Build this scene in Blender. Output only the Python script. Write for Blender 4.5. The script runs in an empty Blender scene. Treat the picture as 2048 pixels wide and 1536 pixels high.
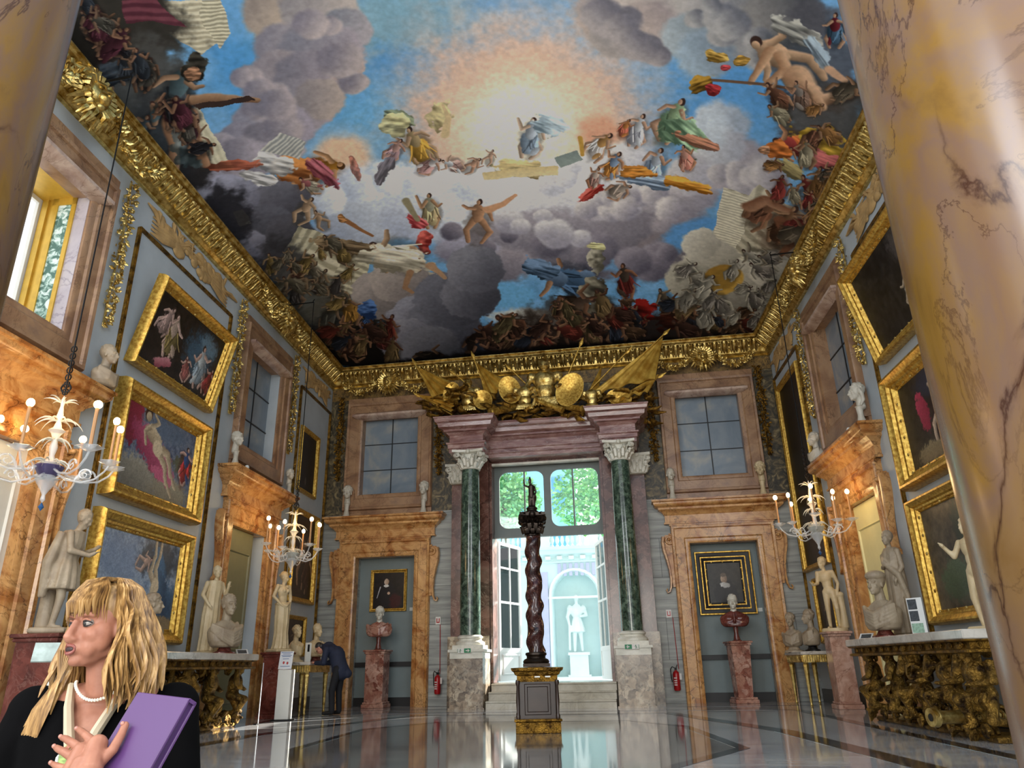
import bpy, math, random
import numpy as np
from mathutils import Matrix, Vector
S = bpy.context.scene
COL = S.collection
PI = math.pi
R = math.radians

# ---------------------------------------------------------------- camera
CAM_Z = 0.95
CEIL_N = (1150, 1340)
FPX = 1473.3
YAW, PIT, ROL = R(9.186), R(20.945), R(-1.173)
def cam_axes():
    B = np.array([[1, 0, 0], [0, 0, -1], [0, 1, 0]], float)
    cy, sy = math.cos(YAW), math.sin(YAW)
    cp, sp = math.cos(PIT), math.sin(PIT)
    cr, sr = math.cos(ROL), math.sin(ROL)
    Ry = np.array([[cy, 0, sy], [0, 1, 0], [-sy, 0, cy]])
    Rx = np.array([[1, 0, 0], [0, cp, sp], [0, -sp, cp]])
    Rz = np.array([[cr, -sr, 0], [sr, cr, 0], [0, 0, 1]])
    return Rz @ Rx @ Ry @ B
_A = cam_axes()
cam_d = bpy.data.cameras.new('camera')
cam = bpy.data.objects.new('camera', cam_d)
COL.objects.link(cam)
cam_d.sensor_fit = 'HORIZONTAL'
cam_d.sensor_width = 36.0
cam_d.lens = FPX / 2048 * 36.0
cam_d.clip_start = 0.05
cam_d.clip_end = 300
cam.matrix_world = Matrix(((_A[0][0], -_A[1][0], -_A[2][0], 0), (_A[0][1], -_A[1][1], -_A[2][1], 0),
                           (_A[0][2], -_A[1][2], -_A[2][2], CAM_Z), (0, 0, 0, 1)))
S.camera = cam
S.view_settings.view_transform = 'Standard'
S.view_settings.look = 'None'
S.view_settings.gamma = 1.0
S.view_settings.use_curve_mapping = False
S.view_settings.exposure = 0.36

# ---------------------------------------------------------------- world, daylight
wd = bpy.data.worlds.new('daylight')
S.world = wd
wd.use_nodes = True
wn = wd.node_tree
wn.nodes.clear()
_o = wn.nodes.new('ShaderNodeOutputWorld')
_b = wn.nodes.new('ShaderNodeBackground')
_b.inputs['Color'].default_value = (0.93, 0.96, 1.0, 1)
_b.inputs['Strength'].default_value = 1.5
wn.links.new(_b.outputs[0], _o.inputs[0])

def light(name, kind, loc, energy, color=(1, 1, 1), aim=None, size=None, size_y=None, angle=None, radius=None):
    d = bpy.data.lights.new(name, kind)
    d.energy = energy
    d.color = color
    if kind == 'AREA':
        d.shape = 'RECTANGLE'
        d.size = size
        d.size_y = size_y or size
    if angle is not None:
        d.angle = angle
    if radius is not None:
        d.shadow_soft_size = radius
    o = bpy.data.objects.new(name, d)
    COL.objects.link(o)
    o.location = loc
    if aim is not None:
        v = Vector(aim) - Vector(loc)
        o.rotation_euler = v.to_track_quat('-Z', 'Y').to_euler()
    return o

# sun entering through the garden door at the far end
light('sun', 'SUN', (1.7, 27.35, 5.5), 18.0, (1.0, 0.95, 0.86), aim=(-4.5, 19.5, 1.0), angle=R(0.6))
# the tall windows of the long gallery behind and beside the camera
light('gallery_window_light', 'AREA', (6.5, -4.5, 7.5), 330, (0.95, 0.97, 1.0), aim=(-5.0, 14.0, 6.5), size=3.0, size_y=4.0)
light('gallery_window_light', 'AREA', (-7.5, -2.0, 7.2), 330, (0.95, 0.97, 1.0), aim=(3.0, 15.0, 5.5), size=3.0, size_y=4.0)
light('gallery_window_light', 'AREA', (-1.5, -6.0, 3.6), 620, (1.0, 0.95, 0.86), aim=(-2.5, 14.0, 7.0), size=6.0, size_y=4.0)
# ---------------------------------------------------------------- mesh helpers
class MB:
    def __init__(s):
        s.v = []; s.f = []
    def add(s, vs, fs):
        b = len(s.v)
        s.v += [tuple(map(float, p)) for p in vs]
        s.f += [tuple(b + i for i in f) for f in fs]
        return s
    def xf(s, M):
        s.v = [tuple(M @ Vector(p)) for p in s.v]
        return s
    def join(s, o, M=None):
        vs = o.v if M is None else [tuple(M @ Vector(p)) for p in o.v]
        return s.add(vs, o.f)
    def box(s, x0, x1, y0, y1, z0, z1, c=0.0):
        if c <= 0:
            return s.add([(x0, y0, z0), (x1, y0, z0), (x1, y1, z0), (x0, y1, z0), (x0, y0, z1), (x1, y0, z1), (x1, y1, z1), (x0, y1, z1)],
                         [(0, 3, 2, 1), (4, 5, 6, 7), (0, 1, 5, 4), (1, 2, 6, 5), (2, 3, 7, 6), (3, 0, 4, 7)])
        rs = []
        for z, i in ((z0, c), (z0 + c, 0), (z1 - c, 0), (z1, c)):
            rs.append([(x0 + i, y0 + i, z), (x1 - i, y0 + i, z), (x1 - i, y1 - i, z), (x0 + i, y1 - i, z)])
        return s.rings(rs)
    def rings(s, rs, closed=True, caps=True, loop=False):
        n = len(rs[0]); vs = [p for r in rs for p in r]; fs = []
        m = len(rs)
        for i in range(m if loop else m - 1):
            a = i * n; b = ((i + 1) % m) * n
            for j in range(n if closed else n - 1):
                k = (j + 1) % n
                fs.append((a + j, a + k, b + k, b + j))
        if caps and not loop and closed:
            fs.append(tuple(range(n - 1, -1, -1)))
            fs.append(tuple((m - 1) * n + j for j in range(n)))
        return s.add(vs, fs)
    def lathe(s, prof, n=24, c=(0, 0, 0), sx=1.0, sy=1.0, wav=0, wa=0.0):
        rs = []
        for (r, z) in prof:
            r = max(r, 1e-4)
            rs.append([(c[0] + r * sx * (1 + wa * math.cos(wav * 2 * PI * j / n)) * math.cos(2 * PI * j / n),
                        c[1] + r * sy * (1 + wa * math.cos(wav * 2 * PI * j / n)) * math.sin(2 * PI * j / n), c[2] + z) for j in range(n)])
        return s.rings(rs)
    def ell(s, c, r, n=14, m=9, rot=None):
        if not hasattr(r, '__len__'): r = (r, r, r)
        M = rot if rot is not None else Matrix.Identity(3)
        rs = []
        for i in range(m + 1):
            t = PI * i / m
            rr = max(math.sin(t), 1e-3); z = -math.cos(t)
            rs.append([tuple(Vector(c) + M @ Vector((r[0] * rr * math.cos(2 * PI * j / n), r[1] * rr * math.sin(2 * PI * j / n), r[2] * z))) for j in range(n)])
        return s.rings(rs)
    def tube(s, pts, rad, n=8, caps=True, flat=1.0, up=None):
        pts = [Vector(p) for p in pts]
        if not hasattr(rad, '__len__'): rad = [rad] * len(pts)
        t = []
        for i in range(len(pts)):
            a = pts[max(i - 1, 0)]; b = pts[min(i + 1, len(pts) - 1)]
            d = (b - a)
            t.append(d.normalized() if d.length > 1e-9 else Vector((0, 0, 1)))
        u = Vector(up) if up else (Vector((0, 0, 1)) if abs(t[0].z) < 0.9 else Vector((1, 0, 0)))
        rs = []
        for p, d, r in zip(pts, t, rad):
            a = u - d * u.dot(d)
            a = a.normalized() if a.length > 1e-6 else d.orthogonal().normalized()
            u = a; b = d.cross(a)
            rs.append([tuple(p + a * (r * math.cos(2 * PI * j / n)) + b * (r * flat * math.sin(2 * PI * j / n))) for j in range(n)])
        return s.rings(rs, caps=caps)
    def cap(s, p0, p1, r0, r1, n=12):
        p0 = Vector(p0); p1 = Vector(p1); d = p1 - p0
        L = max(d.length, 1e-6); d = d / L
        pts = []; rr = []
        for a in (-80, -50, -20): pts.append(p0 + d * r0 * math.sin(R(a))); rr.append(r0 * math.cos(R(a)))
        for a in (20, 50, 80): pts.append(p1 + d * r1 * math.sin(R(a))); rr.append(r1 * math.cos(R(a)))
        return s.tube(pts, rr, n)
    def prism(s, outline, y0, y1):
        # outline in x,z ; extruded along y
        n = len(outline)
        return s.rings([[(x, y0, z) for x, z in outline], [(x, y1, z) for x, z in outline]])
    def sweep(s, path, prof, closed=False, side=1):
        # path: horizontal polyline (x,y); prof: (out, z); out to the right of travel when side=1
        P = [Vector((p[0], p[1])) for p in path]; n = len(P)
        offs = []
        for i in range(n):
            if closed:
                a = P[i] - P[i - 1]; b = P[(i + 1) % n] - P[i]
            else:
                a = P[i] - P[max(i - 1, 0)] if i > 0 else P[1] - P[0]
                b = P[i + 1] - P[i] if i < n - 1 else P[i] - P[i - 1]
            a.normalize(); b.normalize()
            na = Vector((a.y, -a.x)) * side; nb = Vector((b.y, -b.x)) * side
            m = na + nb
            m = m / max(m.dot(na), 0.2)
            offs.append(m)
        rs = [[(P[i].x + offs[i].x * o, P[i].y + offs[i].y * o, z) for (o, z) in prof] for i in range(n)]
        m = len(prof)
        vs = [p for r in rs for p in r]; fs = []
        for i in range(n if closed else n - 1):
            a = i * m; b = ((i + 1) % n) * m
            for j in range(m - 1):
                fs.append((a + j, b + j, b + j + 1, a + j + 1))
        if not closed:
            fs.append(tuple(range(m))); fs.append(tuple((n - 1) * m + j for j in range(m - 1, -1, -1)))
        return s.add(vs, fs)
    def rframe(s, x0, x1, z0, z1, prof, open_bottom=False):
        # rectangular moulding facing -y ; prof: (outward, protrusion)
        rs = []
        for o, p in prof:
            if open_bottom:
                rs.append([(x0 - o, -p, z0), (x0 - o, -p, z1 + o), (x1 + o, -p, z1 + o), (x1 + o, -p, z0)])
            else:
                rs.append([(x0 - o, -p, z0 - o), (x0 - o, -p, z1 + o), (x1 + o, -p, z1 + o), (x1 + o, -p, z0 - o)])
        return s.rings(rs, closed=not open_bottom, caps=False, loop=True)
    def build(s, name, mat, parent=None, smooth=40, loc=None, remesh=0, sub=0, rot=None, its=4):
        me = bpy.data.meshes.new(name)
        me.from_pydata(s.v, [], s.f)
        me.update()
        o = bpy.data.objects.new(name, me)
        COL.objects.link(o)
        if parent: o.parent = parent
        if loc is not None: o.location = loc
        if rot is not None: o.rotation_euler = rot
        if mat: me.materials.append(mat)
        if remesh:
            rm = o.modifiers.new('r', 'REMESH'); rm.mode = 'VOXEL'; rm.voxel_size = remesh
            sm = o.modifiers.new('s', 'SMOOTH'); sm.factor = 0.5; sm.iterations = its
            dg = bpy.context.evaluated_depsgraph_get()
            m2 = bpy.data.meshes.new_from_object(o.evaluated_get(dg))
            o.modifiers.clear(); o.data = m2; m2.name = name
            if mat and not m2.materials: m2.materials.append(mat)
            bpy.data.meshes.remove(me); me = m2
        if smooth:
            me.polygons.foreach_set('use_smooth', [True] * len(me.polygons))
            if smooth < 180 and not remesh: me.set_sharp_from_angle(angle=R(smooth))
        return o

def tag(o, label=None, cat=None, group=None, kind=None):
    if label: o['label'] = label
    if cat: o['category'] = cat
    if group: o['group'] = group
    if kind: o['kind'] = kind
    return o
def empty(name, loc=(0, 0, 0), rz=0.0, label=None, cat=None, group=None, kind=None, parent=None):
    o = bpy.data.objects.new(name, None)
    o.empty_display_size = 0.1
    COL.objects.link(o); o.location = loc; o.rotation_euler = (0, 0, rz)
    if parent: o.parent = parent
    return tag(o, label, cat, group, kind)
def kids(o): return [c for c in bpy.data.objects if c.parent == o]
def copy_tree(o, loc=None, rz=None, label=None, group=None, parent=None):
    c = o.copy(); COL.objects.link(c)
    if parent is not None: c.parent = parent
    for k in kids(o): copy_tree(k, parent=c)
    if loc is not None: c.location = loc
    if rz is not None: c.rotation_euler = (0, 0, rz)
    if label: c['label'] = label
    if group: c['group'] = group
    return c
def TR(x=0, y=0, z=0, rx=0, ry=0, rz=0, s=1):
    if not hasattr(s, '__len__'): s = (s, s, s)
    return Matrix.Translation((x, y, z)) @ Matrix.Rotation(rz, 4, 'Z') @ Matrix.Rotation(ry, 4, 'Y') @ Matrix.Rotation(rx, 4, 'X') @ Matrix.Diagonal((*s, 1))

# ---------------------------------------------------------------- wall frames
SK = -0.0676          # the side walls run a few degrees off square
XL, XR, YB = -8.98, 4.19, 20.4
def wl(Y, z=0.0, off=0.0): return (XL + SK * (Y - YB) + off, Y + off * 0.0676, z)
def wr(Y, z=0.0, off=0.0): return (XR + SK * (Y - YB) - off, Y - off * 0.0676, z)
AL = math.atan2(1.0, SK)          # left wall: local x runs away from the camera, local y into the wall
AR = math.atan2(-1.0, -SK)        # right wall: local x runs towards the camera

# ---------------------------------------------------------------- materials
def ramp(nt, stops, fac):
    r = nt.nodes.new('ShaderNodeValToRGB')
    el = r.color_ramp.elements
    while len(el) > 1: el.remove(el[-1])
    el[0].position = stops[0][0]; el[0].color = (*stops[0][1], 1)
    for p, c in stops[1:]:
        e = el.new(p); e.color = (*c, 1)
    nt.links.new(fac, r.inputs[0])
    return r.outputs[0]
def srgb(h):
    h = h.lstrip('#')
    c = [int(h[i:i + 2], 16) / 255 for i in (0, 2, 4)]
    return tuple(x / 12.92 if x <= 0.04045 else ((x + 0.055) / 1.055) ** 2.4 for x in c)
def base_mat(name, rough=0.5, metal=0.0, spec=0.5):
    m = bpy.data.materials.new(name); m.use_nodes = True
    nt = m.node_tree; b = nt.nodes['Principled BSDF']
    b.inputs['Roughness'].default_value = rough
    b.inputs['Metallic'].default_value = metal
    b.inputs['Specular IOR Level'].default_value = spec
    return m, nt, b
def noise(nt, vec, scale, detail=4, dist=0.0, rough=0.55):
    n = nt.nodes.new('ShaderNodeTexNoise')
    n.inputs['Scale'].default_value = scale; n.inputs['Detail'].default_value = detail
    n.inputs['Distortion'].default_value = dist; n.inputs['Roughness'].default_value = rough
    if vec is not None: nt.links.new(vec, n.inputs['Vector'])
    return n
def mixc(nt, fac, a, b, mode='MIX'):
    m = nt.nodes.new('ShaderNodeMix'); m.data_type = 'RGBA'; m.blend_type = mode
    if isinstance(fac, (int, float)): m.inputs[0].default_value = fac
    else: nt.links.new(fac, m.inputs[0])
    for i, x in ((6, a), (7, b)):
        if isinstance(x, tuple): m.inputs[i].default_value = (*x, 1)
        else: nt.links.new(x, m.inputs[i])
    return m.outputs[2]
def coords(nt, scale=(1, 1, 1), kind='Object'):
    t = nt.nodes.new('ShaderNodeTexCoord'); mp = nt.nodes.new('ShaderNodeMapping')
    mp.inputs['Scale'].default_value = scale
    nt.links.new(t.outputs[kind], mp.inputs[0])
    return mp.outputs[0]
def bump(nt, b, h, strength=0.3, dist=0.02):
    n = nt.nodes.new('ShaderNodeBump'); n.inputs['Strength'].default_value = strength; n.inputs['Distance'].default_value = dist
    nt.links.new(h, n.inputs['Height']); nt.links.new(n.outputs[0], b.inputs['Normal'])
def plain(name, col, rough=0.5, metal=0.0, var=0.12, scale=6, bmp=0.0, spec=0.5, stretch=(1, 1, 1)):
    m, nt, b = base_mat(name, rough, metal, spec)
    c = srgb(col); v = coords(nt, stretch)
    n = noise(nt, v, scale, 5)
    lo = tuple(x * (1 - var) for x in c); hi = tuple(min(1, x * (1 + var)) for x in c)
    nt.links.new(ramp(nt, [(0.3, lo), (0.7, hi)], n.outputs[0]), b.inputs['Base Color'])
    if bmp: bump(nt, b, noise(nt, v, scale * 6, 6).outputs[0], bmp, 0.01)
    return m
def marble(name, cols, vein, scale=1.5, vscale=1.2, rough=0.15, vw=0.03, vstr=0.85, stretch=(1, 1, 1), breccia=0.0, vdist=1.5, spec=0.5, vlim=0.62, crack=0.0, cw=0.02):
    m, nt, b = base_mat(name, rough, 0, spec)
    v = coords(nt, stretch)
    n = noise(nt, v, scale, 8, 0.6, 0.6)
    k = len(cols)
    base = ramp(nt, [(0.28 + 0.44 * i / (k - 1), srgb(c)) for i, c in enumerate(cols)], n.outputs[0])
    if breccia:
        vo = nt.nodes.new('ShaderNodeTexVoronoi'); vo.inputs['Scale'].default_value = breccia
        w = noise(nt, v, breccia * 0.7, 4, 0.5)
        mm = nt.nodes.new('ShaderNodeMix'); mm.data_type = 'VECTOR'; mm.inputs[0].default_value = 0.25
        nt.links.new(v, mm.inputs[4]); nt.links.new(w.outputs[1], mm.inputs[5]); nt.links.new(mm.outputs[1], vo.inputs['Vector'])
        base = mixc(nt, 0.5, base, ramp(nt, [(0.25 + 0.5 * i / (k - 1), srgb(c)) for i, c in enumerate(cols)], vo.outputs['Color']))
    n2 = noise(nt, v, vscale, 10, vdist, 0.62)
    s = nt.nodes.new('ShaderNodeMath'); s.operation = 'SUBTRACT'; s.inputs[1].default_value = 0.5
    nt.links.new(n2.outputs[0], s.inputs[0])
    a = nt.nodes.new('ShaderNodeMath'); a.operation = 'ABSOLUTE'; nt.links.new(s.outputs[0], a.inputs[0])
    vm = ramp(nt, [(0.0, (vstr,) * 3), (vw, (0, 0, 0))], a.outputs[0])
    n3 = noise(nt, v, vscale * 0.8, 3)
    gate = ramp(nt, [(0.4, (0.15,) * 3), (vlim, (1, 1, 1))], n3.outputs[0])
    vv = mixc(nt, 1.0, vm, gate, 'MULTIPLY')
    col = mixc(nt, vv, base, srgb(vein))
    if crack:
        vo = nt.nodes.new('ShaderNodeTexVoronoi'); vo.feature = 'DISTANCE_TO_EDGE'; vo.inputs['Scale'].default_value = crack
        w = noise(nt, v, crack * 1.6, 6, 0.6); mm = nt.nodes.new('ShaderNodeMix'); mm.data_type = 'VECTOR'; mm.inputs[0].default_value = 0.3
        nt.links.new(v, mm.inputs[4]); nt.links.new(w.outputs[1], mm.inputs[5]); nt.links.new(mm.outputs[1], vo.inputs['Vector'])
        cm = ramp(nt, [(0.0, (0.9,) * 3), (cw, (0.25,) * 3), (cw * 2.2, (0, 0, 0))], vo.outputs['Distance'])
        g2 = ramp(nt, [(0.42, (0, 0, 0)), (0.58, (1, 1, 1))], noise(nt, v, crack * 0.7, 3).outputs[0])
        col = mixc(nt, mixc(nt, 1.0, cm, g2, 'MULTIPLY'), col, srgb(vein))
    nt.links.new(col, b.inputs['Base Color'])
    return m
def gilt(name, c0, c1, rough=0.32, scale=30, bmp=0.6, dist=0.02, metal=0.85):
    m, nt, b = base_mat(name, rough, metal)
    v = coords(nt)
    n = noise(nt, v, scale * 0.3, 6)
    nt.links.new(ramp(nt, [(0.35, srgb(c0)), (0.65, srgb(c1))], n.outputs[0]), b.inputs['Base Color'])
    if bmp: bump(nt, b, noise(nt, v, scale, 5, 0.8).outputs[0], bmp, dist)
    return m

GIALLO = marble('giallo_antico', ['7c4a24', 'a46a36', 'cc9c62', 'b07c4a', '8c5c38'], '43210f', scale=1.7, vscale=1.8, rough=0.22, vw=0.02, vdist=1.1, vstr=.6, crack=3.0, cw=0.018)
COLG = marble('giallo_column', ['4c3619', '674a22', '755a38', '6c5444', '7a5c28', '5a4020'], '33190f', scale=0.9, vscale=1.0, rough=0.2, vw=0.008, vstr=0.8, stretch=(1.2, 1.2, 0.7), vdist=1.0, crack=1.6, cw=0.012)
ROSSO = marble('red_brown_marble', ['3c2620', '573830', '6e4a40', '8a655a'], 'b59a8c', scale=3.0, vscale=2.5, rough=0.2, vw=0.02, vstr=0.5, breccia=5)
PINKB = marble('pink_breccia', ['5a2c26', '8c5244', 'b58874', 'caa898'], '351814', scale=4, vscale=4, rough=0.2, vw=0.03, breccia=8)
VERDE = marble('green_marble', ['0e1a16', '23362c', '3c5144', '6d8270', '1a2a24'], '8fa08a', scale=6, vscale=5, rough=0.12, vw=0.02, vstr=0.45, breccia=12)
BRECC = marble('mottled_plinth', ['3c342e', '746453', 'a8957c', 'c9bda6', '5b4c40'], '2c241f', scale=5, vscale=3, rough=0.2, vw=0.03, breccia=7)
WHITEM = marble('white_statue_marble', ['b5a17c', 'cbb891', 'd9caa8'], '8a7858', scale=2.5, vscale=2, rough=0.45, vw=0.02, vstr=0.3)
GREYM = marble('weathered_statue_marble', ['877662', 'a0917a', 'b3a48c'], '675a48', scale=3, vscale=2, rough=0.5, vw=0.03, vstr=0.4)
CAPM = marble('capital_marble', ['b4b3a4', 'd4d2c4', 'e6e4d8'], '8c887c', scale=3, vscale=3, rough=0.4, vw=0.02, vstr=0.3)
SLAB = marble('table_slab_marble', ['a8a196', 'c9c2b6', 'e0dbd2'], '7d7468', scale=2, vscale=1.5, rough=0.12, vw=0.04)
STEPM = marble('step_marble', ['9a9484', 'b5ae9c', 'c8c4b6'], '7a7462', scale=2, vscale=2, rough=0.2, vw=0.03, vstr=0.3)
TRAV = marble('grey_banded_marble', ['4e504c', '686a66', '7d7f7a', '5c5e59'], '3c3c38', scale=1.2, vscale=1.3, rough=0.35, vw=0.03, vstr=0.4, stretch=(0.6, 0.6, 9))
BLUEW = plain('blue_grey_wall', 'b2bbc0', 0.6, var=0.1, scale=1.4, bmp=0.05)
PANEL = plain('grey_green_niche_paint', '737f7f', 0.6, var=0.08, scale=2)
GOLD = gilt('gold_leaf', '99752c', 'ecd488', 0.3, 26, 0.5, 0.015)
GOLDF = gilt('gold_frame', 'a27526', 'e0bc5c', 0.36, 60, 0.45, 0.006, metal=0.7)
GOLDC = gilt('gilded_cloth', 'a57a26', 'dcb654', 0.42, 12, 0.4, 0.02, metal=0.45)
GOLDD = gilt('aged_gold', '4a3210', 'a57c30', 0.38, 30, 0.9, 0.03)
GOLDB = gilt('dark_bronze_gilt', '2e1f0e', 'a8823a', 0.33, 22, 1.0, 0.04, metal=0.8)
IRON = plain('black_iron', '141414', 0.5, 0.6)
BRONZE = plain('dark_bronze', '2a211a', 0.3, 0.7, var=0.3, scale=10, bmp=0.2)
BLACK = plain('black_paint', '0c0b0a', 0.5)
WOODD = plain('dark_brown_wood', '2e2018', 0.3, var=0.3, scale=5)
TAN = plain('tan_grisaille', 'b3925f', 0.8, var=0.25, scale=5, bmp=0.3)
WHITE = plain('white_lacquer', 'dcdcd4', 0.35, var=0.03)
CREAM = plain('cream_door_paint', 'cfc69a', 0.5, var=0.05)
# ---------------------------------------------------------------- room shell
DH, DW = 3.93, 0.88     # height and half width of the door openings
def wall(name, L, H, holes, mat, loc, rz, th=0.5):
    xs = sorted(set([0, L] + [h[0] for h in holes] + [h[1] for h in holes]))
    zs = sorted(set([0, H] + [h[2] for h in holes] + [h[3] for h in holes]))
    m = MB()
    for i in range(len(xs) - 1):
        for j in range(len(zs) - 1):
            cx, cz = (xs[i] + xs[i + 1]) / 2, (zs[j] + zs[j + 1]) / 2
            if any(h[0] < cx < h[1] and h[2] < cz < h[3] for h in holes): continue
            m.box(xs[i], xs[i + 1], 0, th, zs[j], zs[j + 1])
    o = m.build(name, mat, smooth=0, loc=loc, rot=(0, 0, rz))
    return tag(o, kind='structure')
K = 1.0023
def two_zone(name, lowm, upcols, split, rough=0.5):
    # marble veneer below, painted grotesque fresco above
    m, nt, b = base_mat(name, rough)
    v = coords(nt, (0.6, 0.6, 9)); n = noise(nt, v, 1.2, 8, 0.5)
    low = ramp(nt, [(0.3, srgb(lowm[0])), (0.5, srgb(lowm[1])), (0.7, srgb(lowm[2]))], n.outputs[0])
    v2 = coords(nt); n2 = noise(nt, v2, 3.5, 7, 2.2, 0.6)
    up = ramp(nt, [(0.36, srgb(upcols[0])), (0.47, srgb(upcols[1])), (0.55, srgb(upcols[2])), (0.66, srgb(upcols[3]))], n2.outputs[0])
    t = nt.nodes.new('ShaderNodeTexCoord'); sx = nt.nodes.new('ShaderNodeSeparateXYZ')
    nt.links.new(t.outputs['Object'], sx.inputs[0])
    g = nt.nodes.new('ShaderNodeMath'); g.operation = 'GREATER_THAN'; g.inputs[1].default_value = split
    nt.links.new(sx.outputs[2], g.inputs[0])
    # joints between slabs
    br = nt.nodes.new('ShaderNodeTexBrick'); br.inputs['Scale'].default_value = 1.0
    br.inputs['Mortar Size'].default_value = 0.008; br.inputs['Brick Width'].default_value = 1.6; br.inputs['Row Height'].default_value = 1.02
    cmb = nt.nodes.new('ShaderNodeCombineXYZ'); nt.links.new(sx.outputs[0], cmb.inputs[0]); nt.links.new(sx.outputs[2], cmb.inputs[1])
    nt.links.new(cmb.outputs[0], br.inputs['Vector'])
    br.inputs['Color1'].default_value = (1, 1, 1, 1); br.inputs['Color2'].default_value = (0.86, 0.86, 0.86, 1); br.inputs['Mortar'].default_value = (0.35, 0.35, 0.35, 1)
    low = mixc(nt, 1.0, low, br.outputs[0], 'MULTIPLY')
    nt.links.new(mixc(nt, g.outputs[0], low, up), b.inputs['Base Color'])
    return m
BACKW = two_zone('veneered_end_wall', ['7a7d7a', '999c97', 'b4b6b0'], ['26241c', '3f3a2c', '5f5238', '8a7c58'], 5.15)

cyn, cyf = 7.85, 15.6
wall('wall_left', 17.4 * K, 9.7, [((cyn - 3 - DW), (cyn - 3 + DW), 0, DH), ((cyn - 3 - DW), (cyn - 3 + DW), 5.72, 8.1),
     ((cyf - 3 - DW), (cyf - 3 + DW), 0, DH), ((cyf - 3 - DW), (cyf - 3 + DW), 5.72, 8.1)], BLUEW, wl(3.0), AL)
wall('wall_right', 17.4 * K, 9.7, [((YB - cyf - DW), (YB - cyf + DW), 0, DH), ((YB - cyf - DW), (YB - cyf + DW), 5.72, 8.1)], BLUEW, wr(YB), AR)
NX = (-7.05, 2.28)      # centres of the two back wall niches
PX0, PX1 = -3.95, -0.78  # garden portal
hb = []
for c in NX:
    hb += [(c + 8.98 - DW, c + 8.98 + DW, 0, DH), (c + 8.98 - DW, c + 8.98 + DW, 5.72, 8.1)]
hb.append((PX0 + 8.98, PX1 + 8.98, 0, 6.42))
wall('wall_back', 13.17, 9.7, hb, BACKW, (XL, YB, 0), 0, th=0.55)

# floor of the raised room and of the gallery below it
FLR = marble('floor_marble', ['8f9298', 'a3a5a8', 'b6b6b4', '9a9a9c'], '5c5d62', scale=0.5, vscale=0.7, rough=0.07, vw=0.05, vstr=0.5, stretch=(0.5, 3.0, 1), spec=0.7)
FLD = marble('dark_floor_band', ['26272b', '34353a', '44454a'], '74767c', scale=1.0, vscale=1.5, rough=0.07, vw=0.03, vstr=0.3, spec=0.7)
FLG = marble('grey_floor_panel', ['5f5d5c', '6f6c68', '7f7b76'], '403f40', scale=0.7, vscale=1.0, rough=0.07, vw=0.03, vstr=0.5, stretch=(0.6, 2, 1), spec=0.7)
fl = MB()
x0n, x1n = wl(5.5)[0] - .5, wr(5.5)[0] + .5
fl.rings([[(x0n, 5.5, -0.5), (x1n, 5.5, -0.5), (XR + .5, YB + .6, -0.5), (XL - .5, YB + .6, -0.5)],
          [(x0n, 5.5, 0), (x1n, 5.5, 0), (XR + .5, YB + .6, 0), (XL - .5, YB + .6, 0)]])
floor = tag(fl.build('floor', FLR, smooth=0), kind='structure')
def inlay(pts, mat, z):
    m = MB(); m.rings([[(x, y, -0.01) for x, y in pts], [(x, y, z) for x, y in pts]])
    return tag(m.build('floor_inlay', mat, floor, smooth=0), kind='structure')
def band(pts, w, mat, z, closed=True):
    prof = [(-w / 2, -0.01), (-w / 2, z), (w / 2, z), (w / 2, -0.01)]
    m = MB(); m.sweep(pts, prof, closed=closed)
    return m.build('floor_inlay', mat, floor, smooth=0)
rc = [(-4.55, 9.9), (-4.75, 13.1), (-0.1 - 4.0 + 0.2, 14.6), (-0.35, 14.6), (0.55, 13.2), (1.05, 9.9), (0.1, 8.0), (-3.6, 8.0)]
inlay(rc, FLG, 0.0015)
band(rc, 0.16, FLD, 0.003)
band([(-7.0, 6.5), (-7.75, 17.3), (-4.9, 17.6), (0.6, 17.6), (3.0, 17.3), (3.75, 6.5)], 0.2, FLD, 0.003, closed=False)
band([(-6.3, 6.5), (-6.2, 12.2), (-5.0, 16.6), (0.4, 16.6), (1.9, 12.2), (2.75, 6.5)], 0.3, FLD, 0.0028, closed=False)
band([(-8.4, 18.9), (3.7, 18.9)], 0.14, FLD, 0.0035, closed=False)
fl2 = MB().box(-9.5, 8, -14, 5.0, -0.9, -0.42)
tag(fl2.build('floor', FLR, smooth=0), kind='structure')
st = MB()
st.box(-9, 6.6, 5.0, 5.5, -0.9, -0.21).box(-9, 6.6, 5.25, 5.5, -0.22, -0.001)
tag(st.build('trim_1', STEPM, smooth=0), kind='structure')

# ---- openings on the side and back walls -------------------------------------------------
GIALLOP = marble('rosy_giallo', ['6f5340', '8d6b50', 'a58363', '8a6f5c'], '4a3023', scale=1.6, vscale=1.6, rough=0.3, vw=0.02)
FR = [(-.012, -0.26), (-.012, 0.04), (0.04, 0.07), (0.1, 0.07), (0.13, 0.1), (0.36, 0.1), (0.38, 0.14), (0.44, 0.15), (0.46, 0.1), (0.46, 0.0)]
def win_surround(p, name='frame'):
    m = MB(); m.rframe(-DW, DW, 5.72, 8.1, FR)
    m.box(-1.34, 1.34, -0.06, 0, 5.07, 5.28)
    # lintel hood
    m.box(-1.34, 1.34, -0.1, 0, 8.55, 8.72)
    o = m.build(name, GIALLOP, p); tag(o, kind='structure')
    h = MB(); h.sweep([(-0.95, 0), (-0.95, -0.02), (0.95, -0.02), (0.95, 0)], [(0, 8.02), (0.1, 8.06), (0.2, 8.12), (0.2, 8.18), (0.1, 8.24), (0, 8.26)])
    return tag(h.build('lintel_moulding', PINKL, p), kind='structure')
PINKL = marble('pale_pink_marble', ['8f7468', 'ab9081', 'c9b3a3', 'b89c8a'], '6b4a3e', scale=2, vscale=2, rough=0.25, vw=0.03)
FAUX = None
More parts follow.
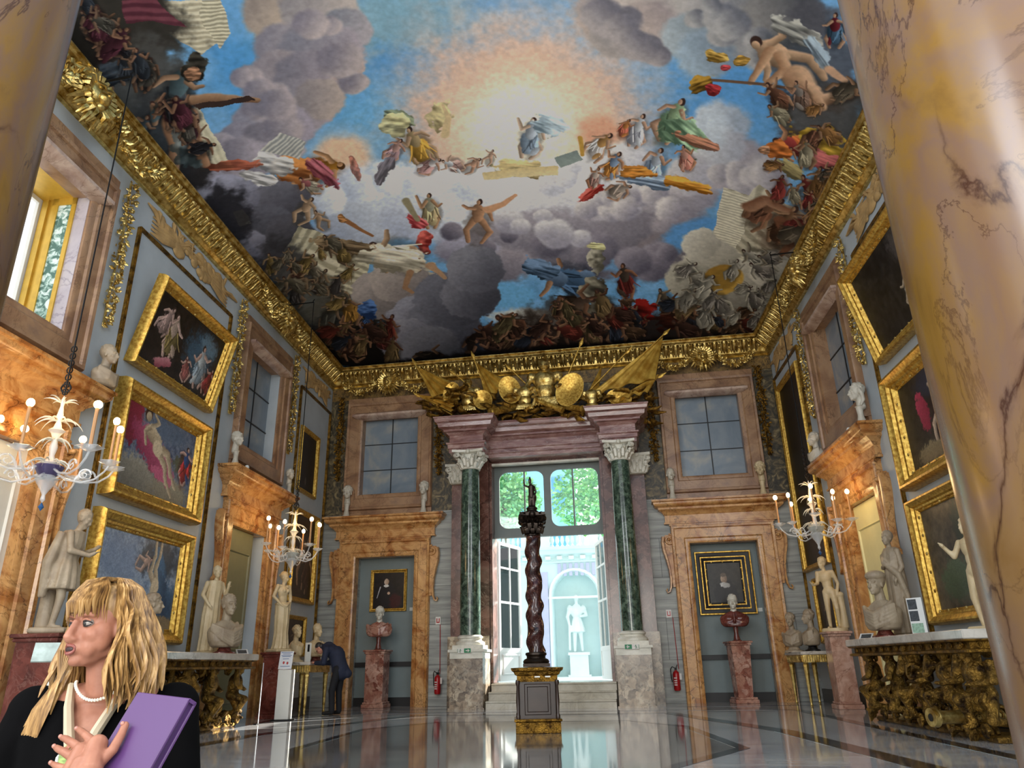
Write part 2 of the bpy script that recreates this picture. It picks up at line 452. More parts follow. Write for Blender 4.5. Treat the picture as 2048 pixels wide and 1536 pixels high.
def faux_mat():
    m, nt, b = base_mat('cloudy_blue_pane', 0.25)  # reflections are put into the pane's lighter cloud tones
    v = coords(nt); n = noise(nt, v, 0.9, 6, 0.6)
    nt.links.new(ramp(nt, [(0.35, srgb('6f7e8c')), (0.5, srgb('808c96')), (0.66, srgb('a3a298'))], n.outputs[0]), b.inputs['Base Color'])
    return m
FAUX = faux_mat()
BARM = plain('glazing_bar', '1c2024', 0.5)
def false_window(p):
    m = MB().box(-DW, DW, 0.24, 0.28, 5.72, 8.1)
    tag(m.build('pane', FAUX, p, smooth=0), kind='structure')
    b = MB().box(-0.015, 0.015, 0.22, 0.245, 5.72, 8.1)
    for z in (6.51, 7.31): b.box(-DW, DW, 0.222, 0.243, z - .013, z + .013)
    tag(b.build('glazing_bar', BARM, p, smooth=0), kind='structure')
    w = MB().box(-DW - .02, DW + .02, 0.3, 0.34, 5.7, 8.12)
    tag(w.build('window_back', PANEL, p, smooth=0), kind='structure')
def scroll_bracket(s):
    # long S shaped console hanging beside the architrave, outline in x,z
    m = MB(); pts = []; rad = []
    for i in range(20):        # upper volute
        a = PI * 0.5 + i * 0.42; r = 0.15 * (1 - i / 26)
        pts.append((s * (1.40 + r * math.cos(a)), -0.1, 4.02 + r * math.sin(a) + 0.0))
    m.tube(pts, 0.028, 6)
    # body tapering down to a small curl
    body = [(1.55, 4.1), (1.575, 3.95), (1.56, 3.75), (1.50, 3.5), (1.455, 3.25), (1.44, 3.0), (1.455, 2.8), (1.5, 2.68), (1.56, 2.66), (1.58, 2.72), (1.55, 2.76)]
    m.tube([(s * x, -0.09, z) for x, z in body], [0.05, 0.052, 0.05, 0.045, 0.04, 0.036, 0.034, 0.03, 0.028, 0.024, 0.015], 6, flat=2.2)
    m.cap((s * 1.4, -0.17, 4.02), (s * 1.4, -0.02, 4.02), 0.045, 0.045, 8)
    m.prism([(s * 1.34, 4.15), (s * 1.5, 4.15), (s * 1.56, 4.0), (s * 1.5, 3.6), (s * 1.42, 3.1), (s * 1.40, 2.8), (s * 1.34, 2.8)], -0.08, 0)
    return m
CPROF = [(0, 4.42), (0.03, 4.43), (0.03, 4.47), (0.0, 4.48), (0.0, 4.66), (0.03, 4.68), (0.04, 4.71), (0.1, 4.76), (0.16, 4.8), (0.17, 4.85), (0.24, 4.88), (0.28, 4.93), (0.28, 4.98), (0.32, 5.0), (0.32, 5.05), (0, 5.07)]
def door_surround(p):
    m = MB(); m.rframe(-DW, DW, 0, DH, FR, open_bottom=True)
    tag(m.build('marble_architrave', GIALLO, p), kind='structure')
    f = MB(); f.box(-1.36, 1.36, -0.13, 0, 4.38, 4.43)
    f.sweep([(-1.46, 0.0), (-1.46, -0.12), (1.46, -0.12), (1.46, 0.0)], CPROF)
    tag(f.build('cornice_shelf', GIALLO, p), kind='structure')
    for s in (-1, 1):
        tag(scroll_bracket(s).build('scroll_bracket', GIALLO, p), kind='structure')
def bay(i, loc, rz, door=True, win='false'):
    w = empty('window_%d' % i, loc, rz, kind='structure')
    win_surround(w)
    if win == 'false': false_window(w)
    d = empty('door_%d' % i, loc, rz, kind='structure')
    door_surround(d)
    return w, d
w1, d1 = bay(1, wl(cyn), AL, win='open')
w2, d2 = bay(2, wl(cyf), AL)
w3, d3 = bay(3, wr(cyf), AR)
w4, d4 = bay(4, (NX[0], YB, 0), 0)
w5, d5 = bay(5, (NX[1], YB, 0), 0)
# niches: painted backs with a dark rail and a low skirting
for d in (d4, d5):
    m = MB().box(-DW - .02, DW + .02, 0.45, 0.53, 0, DH + .02)
    tag(m.build('niche_back', PANEL, d, smooth=0), kind='structure')
    m = MB().box(-DW, DW, 0.38, 0.45, 1.0, 1.12).box(-DW, DW, 0.4, 0.45, 0, 0.22)
    tag(m.build('niche_rail', BLACK, d, smooth=0), kind='structure')
def leaf(p, mat, x0, x1, y=0.33, ang=0.0, panels=((0.35, 1.25), (1.42, 1.62), (1.8, 3.4)), name='door_leaf', h=DH - .02):
    m = MB().box(x0, x1, y, y + .05, 0.02, h)
    g = MB()
    for a, b in panels:
        g.rframe(x0 + .16, x1 - .16, a, b, [(0, 0.0), (0.02, 0.03), (0.05, 0.0)])
    g.xf(Matrix.Translation((0, y, 0)))
    m.join(g)
    if ang: m.xf(TR(x0, y, 0) @ Matrix.Rotation(ang, 4, 'Z') @ TR(-x0, -y, 0))
    return tag(m.build(name, mat, p, smooth=0), kind='structure')
GREENL = plain('greenish_door_paint', '7c7b5e', 0.5, var=0.06)
leaf(d1, WHITE, -DW, DW, y=0.1)
leaf(d2, GREENL, -DW, 0.5, y=0.1)
m = MB().box(-1.6, 1.6, 1.4, 1.45, -.1, 4.3).box(-1.6, -1.55, .5, 1.45, -.1, 4.3).box(1.55, 1.6, .5, 1.45, -.1, 4.3).box(-1.6, 1.6, .5, 1.45, 4.2, 4.3).box(-1.6, 1.6, .5, .52, 3.93, 4.3); tag(m.build('dark_room_beyond', BLACK, d2, smooth=0), kind='structure')  # black shell: the unlit room's darkness is put into its colour
CREAML = plain('bright_cream_door', 'e6dfa8', 0.5, var=0.03)
leaf(d3, CREAML, -0.8, DW, y=0.1)
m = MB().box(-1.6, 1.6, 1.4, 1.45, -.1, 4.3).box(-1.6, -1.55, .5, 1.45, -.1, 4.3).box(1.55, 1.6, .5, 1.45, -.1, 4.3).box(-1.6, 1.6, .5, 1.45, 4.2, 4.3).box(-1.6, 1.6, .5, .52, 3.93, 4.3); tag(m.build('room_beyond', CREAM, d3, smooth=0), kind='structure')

for d in (d2, d3):
    tag(MB().box(-DW - .02, -DW + .004, .02, .52, 0, DH).box(DW - .004, DW + .02, .02, .52, 0, DH).box(-DW, DW, .02, .52, DH - .004, DH + .02).build('marble_reveal', GIALLO, d, smooth=0), kind='structure')
# deep embrasure of the real window on the left
EMB = plain('gilded_yellow_moulding', 'c9a23c', 0.4, 0.3, bmp=0.1)
def foliage_mat():
    m, nt, b = base_mat('painted_foliage_panel', 0.6)
    v = coords(nt); n = noise(nt, v, 9, 5, 1.0)
    nt.links.new(ramp(nt, [(0.44, srgb('4f7468')), (0.52, srgb('9fc0b4')), (0.6, srgb('dfeeea'))], n.outputs[0]), b.inputs['Base Color'])
    return m
FOL = foliage_mat()
m = MB()
m.box(DW - .02, DW + .1, 0.0, 0.2, 5.72, 8.1).box(-DW - .1, -DW + .02, 0.0, 0.2, 5.72, 8.1).box(-DW, DW, 0, 0.42, 5.62, 5.74)
tag(m.build('marble_reveal', marble('lilac_marble', ['a8a0a8', 'bcb4ba', 'cac2be'], '857c88', rough=0.25), w1, smooth=0), kind='structure')
m = MB()
m.box(DW - .01, DW + .1, 0.2, .9, 5.6, 8.2).box(-DW - .1, -DW + .01, 0.2, .9, 5.6, 8.2).box(-DW, DW, 0.42, .9, 5.6, 5.7).box(-DW - .1, DW + .1, 0.0, .9, 8.09, 8.22)
for a, b2 in ((0.2, 0.27), (0.5, 0.6), (.68, .78)): m.box(DW - .045, DW, a, b2, 5.7, 8.1)
m.box(DW - .045, DW, 0.2, .6, 5.7, 5.86).box(DW - .045, DW, 0.2, .6, 7.97, 8.1)
tag(m.build('gilded_embrasure', EMB, w1, smooth=0), kind='structure')
m = MB().box(DW - .025, DW, 0.27, 0.5, 5.86, 7.97)
tag(m.build('painted_panel', FOL, w1, smooth=0), kind='structure')
m = MB().rframe(-DW, DW, 5.7, 8.1, [(0, 0), (-.09, 0), (-.09, .06), (0, .06)]); m.box(-.03, .03, -.06, 0, 5.7, 8.1)
m.xf(Matrix.Translation((0, .86, 0)))
tag(m.build('window_sash', WHITE, w1, smooth=0), kind='structure')

# ---- gilded cornice ------------------------------------------------------------------------
path = [wl(4.0)[:2], (XL, YB), (XR, YB), wr(4.0)[:2]]
prof = [(0, 9.1), (0.05, 9.1), (0.07, 9.12), (0.05, 9.14), (0.09, 9.16), (0.12, 9.19), (0.16, 9.2), (0.13, 9.22), (0.14, 9.24),
        (0.16, 9.3), (0.22, 9.42), (0.32, 9.5), (0.34, 9.51), (0.36, 9.55), (0.43, 9.56), (0.46, 9.6), (0.44, 9.62), (0.48, 9.63), (0.48, 9.66), (0.0, 9.68)]
m = MB().sweep(path, prof)
cornice = tag(m.build('trim_2', GOLD), kind='structure')
lf = MB()
def leaf_row(p0, p1, nrm, step=0.27):
    p0 = Vector(p0); p1 = Vector(p1); d = p1 - p0; L = d.length; d.normalize(); n = int(L / step)
    nv = Vector(nrm)
    for i in range(n):
        c = p0 + d * ((i + 0.5) * L / n)
        for k, w in ((-0.07, 0.035), (0.0, 0.05), (0.07, 0.035)):
            pts = []
            for t, (o, z) in enumerate(((0.13, 9.25), (0.2, 9.31), (0.27, 9.4), (0.35, 9.47), (0.40, 9.48), (0.40, 9.43))):
                q = c + d * (k * (1 + 0.15 * t)) + nv * o
                pts.append((q.x, q.y, z))
            lf.tube(pts, [w * .7, w, w * 1.1, w * 1.1, w * .9, w * .4], 5)
        # berry between leaves
        q = c + d * (L / n / 2) + nv * 0.25
        lf.ell((q.x, q.y, 9.38), (0.04, 0.04, 0.06), 6, 4)
nl = Vector((math.sin(AL), -math.cos(AL))); nr = Vector((math.sin(AR), -math.cos(AR)))
leaf_row(wl(5)[:2], (XL, YB - .3), nl); leaf_row((XL + .3, YB), (XR - .3, YB), Vector((0, -1))); leaf_row((XR, YB - .3), wr(5)[:2], nr)
tag(lf.build('acanthus_leaves', GOLD, cornice, smooth=60), kind='structure')
# dark painted frieze with gilded swags below the cornice on the end wall
FRZ = marble('gilded_frieze', ['2c241a', '4a3a20', '7a5f30', '3c3426'], 'a98640', scale=7, vscale=5, rough=0.5, vw=0.04)
m = MB().box(XL + .02, -6.3, YB - .03, YB, 8.72, 9.11).box(1.6, XR - .02, YB - .03, YB, 8.72, 9.11).box(-6.3, 1.6, YB - .03, YB, 8.72, 9.11)
tag(m.build('trim_3', FRZ, smooth=0), kind='structure')
# thin gilded picture mouldings on the side walls
def strips(fn, rz, side, idx):
    m = MB()
    def ver(Y, z0, z1):
        x = (Y - 12.0) * side * K; m.box(x - .035, x + .035, -.05, 0, z0, z1); m.box(x - .012, x + .012, -.065, 0, z0, z1)
    def hor(Y0, Y1, z):
        a, b = sorted(((Y0 - 12.0) * side * K, (Y1 - 12.0) * side * K)); m.box(a, b, -.05, 0, z - .03, z + .03)
    for Y in (10.0, 13.55): ver(Y, 1.0, 8.35)
    hor(10.0, 13.55, 8.35); hor(10.0, 13.55, 1.0)
    for Y in (17.85, 20.25): ver(Y, 1.0, 8.3)
    hor(17.85, 20.25, 8.3)
    return tag(m.build('trim_%d' % idx, GOLDD, loc=fn(12.0), rot=(0, 0, rz), smooth=0), kind='structure')
strips(wl, AL, 1, 4); strips(wr, AR, -1, 5)
BASEM = plain('skirting_stone', '3b3834', 0.35)
m = MB().box(0, (cyn - 3 - 1.35), -.06, 0, 0, .3).box(cyn - 3 + 1.35, cyf - 3 - 1.35, -.06, 0, 0, .3).box(cyf - 3 + 1.35, 17.2, -.06, 0, 0, .3)
tag(m.build('baseboard_left', BASEM, loc=wl(3.0), rot=(0, 0, AL), smooth=0), kind='structure')
m = MB().box(0.2, YB - cyf - 1.35, -.06, 0, 0, .3).box(YB - cyf + 1.35, 17.2, -.06, 0, 0, .3)
tag(m.build('baseboard_right', BASEM, loc=wr(YB), rot=(0, 0, AR), smooth=0), kind='structure')
# ---------------------------------------------------------------- painting helpers (colours of painted surfaces, kept per vertex)
def vnoise(x, y, seed):
    rs = np.random.RandomState(seed); T = rs.rand(256, 256).astype(np.float32)
    xi = np.floor(x).astype(int); yi = np.floor(y).astype(int)
    fx = (x - xi).astype(np.float32); fy = (y - yi).astype(np.float32)
    fx = fx * fx * (3 - 2 * fx); fy = fy * fy * (3 - 2 * fy)
    a = T[yi & 255, xi & 255]; b = T[yi & 255, (xi + 1) & 255]; c = T[(yi + 1) & 255, xi & 255]; d = T[(yi + 1) & 255, (xi + 1) & 255]
    return (a * (1 - fx) + b * fx) * (1 - fy) + (c * (1 - fx) + d * fx) * fy
def fbm(x, y, seed=0, oct=4):
    s = 0; a = 0.5; t = 0
    for i in range(oct):
        s = s + a * vnoise(x * 2 ** i + 17.3 * i, y * 2 ** i + 5.1 * i, seed + i); t += a; a *= 0.5
    return s / t
def hexc(h): return np.array([int(h[i:i + 2], 16) / 255 for i in (0, 2, 4)], np.float32)
class Canvas:
    # a rectangle of the plane [x0,x1] x [y0,y1], painted in sRGB values
    def __init__(s, x0, x1, y0, y1, nx, ny, seed=1, warp=1.0):
        s.b = (x0, x1, y0, y1); s.nx = nx; s.ny = ny; s.seed = seed
        s.X, s.Y = np.meshgrid(np.linspace(x0, x1, nx, dtype=np.float32), np.linspace(y0, y1, ny, dtype=np.float32))
        s.C = np.zeros((ny, nx, 3), np.float32)
        k = 6.0 / warp
        s.n3 = fbm(s.X * k * 2.5, s.Y * k * 2.5, seed + 71, 4) - 0.5
        s.n1 = fbm(s.X * k, s.Y * k, seed + 11, 4) - 0.5; s.n2 = fbm(s.X * k, s.Y * k, seed + 31, 4) - 0.5
        s.fine = fbm(s.X * k * 5, s.Y * k * 5, seed + 51, 3) - 0.5
        s.warp = warp
    def win(s, xa, xb, ya, yb):
        x0, x1, y0, y1 = s.b
        i0 = int(max(0, (xa - x0) / (x1 - x0) * (s.nx - 1))); i1 = int(min(s.nx, (xb - x0) / (x1 - x0) * (s.nx - 1) + 2))
        j0 = int(max(0, (ya - y0) / (y1 - y0) * (s.ny - 1))); j1 = int(min(s.ny, (yb - y0) / (y1 - y0) * (s.ny - 1) + 2))
        return (slice(j0, j1), slice(i0, i1)) if i1 > i0 and j1 > j0 else None
    def mix(s, w, m, col):
        m = m[..., None]; s.C[w] = s.C[w] * (1 - m) + col * m
    def blob(s, cx, cy, A, col, soft=0.2, jag=0.3, alpha=1.0, col2=None, ld=(0, 0), gam=1.0, rim=0.0, fold=0.0, k1=1, k2=1):
        # A = 2x2 axes (columns) of the ellipse; col2 = colour on the side of direction ld (in ellipse space)
        A = np.array(A, float).reshape(2, 2)
        ex = np.hypot(A[0, 0], A[0, 1]) * (1.25 + soft + jag * .4); ey = np.hypot(A[1, 0], A[1, 1]) * (1.25 + soft + jag * .4)
        w = s.win(cx - ex, cx + ex, cy - ey, cy + ey)
        if w is None: return
        I = np.linalg.inv(A); dx = s.X[w] - cx; dy = s.Y[w] - cy
        u = I[0, 0] * dx + I[0, 1] * dy; v = I[1, 0] * dx + I[1, 1] * dy
        r = np.sqrt(u * u + v * v); q = r; r = r + jag * (s.n1[w] + 0.9 * s.n3[w])
        m = np.clip((1 + soft * .5 - r) / max(soft, 0.02), 0, 1); m = m * m * (3 - 2 * m) * alpha
        c = hexc(col) * k1
        if col2:
            fo = fold * (fbm(u * 1.3 + cx * 9, v * 3.6 + cy * 7, 5, 2) - .5) if fold else 0
            t = np.clip(0.5 + 0.6 * (u * ld[0] + v * ld[1]) + 0.3 * s.n2[w] + rim * (q ** 4 - .25) + 2 * fo, 0, 1)[..., None] ** gam
            c = c * (1 - t) + np.minimum(hexc(col2) * k2, 1) * t
        s.mix(w, m, c)
    def line(s, pts, w0, w1, col, alpha=1.0, col2=None, soft=0.35):
        P = np.array(pts, float).reshape(-1, 2); n = len(P)
        L = np.concatenate([[0], np.cumsum(np.hypot(*(P[1:] - P[:-1]).T))]); L = L / max(L[-1], 1e-6)
        mw = max(w0, w1) * 1.6
        w = s.win(P[:, 0].min() - mw, P[:, 0].max() + mw, P[:, 1].min() - mw, P[:, 1].max() + mw)
        if w is None: return
        X = s.X[w] + s.n1[w] * mw * .35; Y = s.Y[w] + s.n2[w] * mw * .35
        best = np.full(X.shape, 1e9, np.float32); side = np.zeros(X.shape, np.float32)
        for i in range(n - 1):
            a, b = P[i], P[i + 1]; d = b - a; q = max(d @ d, 1e-9)
            t = np.clip(((X - a[0]) * d[0] + (Y - a[1]) * d[1]) / q, 0, 1)
            dx = X - a[0] - t * d[0]; dy = Y - a[1] - t * d[1]
            ww = w0 + (w1 - w0) * (L[i] + t * (L[i + 1] - L[i]))
            k = np.hypot(dx, dy) / np.maximum(ww, 1e-4)
            sd = (dx * -d[1] + dy * d[0]) / math.sqrt(q) / np.maximum(ww, 1e-4)
            side = np.where(k < best, sd, side); best = np.minimum(best, k)
        m = np.clip((1 - best) / soft, 0, 1) * alpha
        c = hexc(col)
        if col2:
            t = np.clip(0.5 + 0.6 * side, 0, 1)[..., None]; c = c * (1 - t) + hexc(col2) * t
        s.mix(w, m, c)
    def poly(s, pts, col, col2=None, stripe=None, alpha=1.0, jag=0.0):
        P = np.array(pts, float).reshape(-1, 2)
        w = s.win(P[:, 0].min(), P[:, 0].max(), P[:, 1].min(), P[:, 1].max())
        if w is None: return
        X = s.X[w] + s.n1[w] * jag; Y = s.Y[w] + s.n2[w] * jag; ins = np.zeros(X.shape, bool)
        for i in range(len(P)):
            a = P[i]; b = P[(i + 1) % len(P)]
            c = ((a[1] > Y) != (b[1] > Y)) & (X < (b[0] - a[0]) * (Y - a[1]) / ((b[1] - a[1]) or 1e-9) + a[0])
            ins ^= c
        c = hexc(col)
        if col2:
            d = P[1] - P[0]; q = np.hypot(*d) or 1
            t = ((X - P[0, 0]) * -d[1] + (Y - P[0, 1]) * d[0]) / q
            if stripe: t = 0.5 + 0.5 * np.sign(np.sin(t * 2 * PI / stripe)) * np.abs(np.sin(t * 2 * PI / stripe)) ** .5
            else: t = np.clip((t - t.min()) / (np.ptp(t) + 1e-6), 0, 1)
            t = np.clip(t + .4 * s.n1[w], 0, 1)[..., None]; c = c * (1 - t) + hexc(col2) * t
        s.mix(w, ins.astype(np.float32) * alpha, c)
    def figure(s, x, y, a, L, drap, flesh='c79c7c', drap2=None, seed=0, B=None, dark='3a2c28', nude=False):
        # a loosely brushed figure: a = direction (radians) from feet to head, L = length ; B maps local axes to the plane
        rn = random.Random(seed); M = np.array(B if B is not None else [1, 0, 0, 1], float).reshape(2, 2)
        ca, sa = math.cos(a), math.sin(a)
        def T(u, v):
            q = M @ np.array([u * ca - v * sa, u * sa + v * ca]) * L; return (x + q[0], y + q[1])
        def E(ru, rv, b=0.0):
            c, d = math.cos(a + b), math.sin(a + b)
            return (M @ np.array([[ru * c, -rv * d], [ru * d, rv * c]]) * L).ravel()
        sc = math.sqrt(abs(np.linalg.det(M))) * L
        d2 = drap2 or drap
        lo = lambda h, k: ''.join('%02x' % int(max(0, min(255, int(h[i:i + 2], 16) * k))) for i in (0, 2, 4))
        s.blob(*T(-.1, 0.03), E(.42, .26), lo(drap, .35), .5, .5, .45)
        # legs
        for k in (-1, 1):
            b = rn.uniform(.05, .22) * k
            s.line([*T(0.02, .05 * k), *T(-.22, b + .08 * k), *T(-.45, b * rn.uniform(.2, 1.4))], .085 * sc, .045 * sc, flesh, 1, lo(flesh, .55))
        if not nude:
            s.blob(*T(-.12, 0), E(.28, .2, rn.uniform(-.3, .3)), lo(drap, .55), .2, .6, 1, lo(drap, 1.12), (.3, .9), 1.0)
            for k in range(7):
                v = rn.uniform(-.15, .15); q = rn.uniform(-.1, .1)
                s.line([*T(.06, v), *T(-.12, v + q), *T(-.3 + rn.uniform(-.05, .08), v + q * 2.2)], .022 * sc, .012 * sc, lo(drap, rn.choice((.45, 1.25, 1.35, .7))), .8)
            s.blob(*T(-.3, rn.choice((-.14, .14))), E(.13, .06, rn.uniform(-.8, .8)), lo(d2, .7), .3, .8, .95, d2, (0, 1))
        # torso, arms, head
        s.blob(*T(.14, 0), E(.19, .125), flesh if nude else d2, .2, .4, 1, lo(flesh if nude else d2, .55), (.1, -.9))
        for k in (-1, 1):
            s.line([*T(.22, .08 * k), *T(.14 + rn.uniform(-.08, .12), .2 * k), *T(.1 + rn.uniform(-.12, .28), .3 * k)], .052 * sc, .032 * sc, flesh, 1, lo(flesh, .6))
        s.blob(*T(.36, 0.02), E(.066, .058), lo(dark, 1.1), .3, .5)
        s.blob(*T(.345, -.012), E(.048, .04), flesh, .3, .2, 1, lo(flesh, .6), (0, -.9))
    def grain(s, k=0.1):
        s.C = np.clip(s.C * (1 + k * s.fine[..., None] * 2) + k * .25 * s.n1[..., None], 0, 1)
    def tone(s, k=1.15, lift=0.04):
        s.C = np.clip((s.C - .45) * k + .45 + lift, 0, 1)
    def lin(s):
        c = np.clip(s.C, 0, 1); return np.where(c <= 0.04045, c / 12.92, ((c + 0.055) / 1.055) ** 2.4)
def painted_mat(name, rough=0.7, spec=0.3):
    m, nt, b = base_mat(name, rough, 0, spec)
    a = nt.nodes.new('ShaderNodeVertexColor'); a.layer_name = 'paint'
    nt.links.new(a.outputs[0], b.inputs['Base Color'])
    return m
FRESCO = painted_mat('fresco', 0.85, 0.1)
OILS = painted_mat('varnished_oil_paint', 0.35, 0.35)
def painted_surface(name, cv, pos, mat, parent=None):
    # pos: (ny*nx,3) vertex positions matching the canvas raster
    nx, ny = cv.nx, cv.ny
    me = bpy.data.meshes.new(name)
    me.vertices.add(nx * ny); me.vertices.foreach_set('co', pos.astype(np.float32).ravel())
    i = np.arange((nx - 1) * (ny - 1)); r = i // (nx - 1); c = i % (nx - 1); a = r * nx + c
    q = np.stack([a, a + 1, a + nx + 1, a + nx], 1).astype(np.int32)
    me.loops.add(q.size); me.loops.foreach_set('vertex_index', q.ravel())
    me.polygons.add(len(q)); me.polygons.foreach_set('loop_start', np.arange(0, q.size, 4, dtype=np.int32))
    me.polygons.foreach_set('use_smooth', [True] * len(q))
    me.update(); me.validate()
    at = me.color_attributes.new('paint', 'FLOAT_COLOR', 'POINT')
    col = np.ones((nx * ny, 4), np.float32); col[:, :3] = cv.lin().reshape(-1, 3)
    at.data.foreach_set('color', col.ravel())
    me.materials.append(mat)
    o = bpy.data.objects.new(name, me); COL.objects.link(o)
    if parent: o.parent = parent
    return o
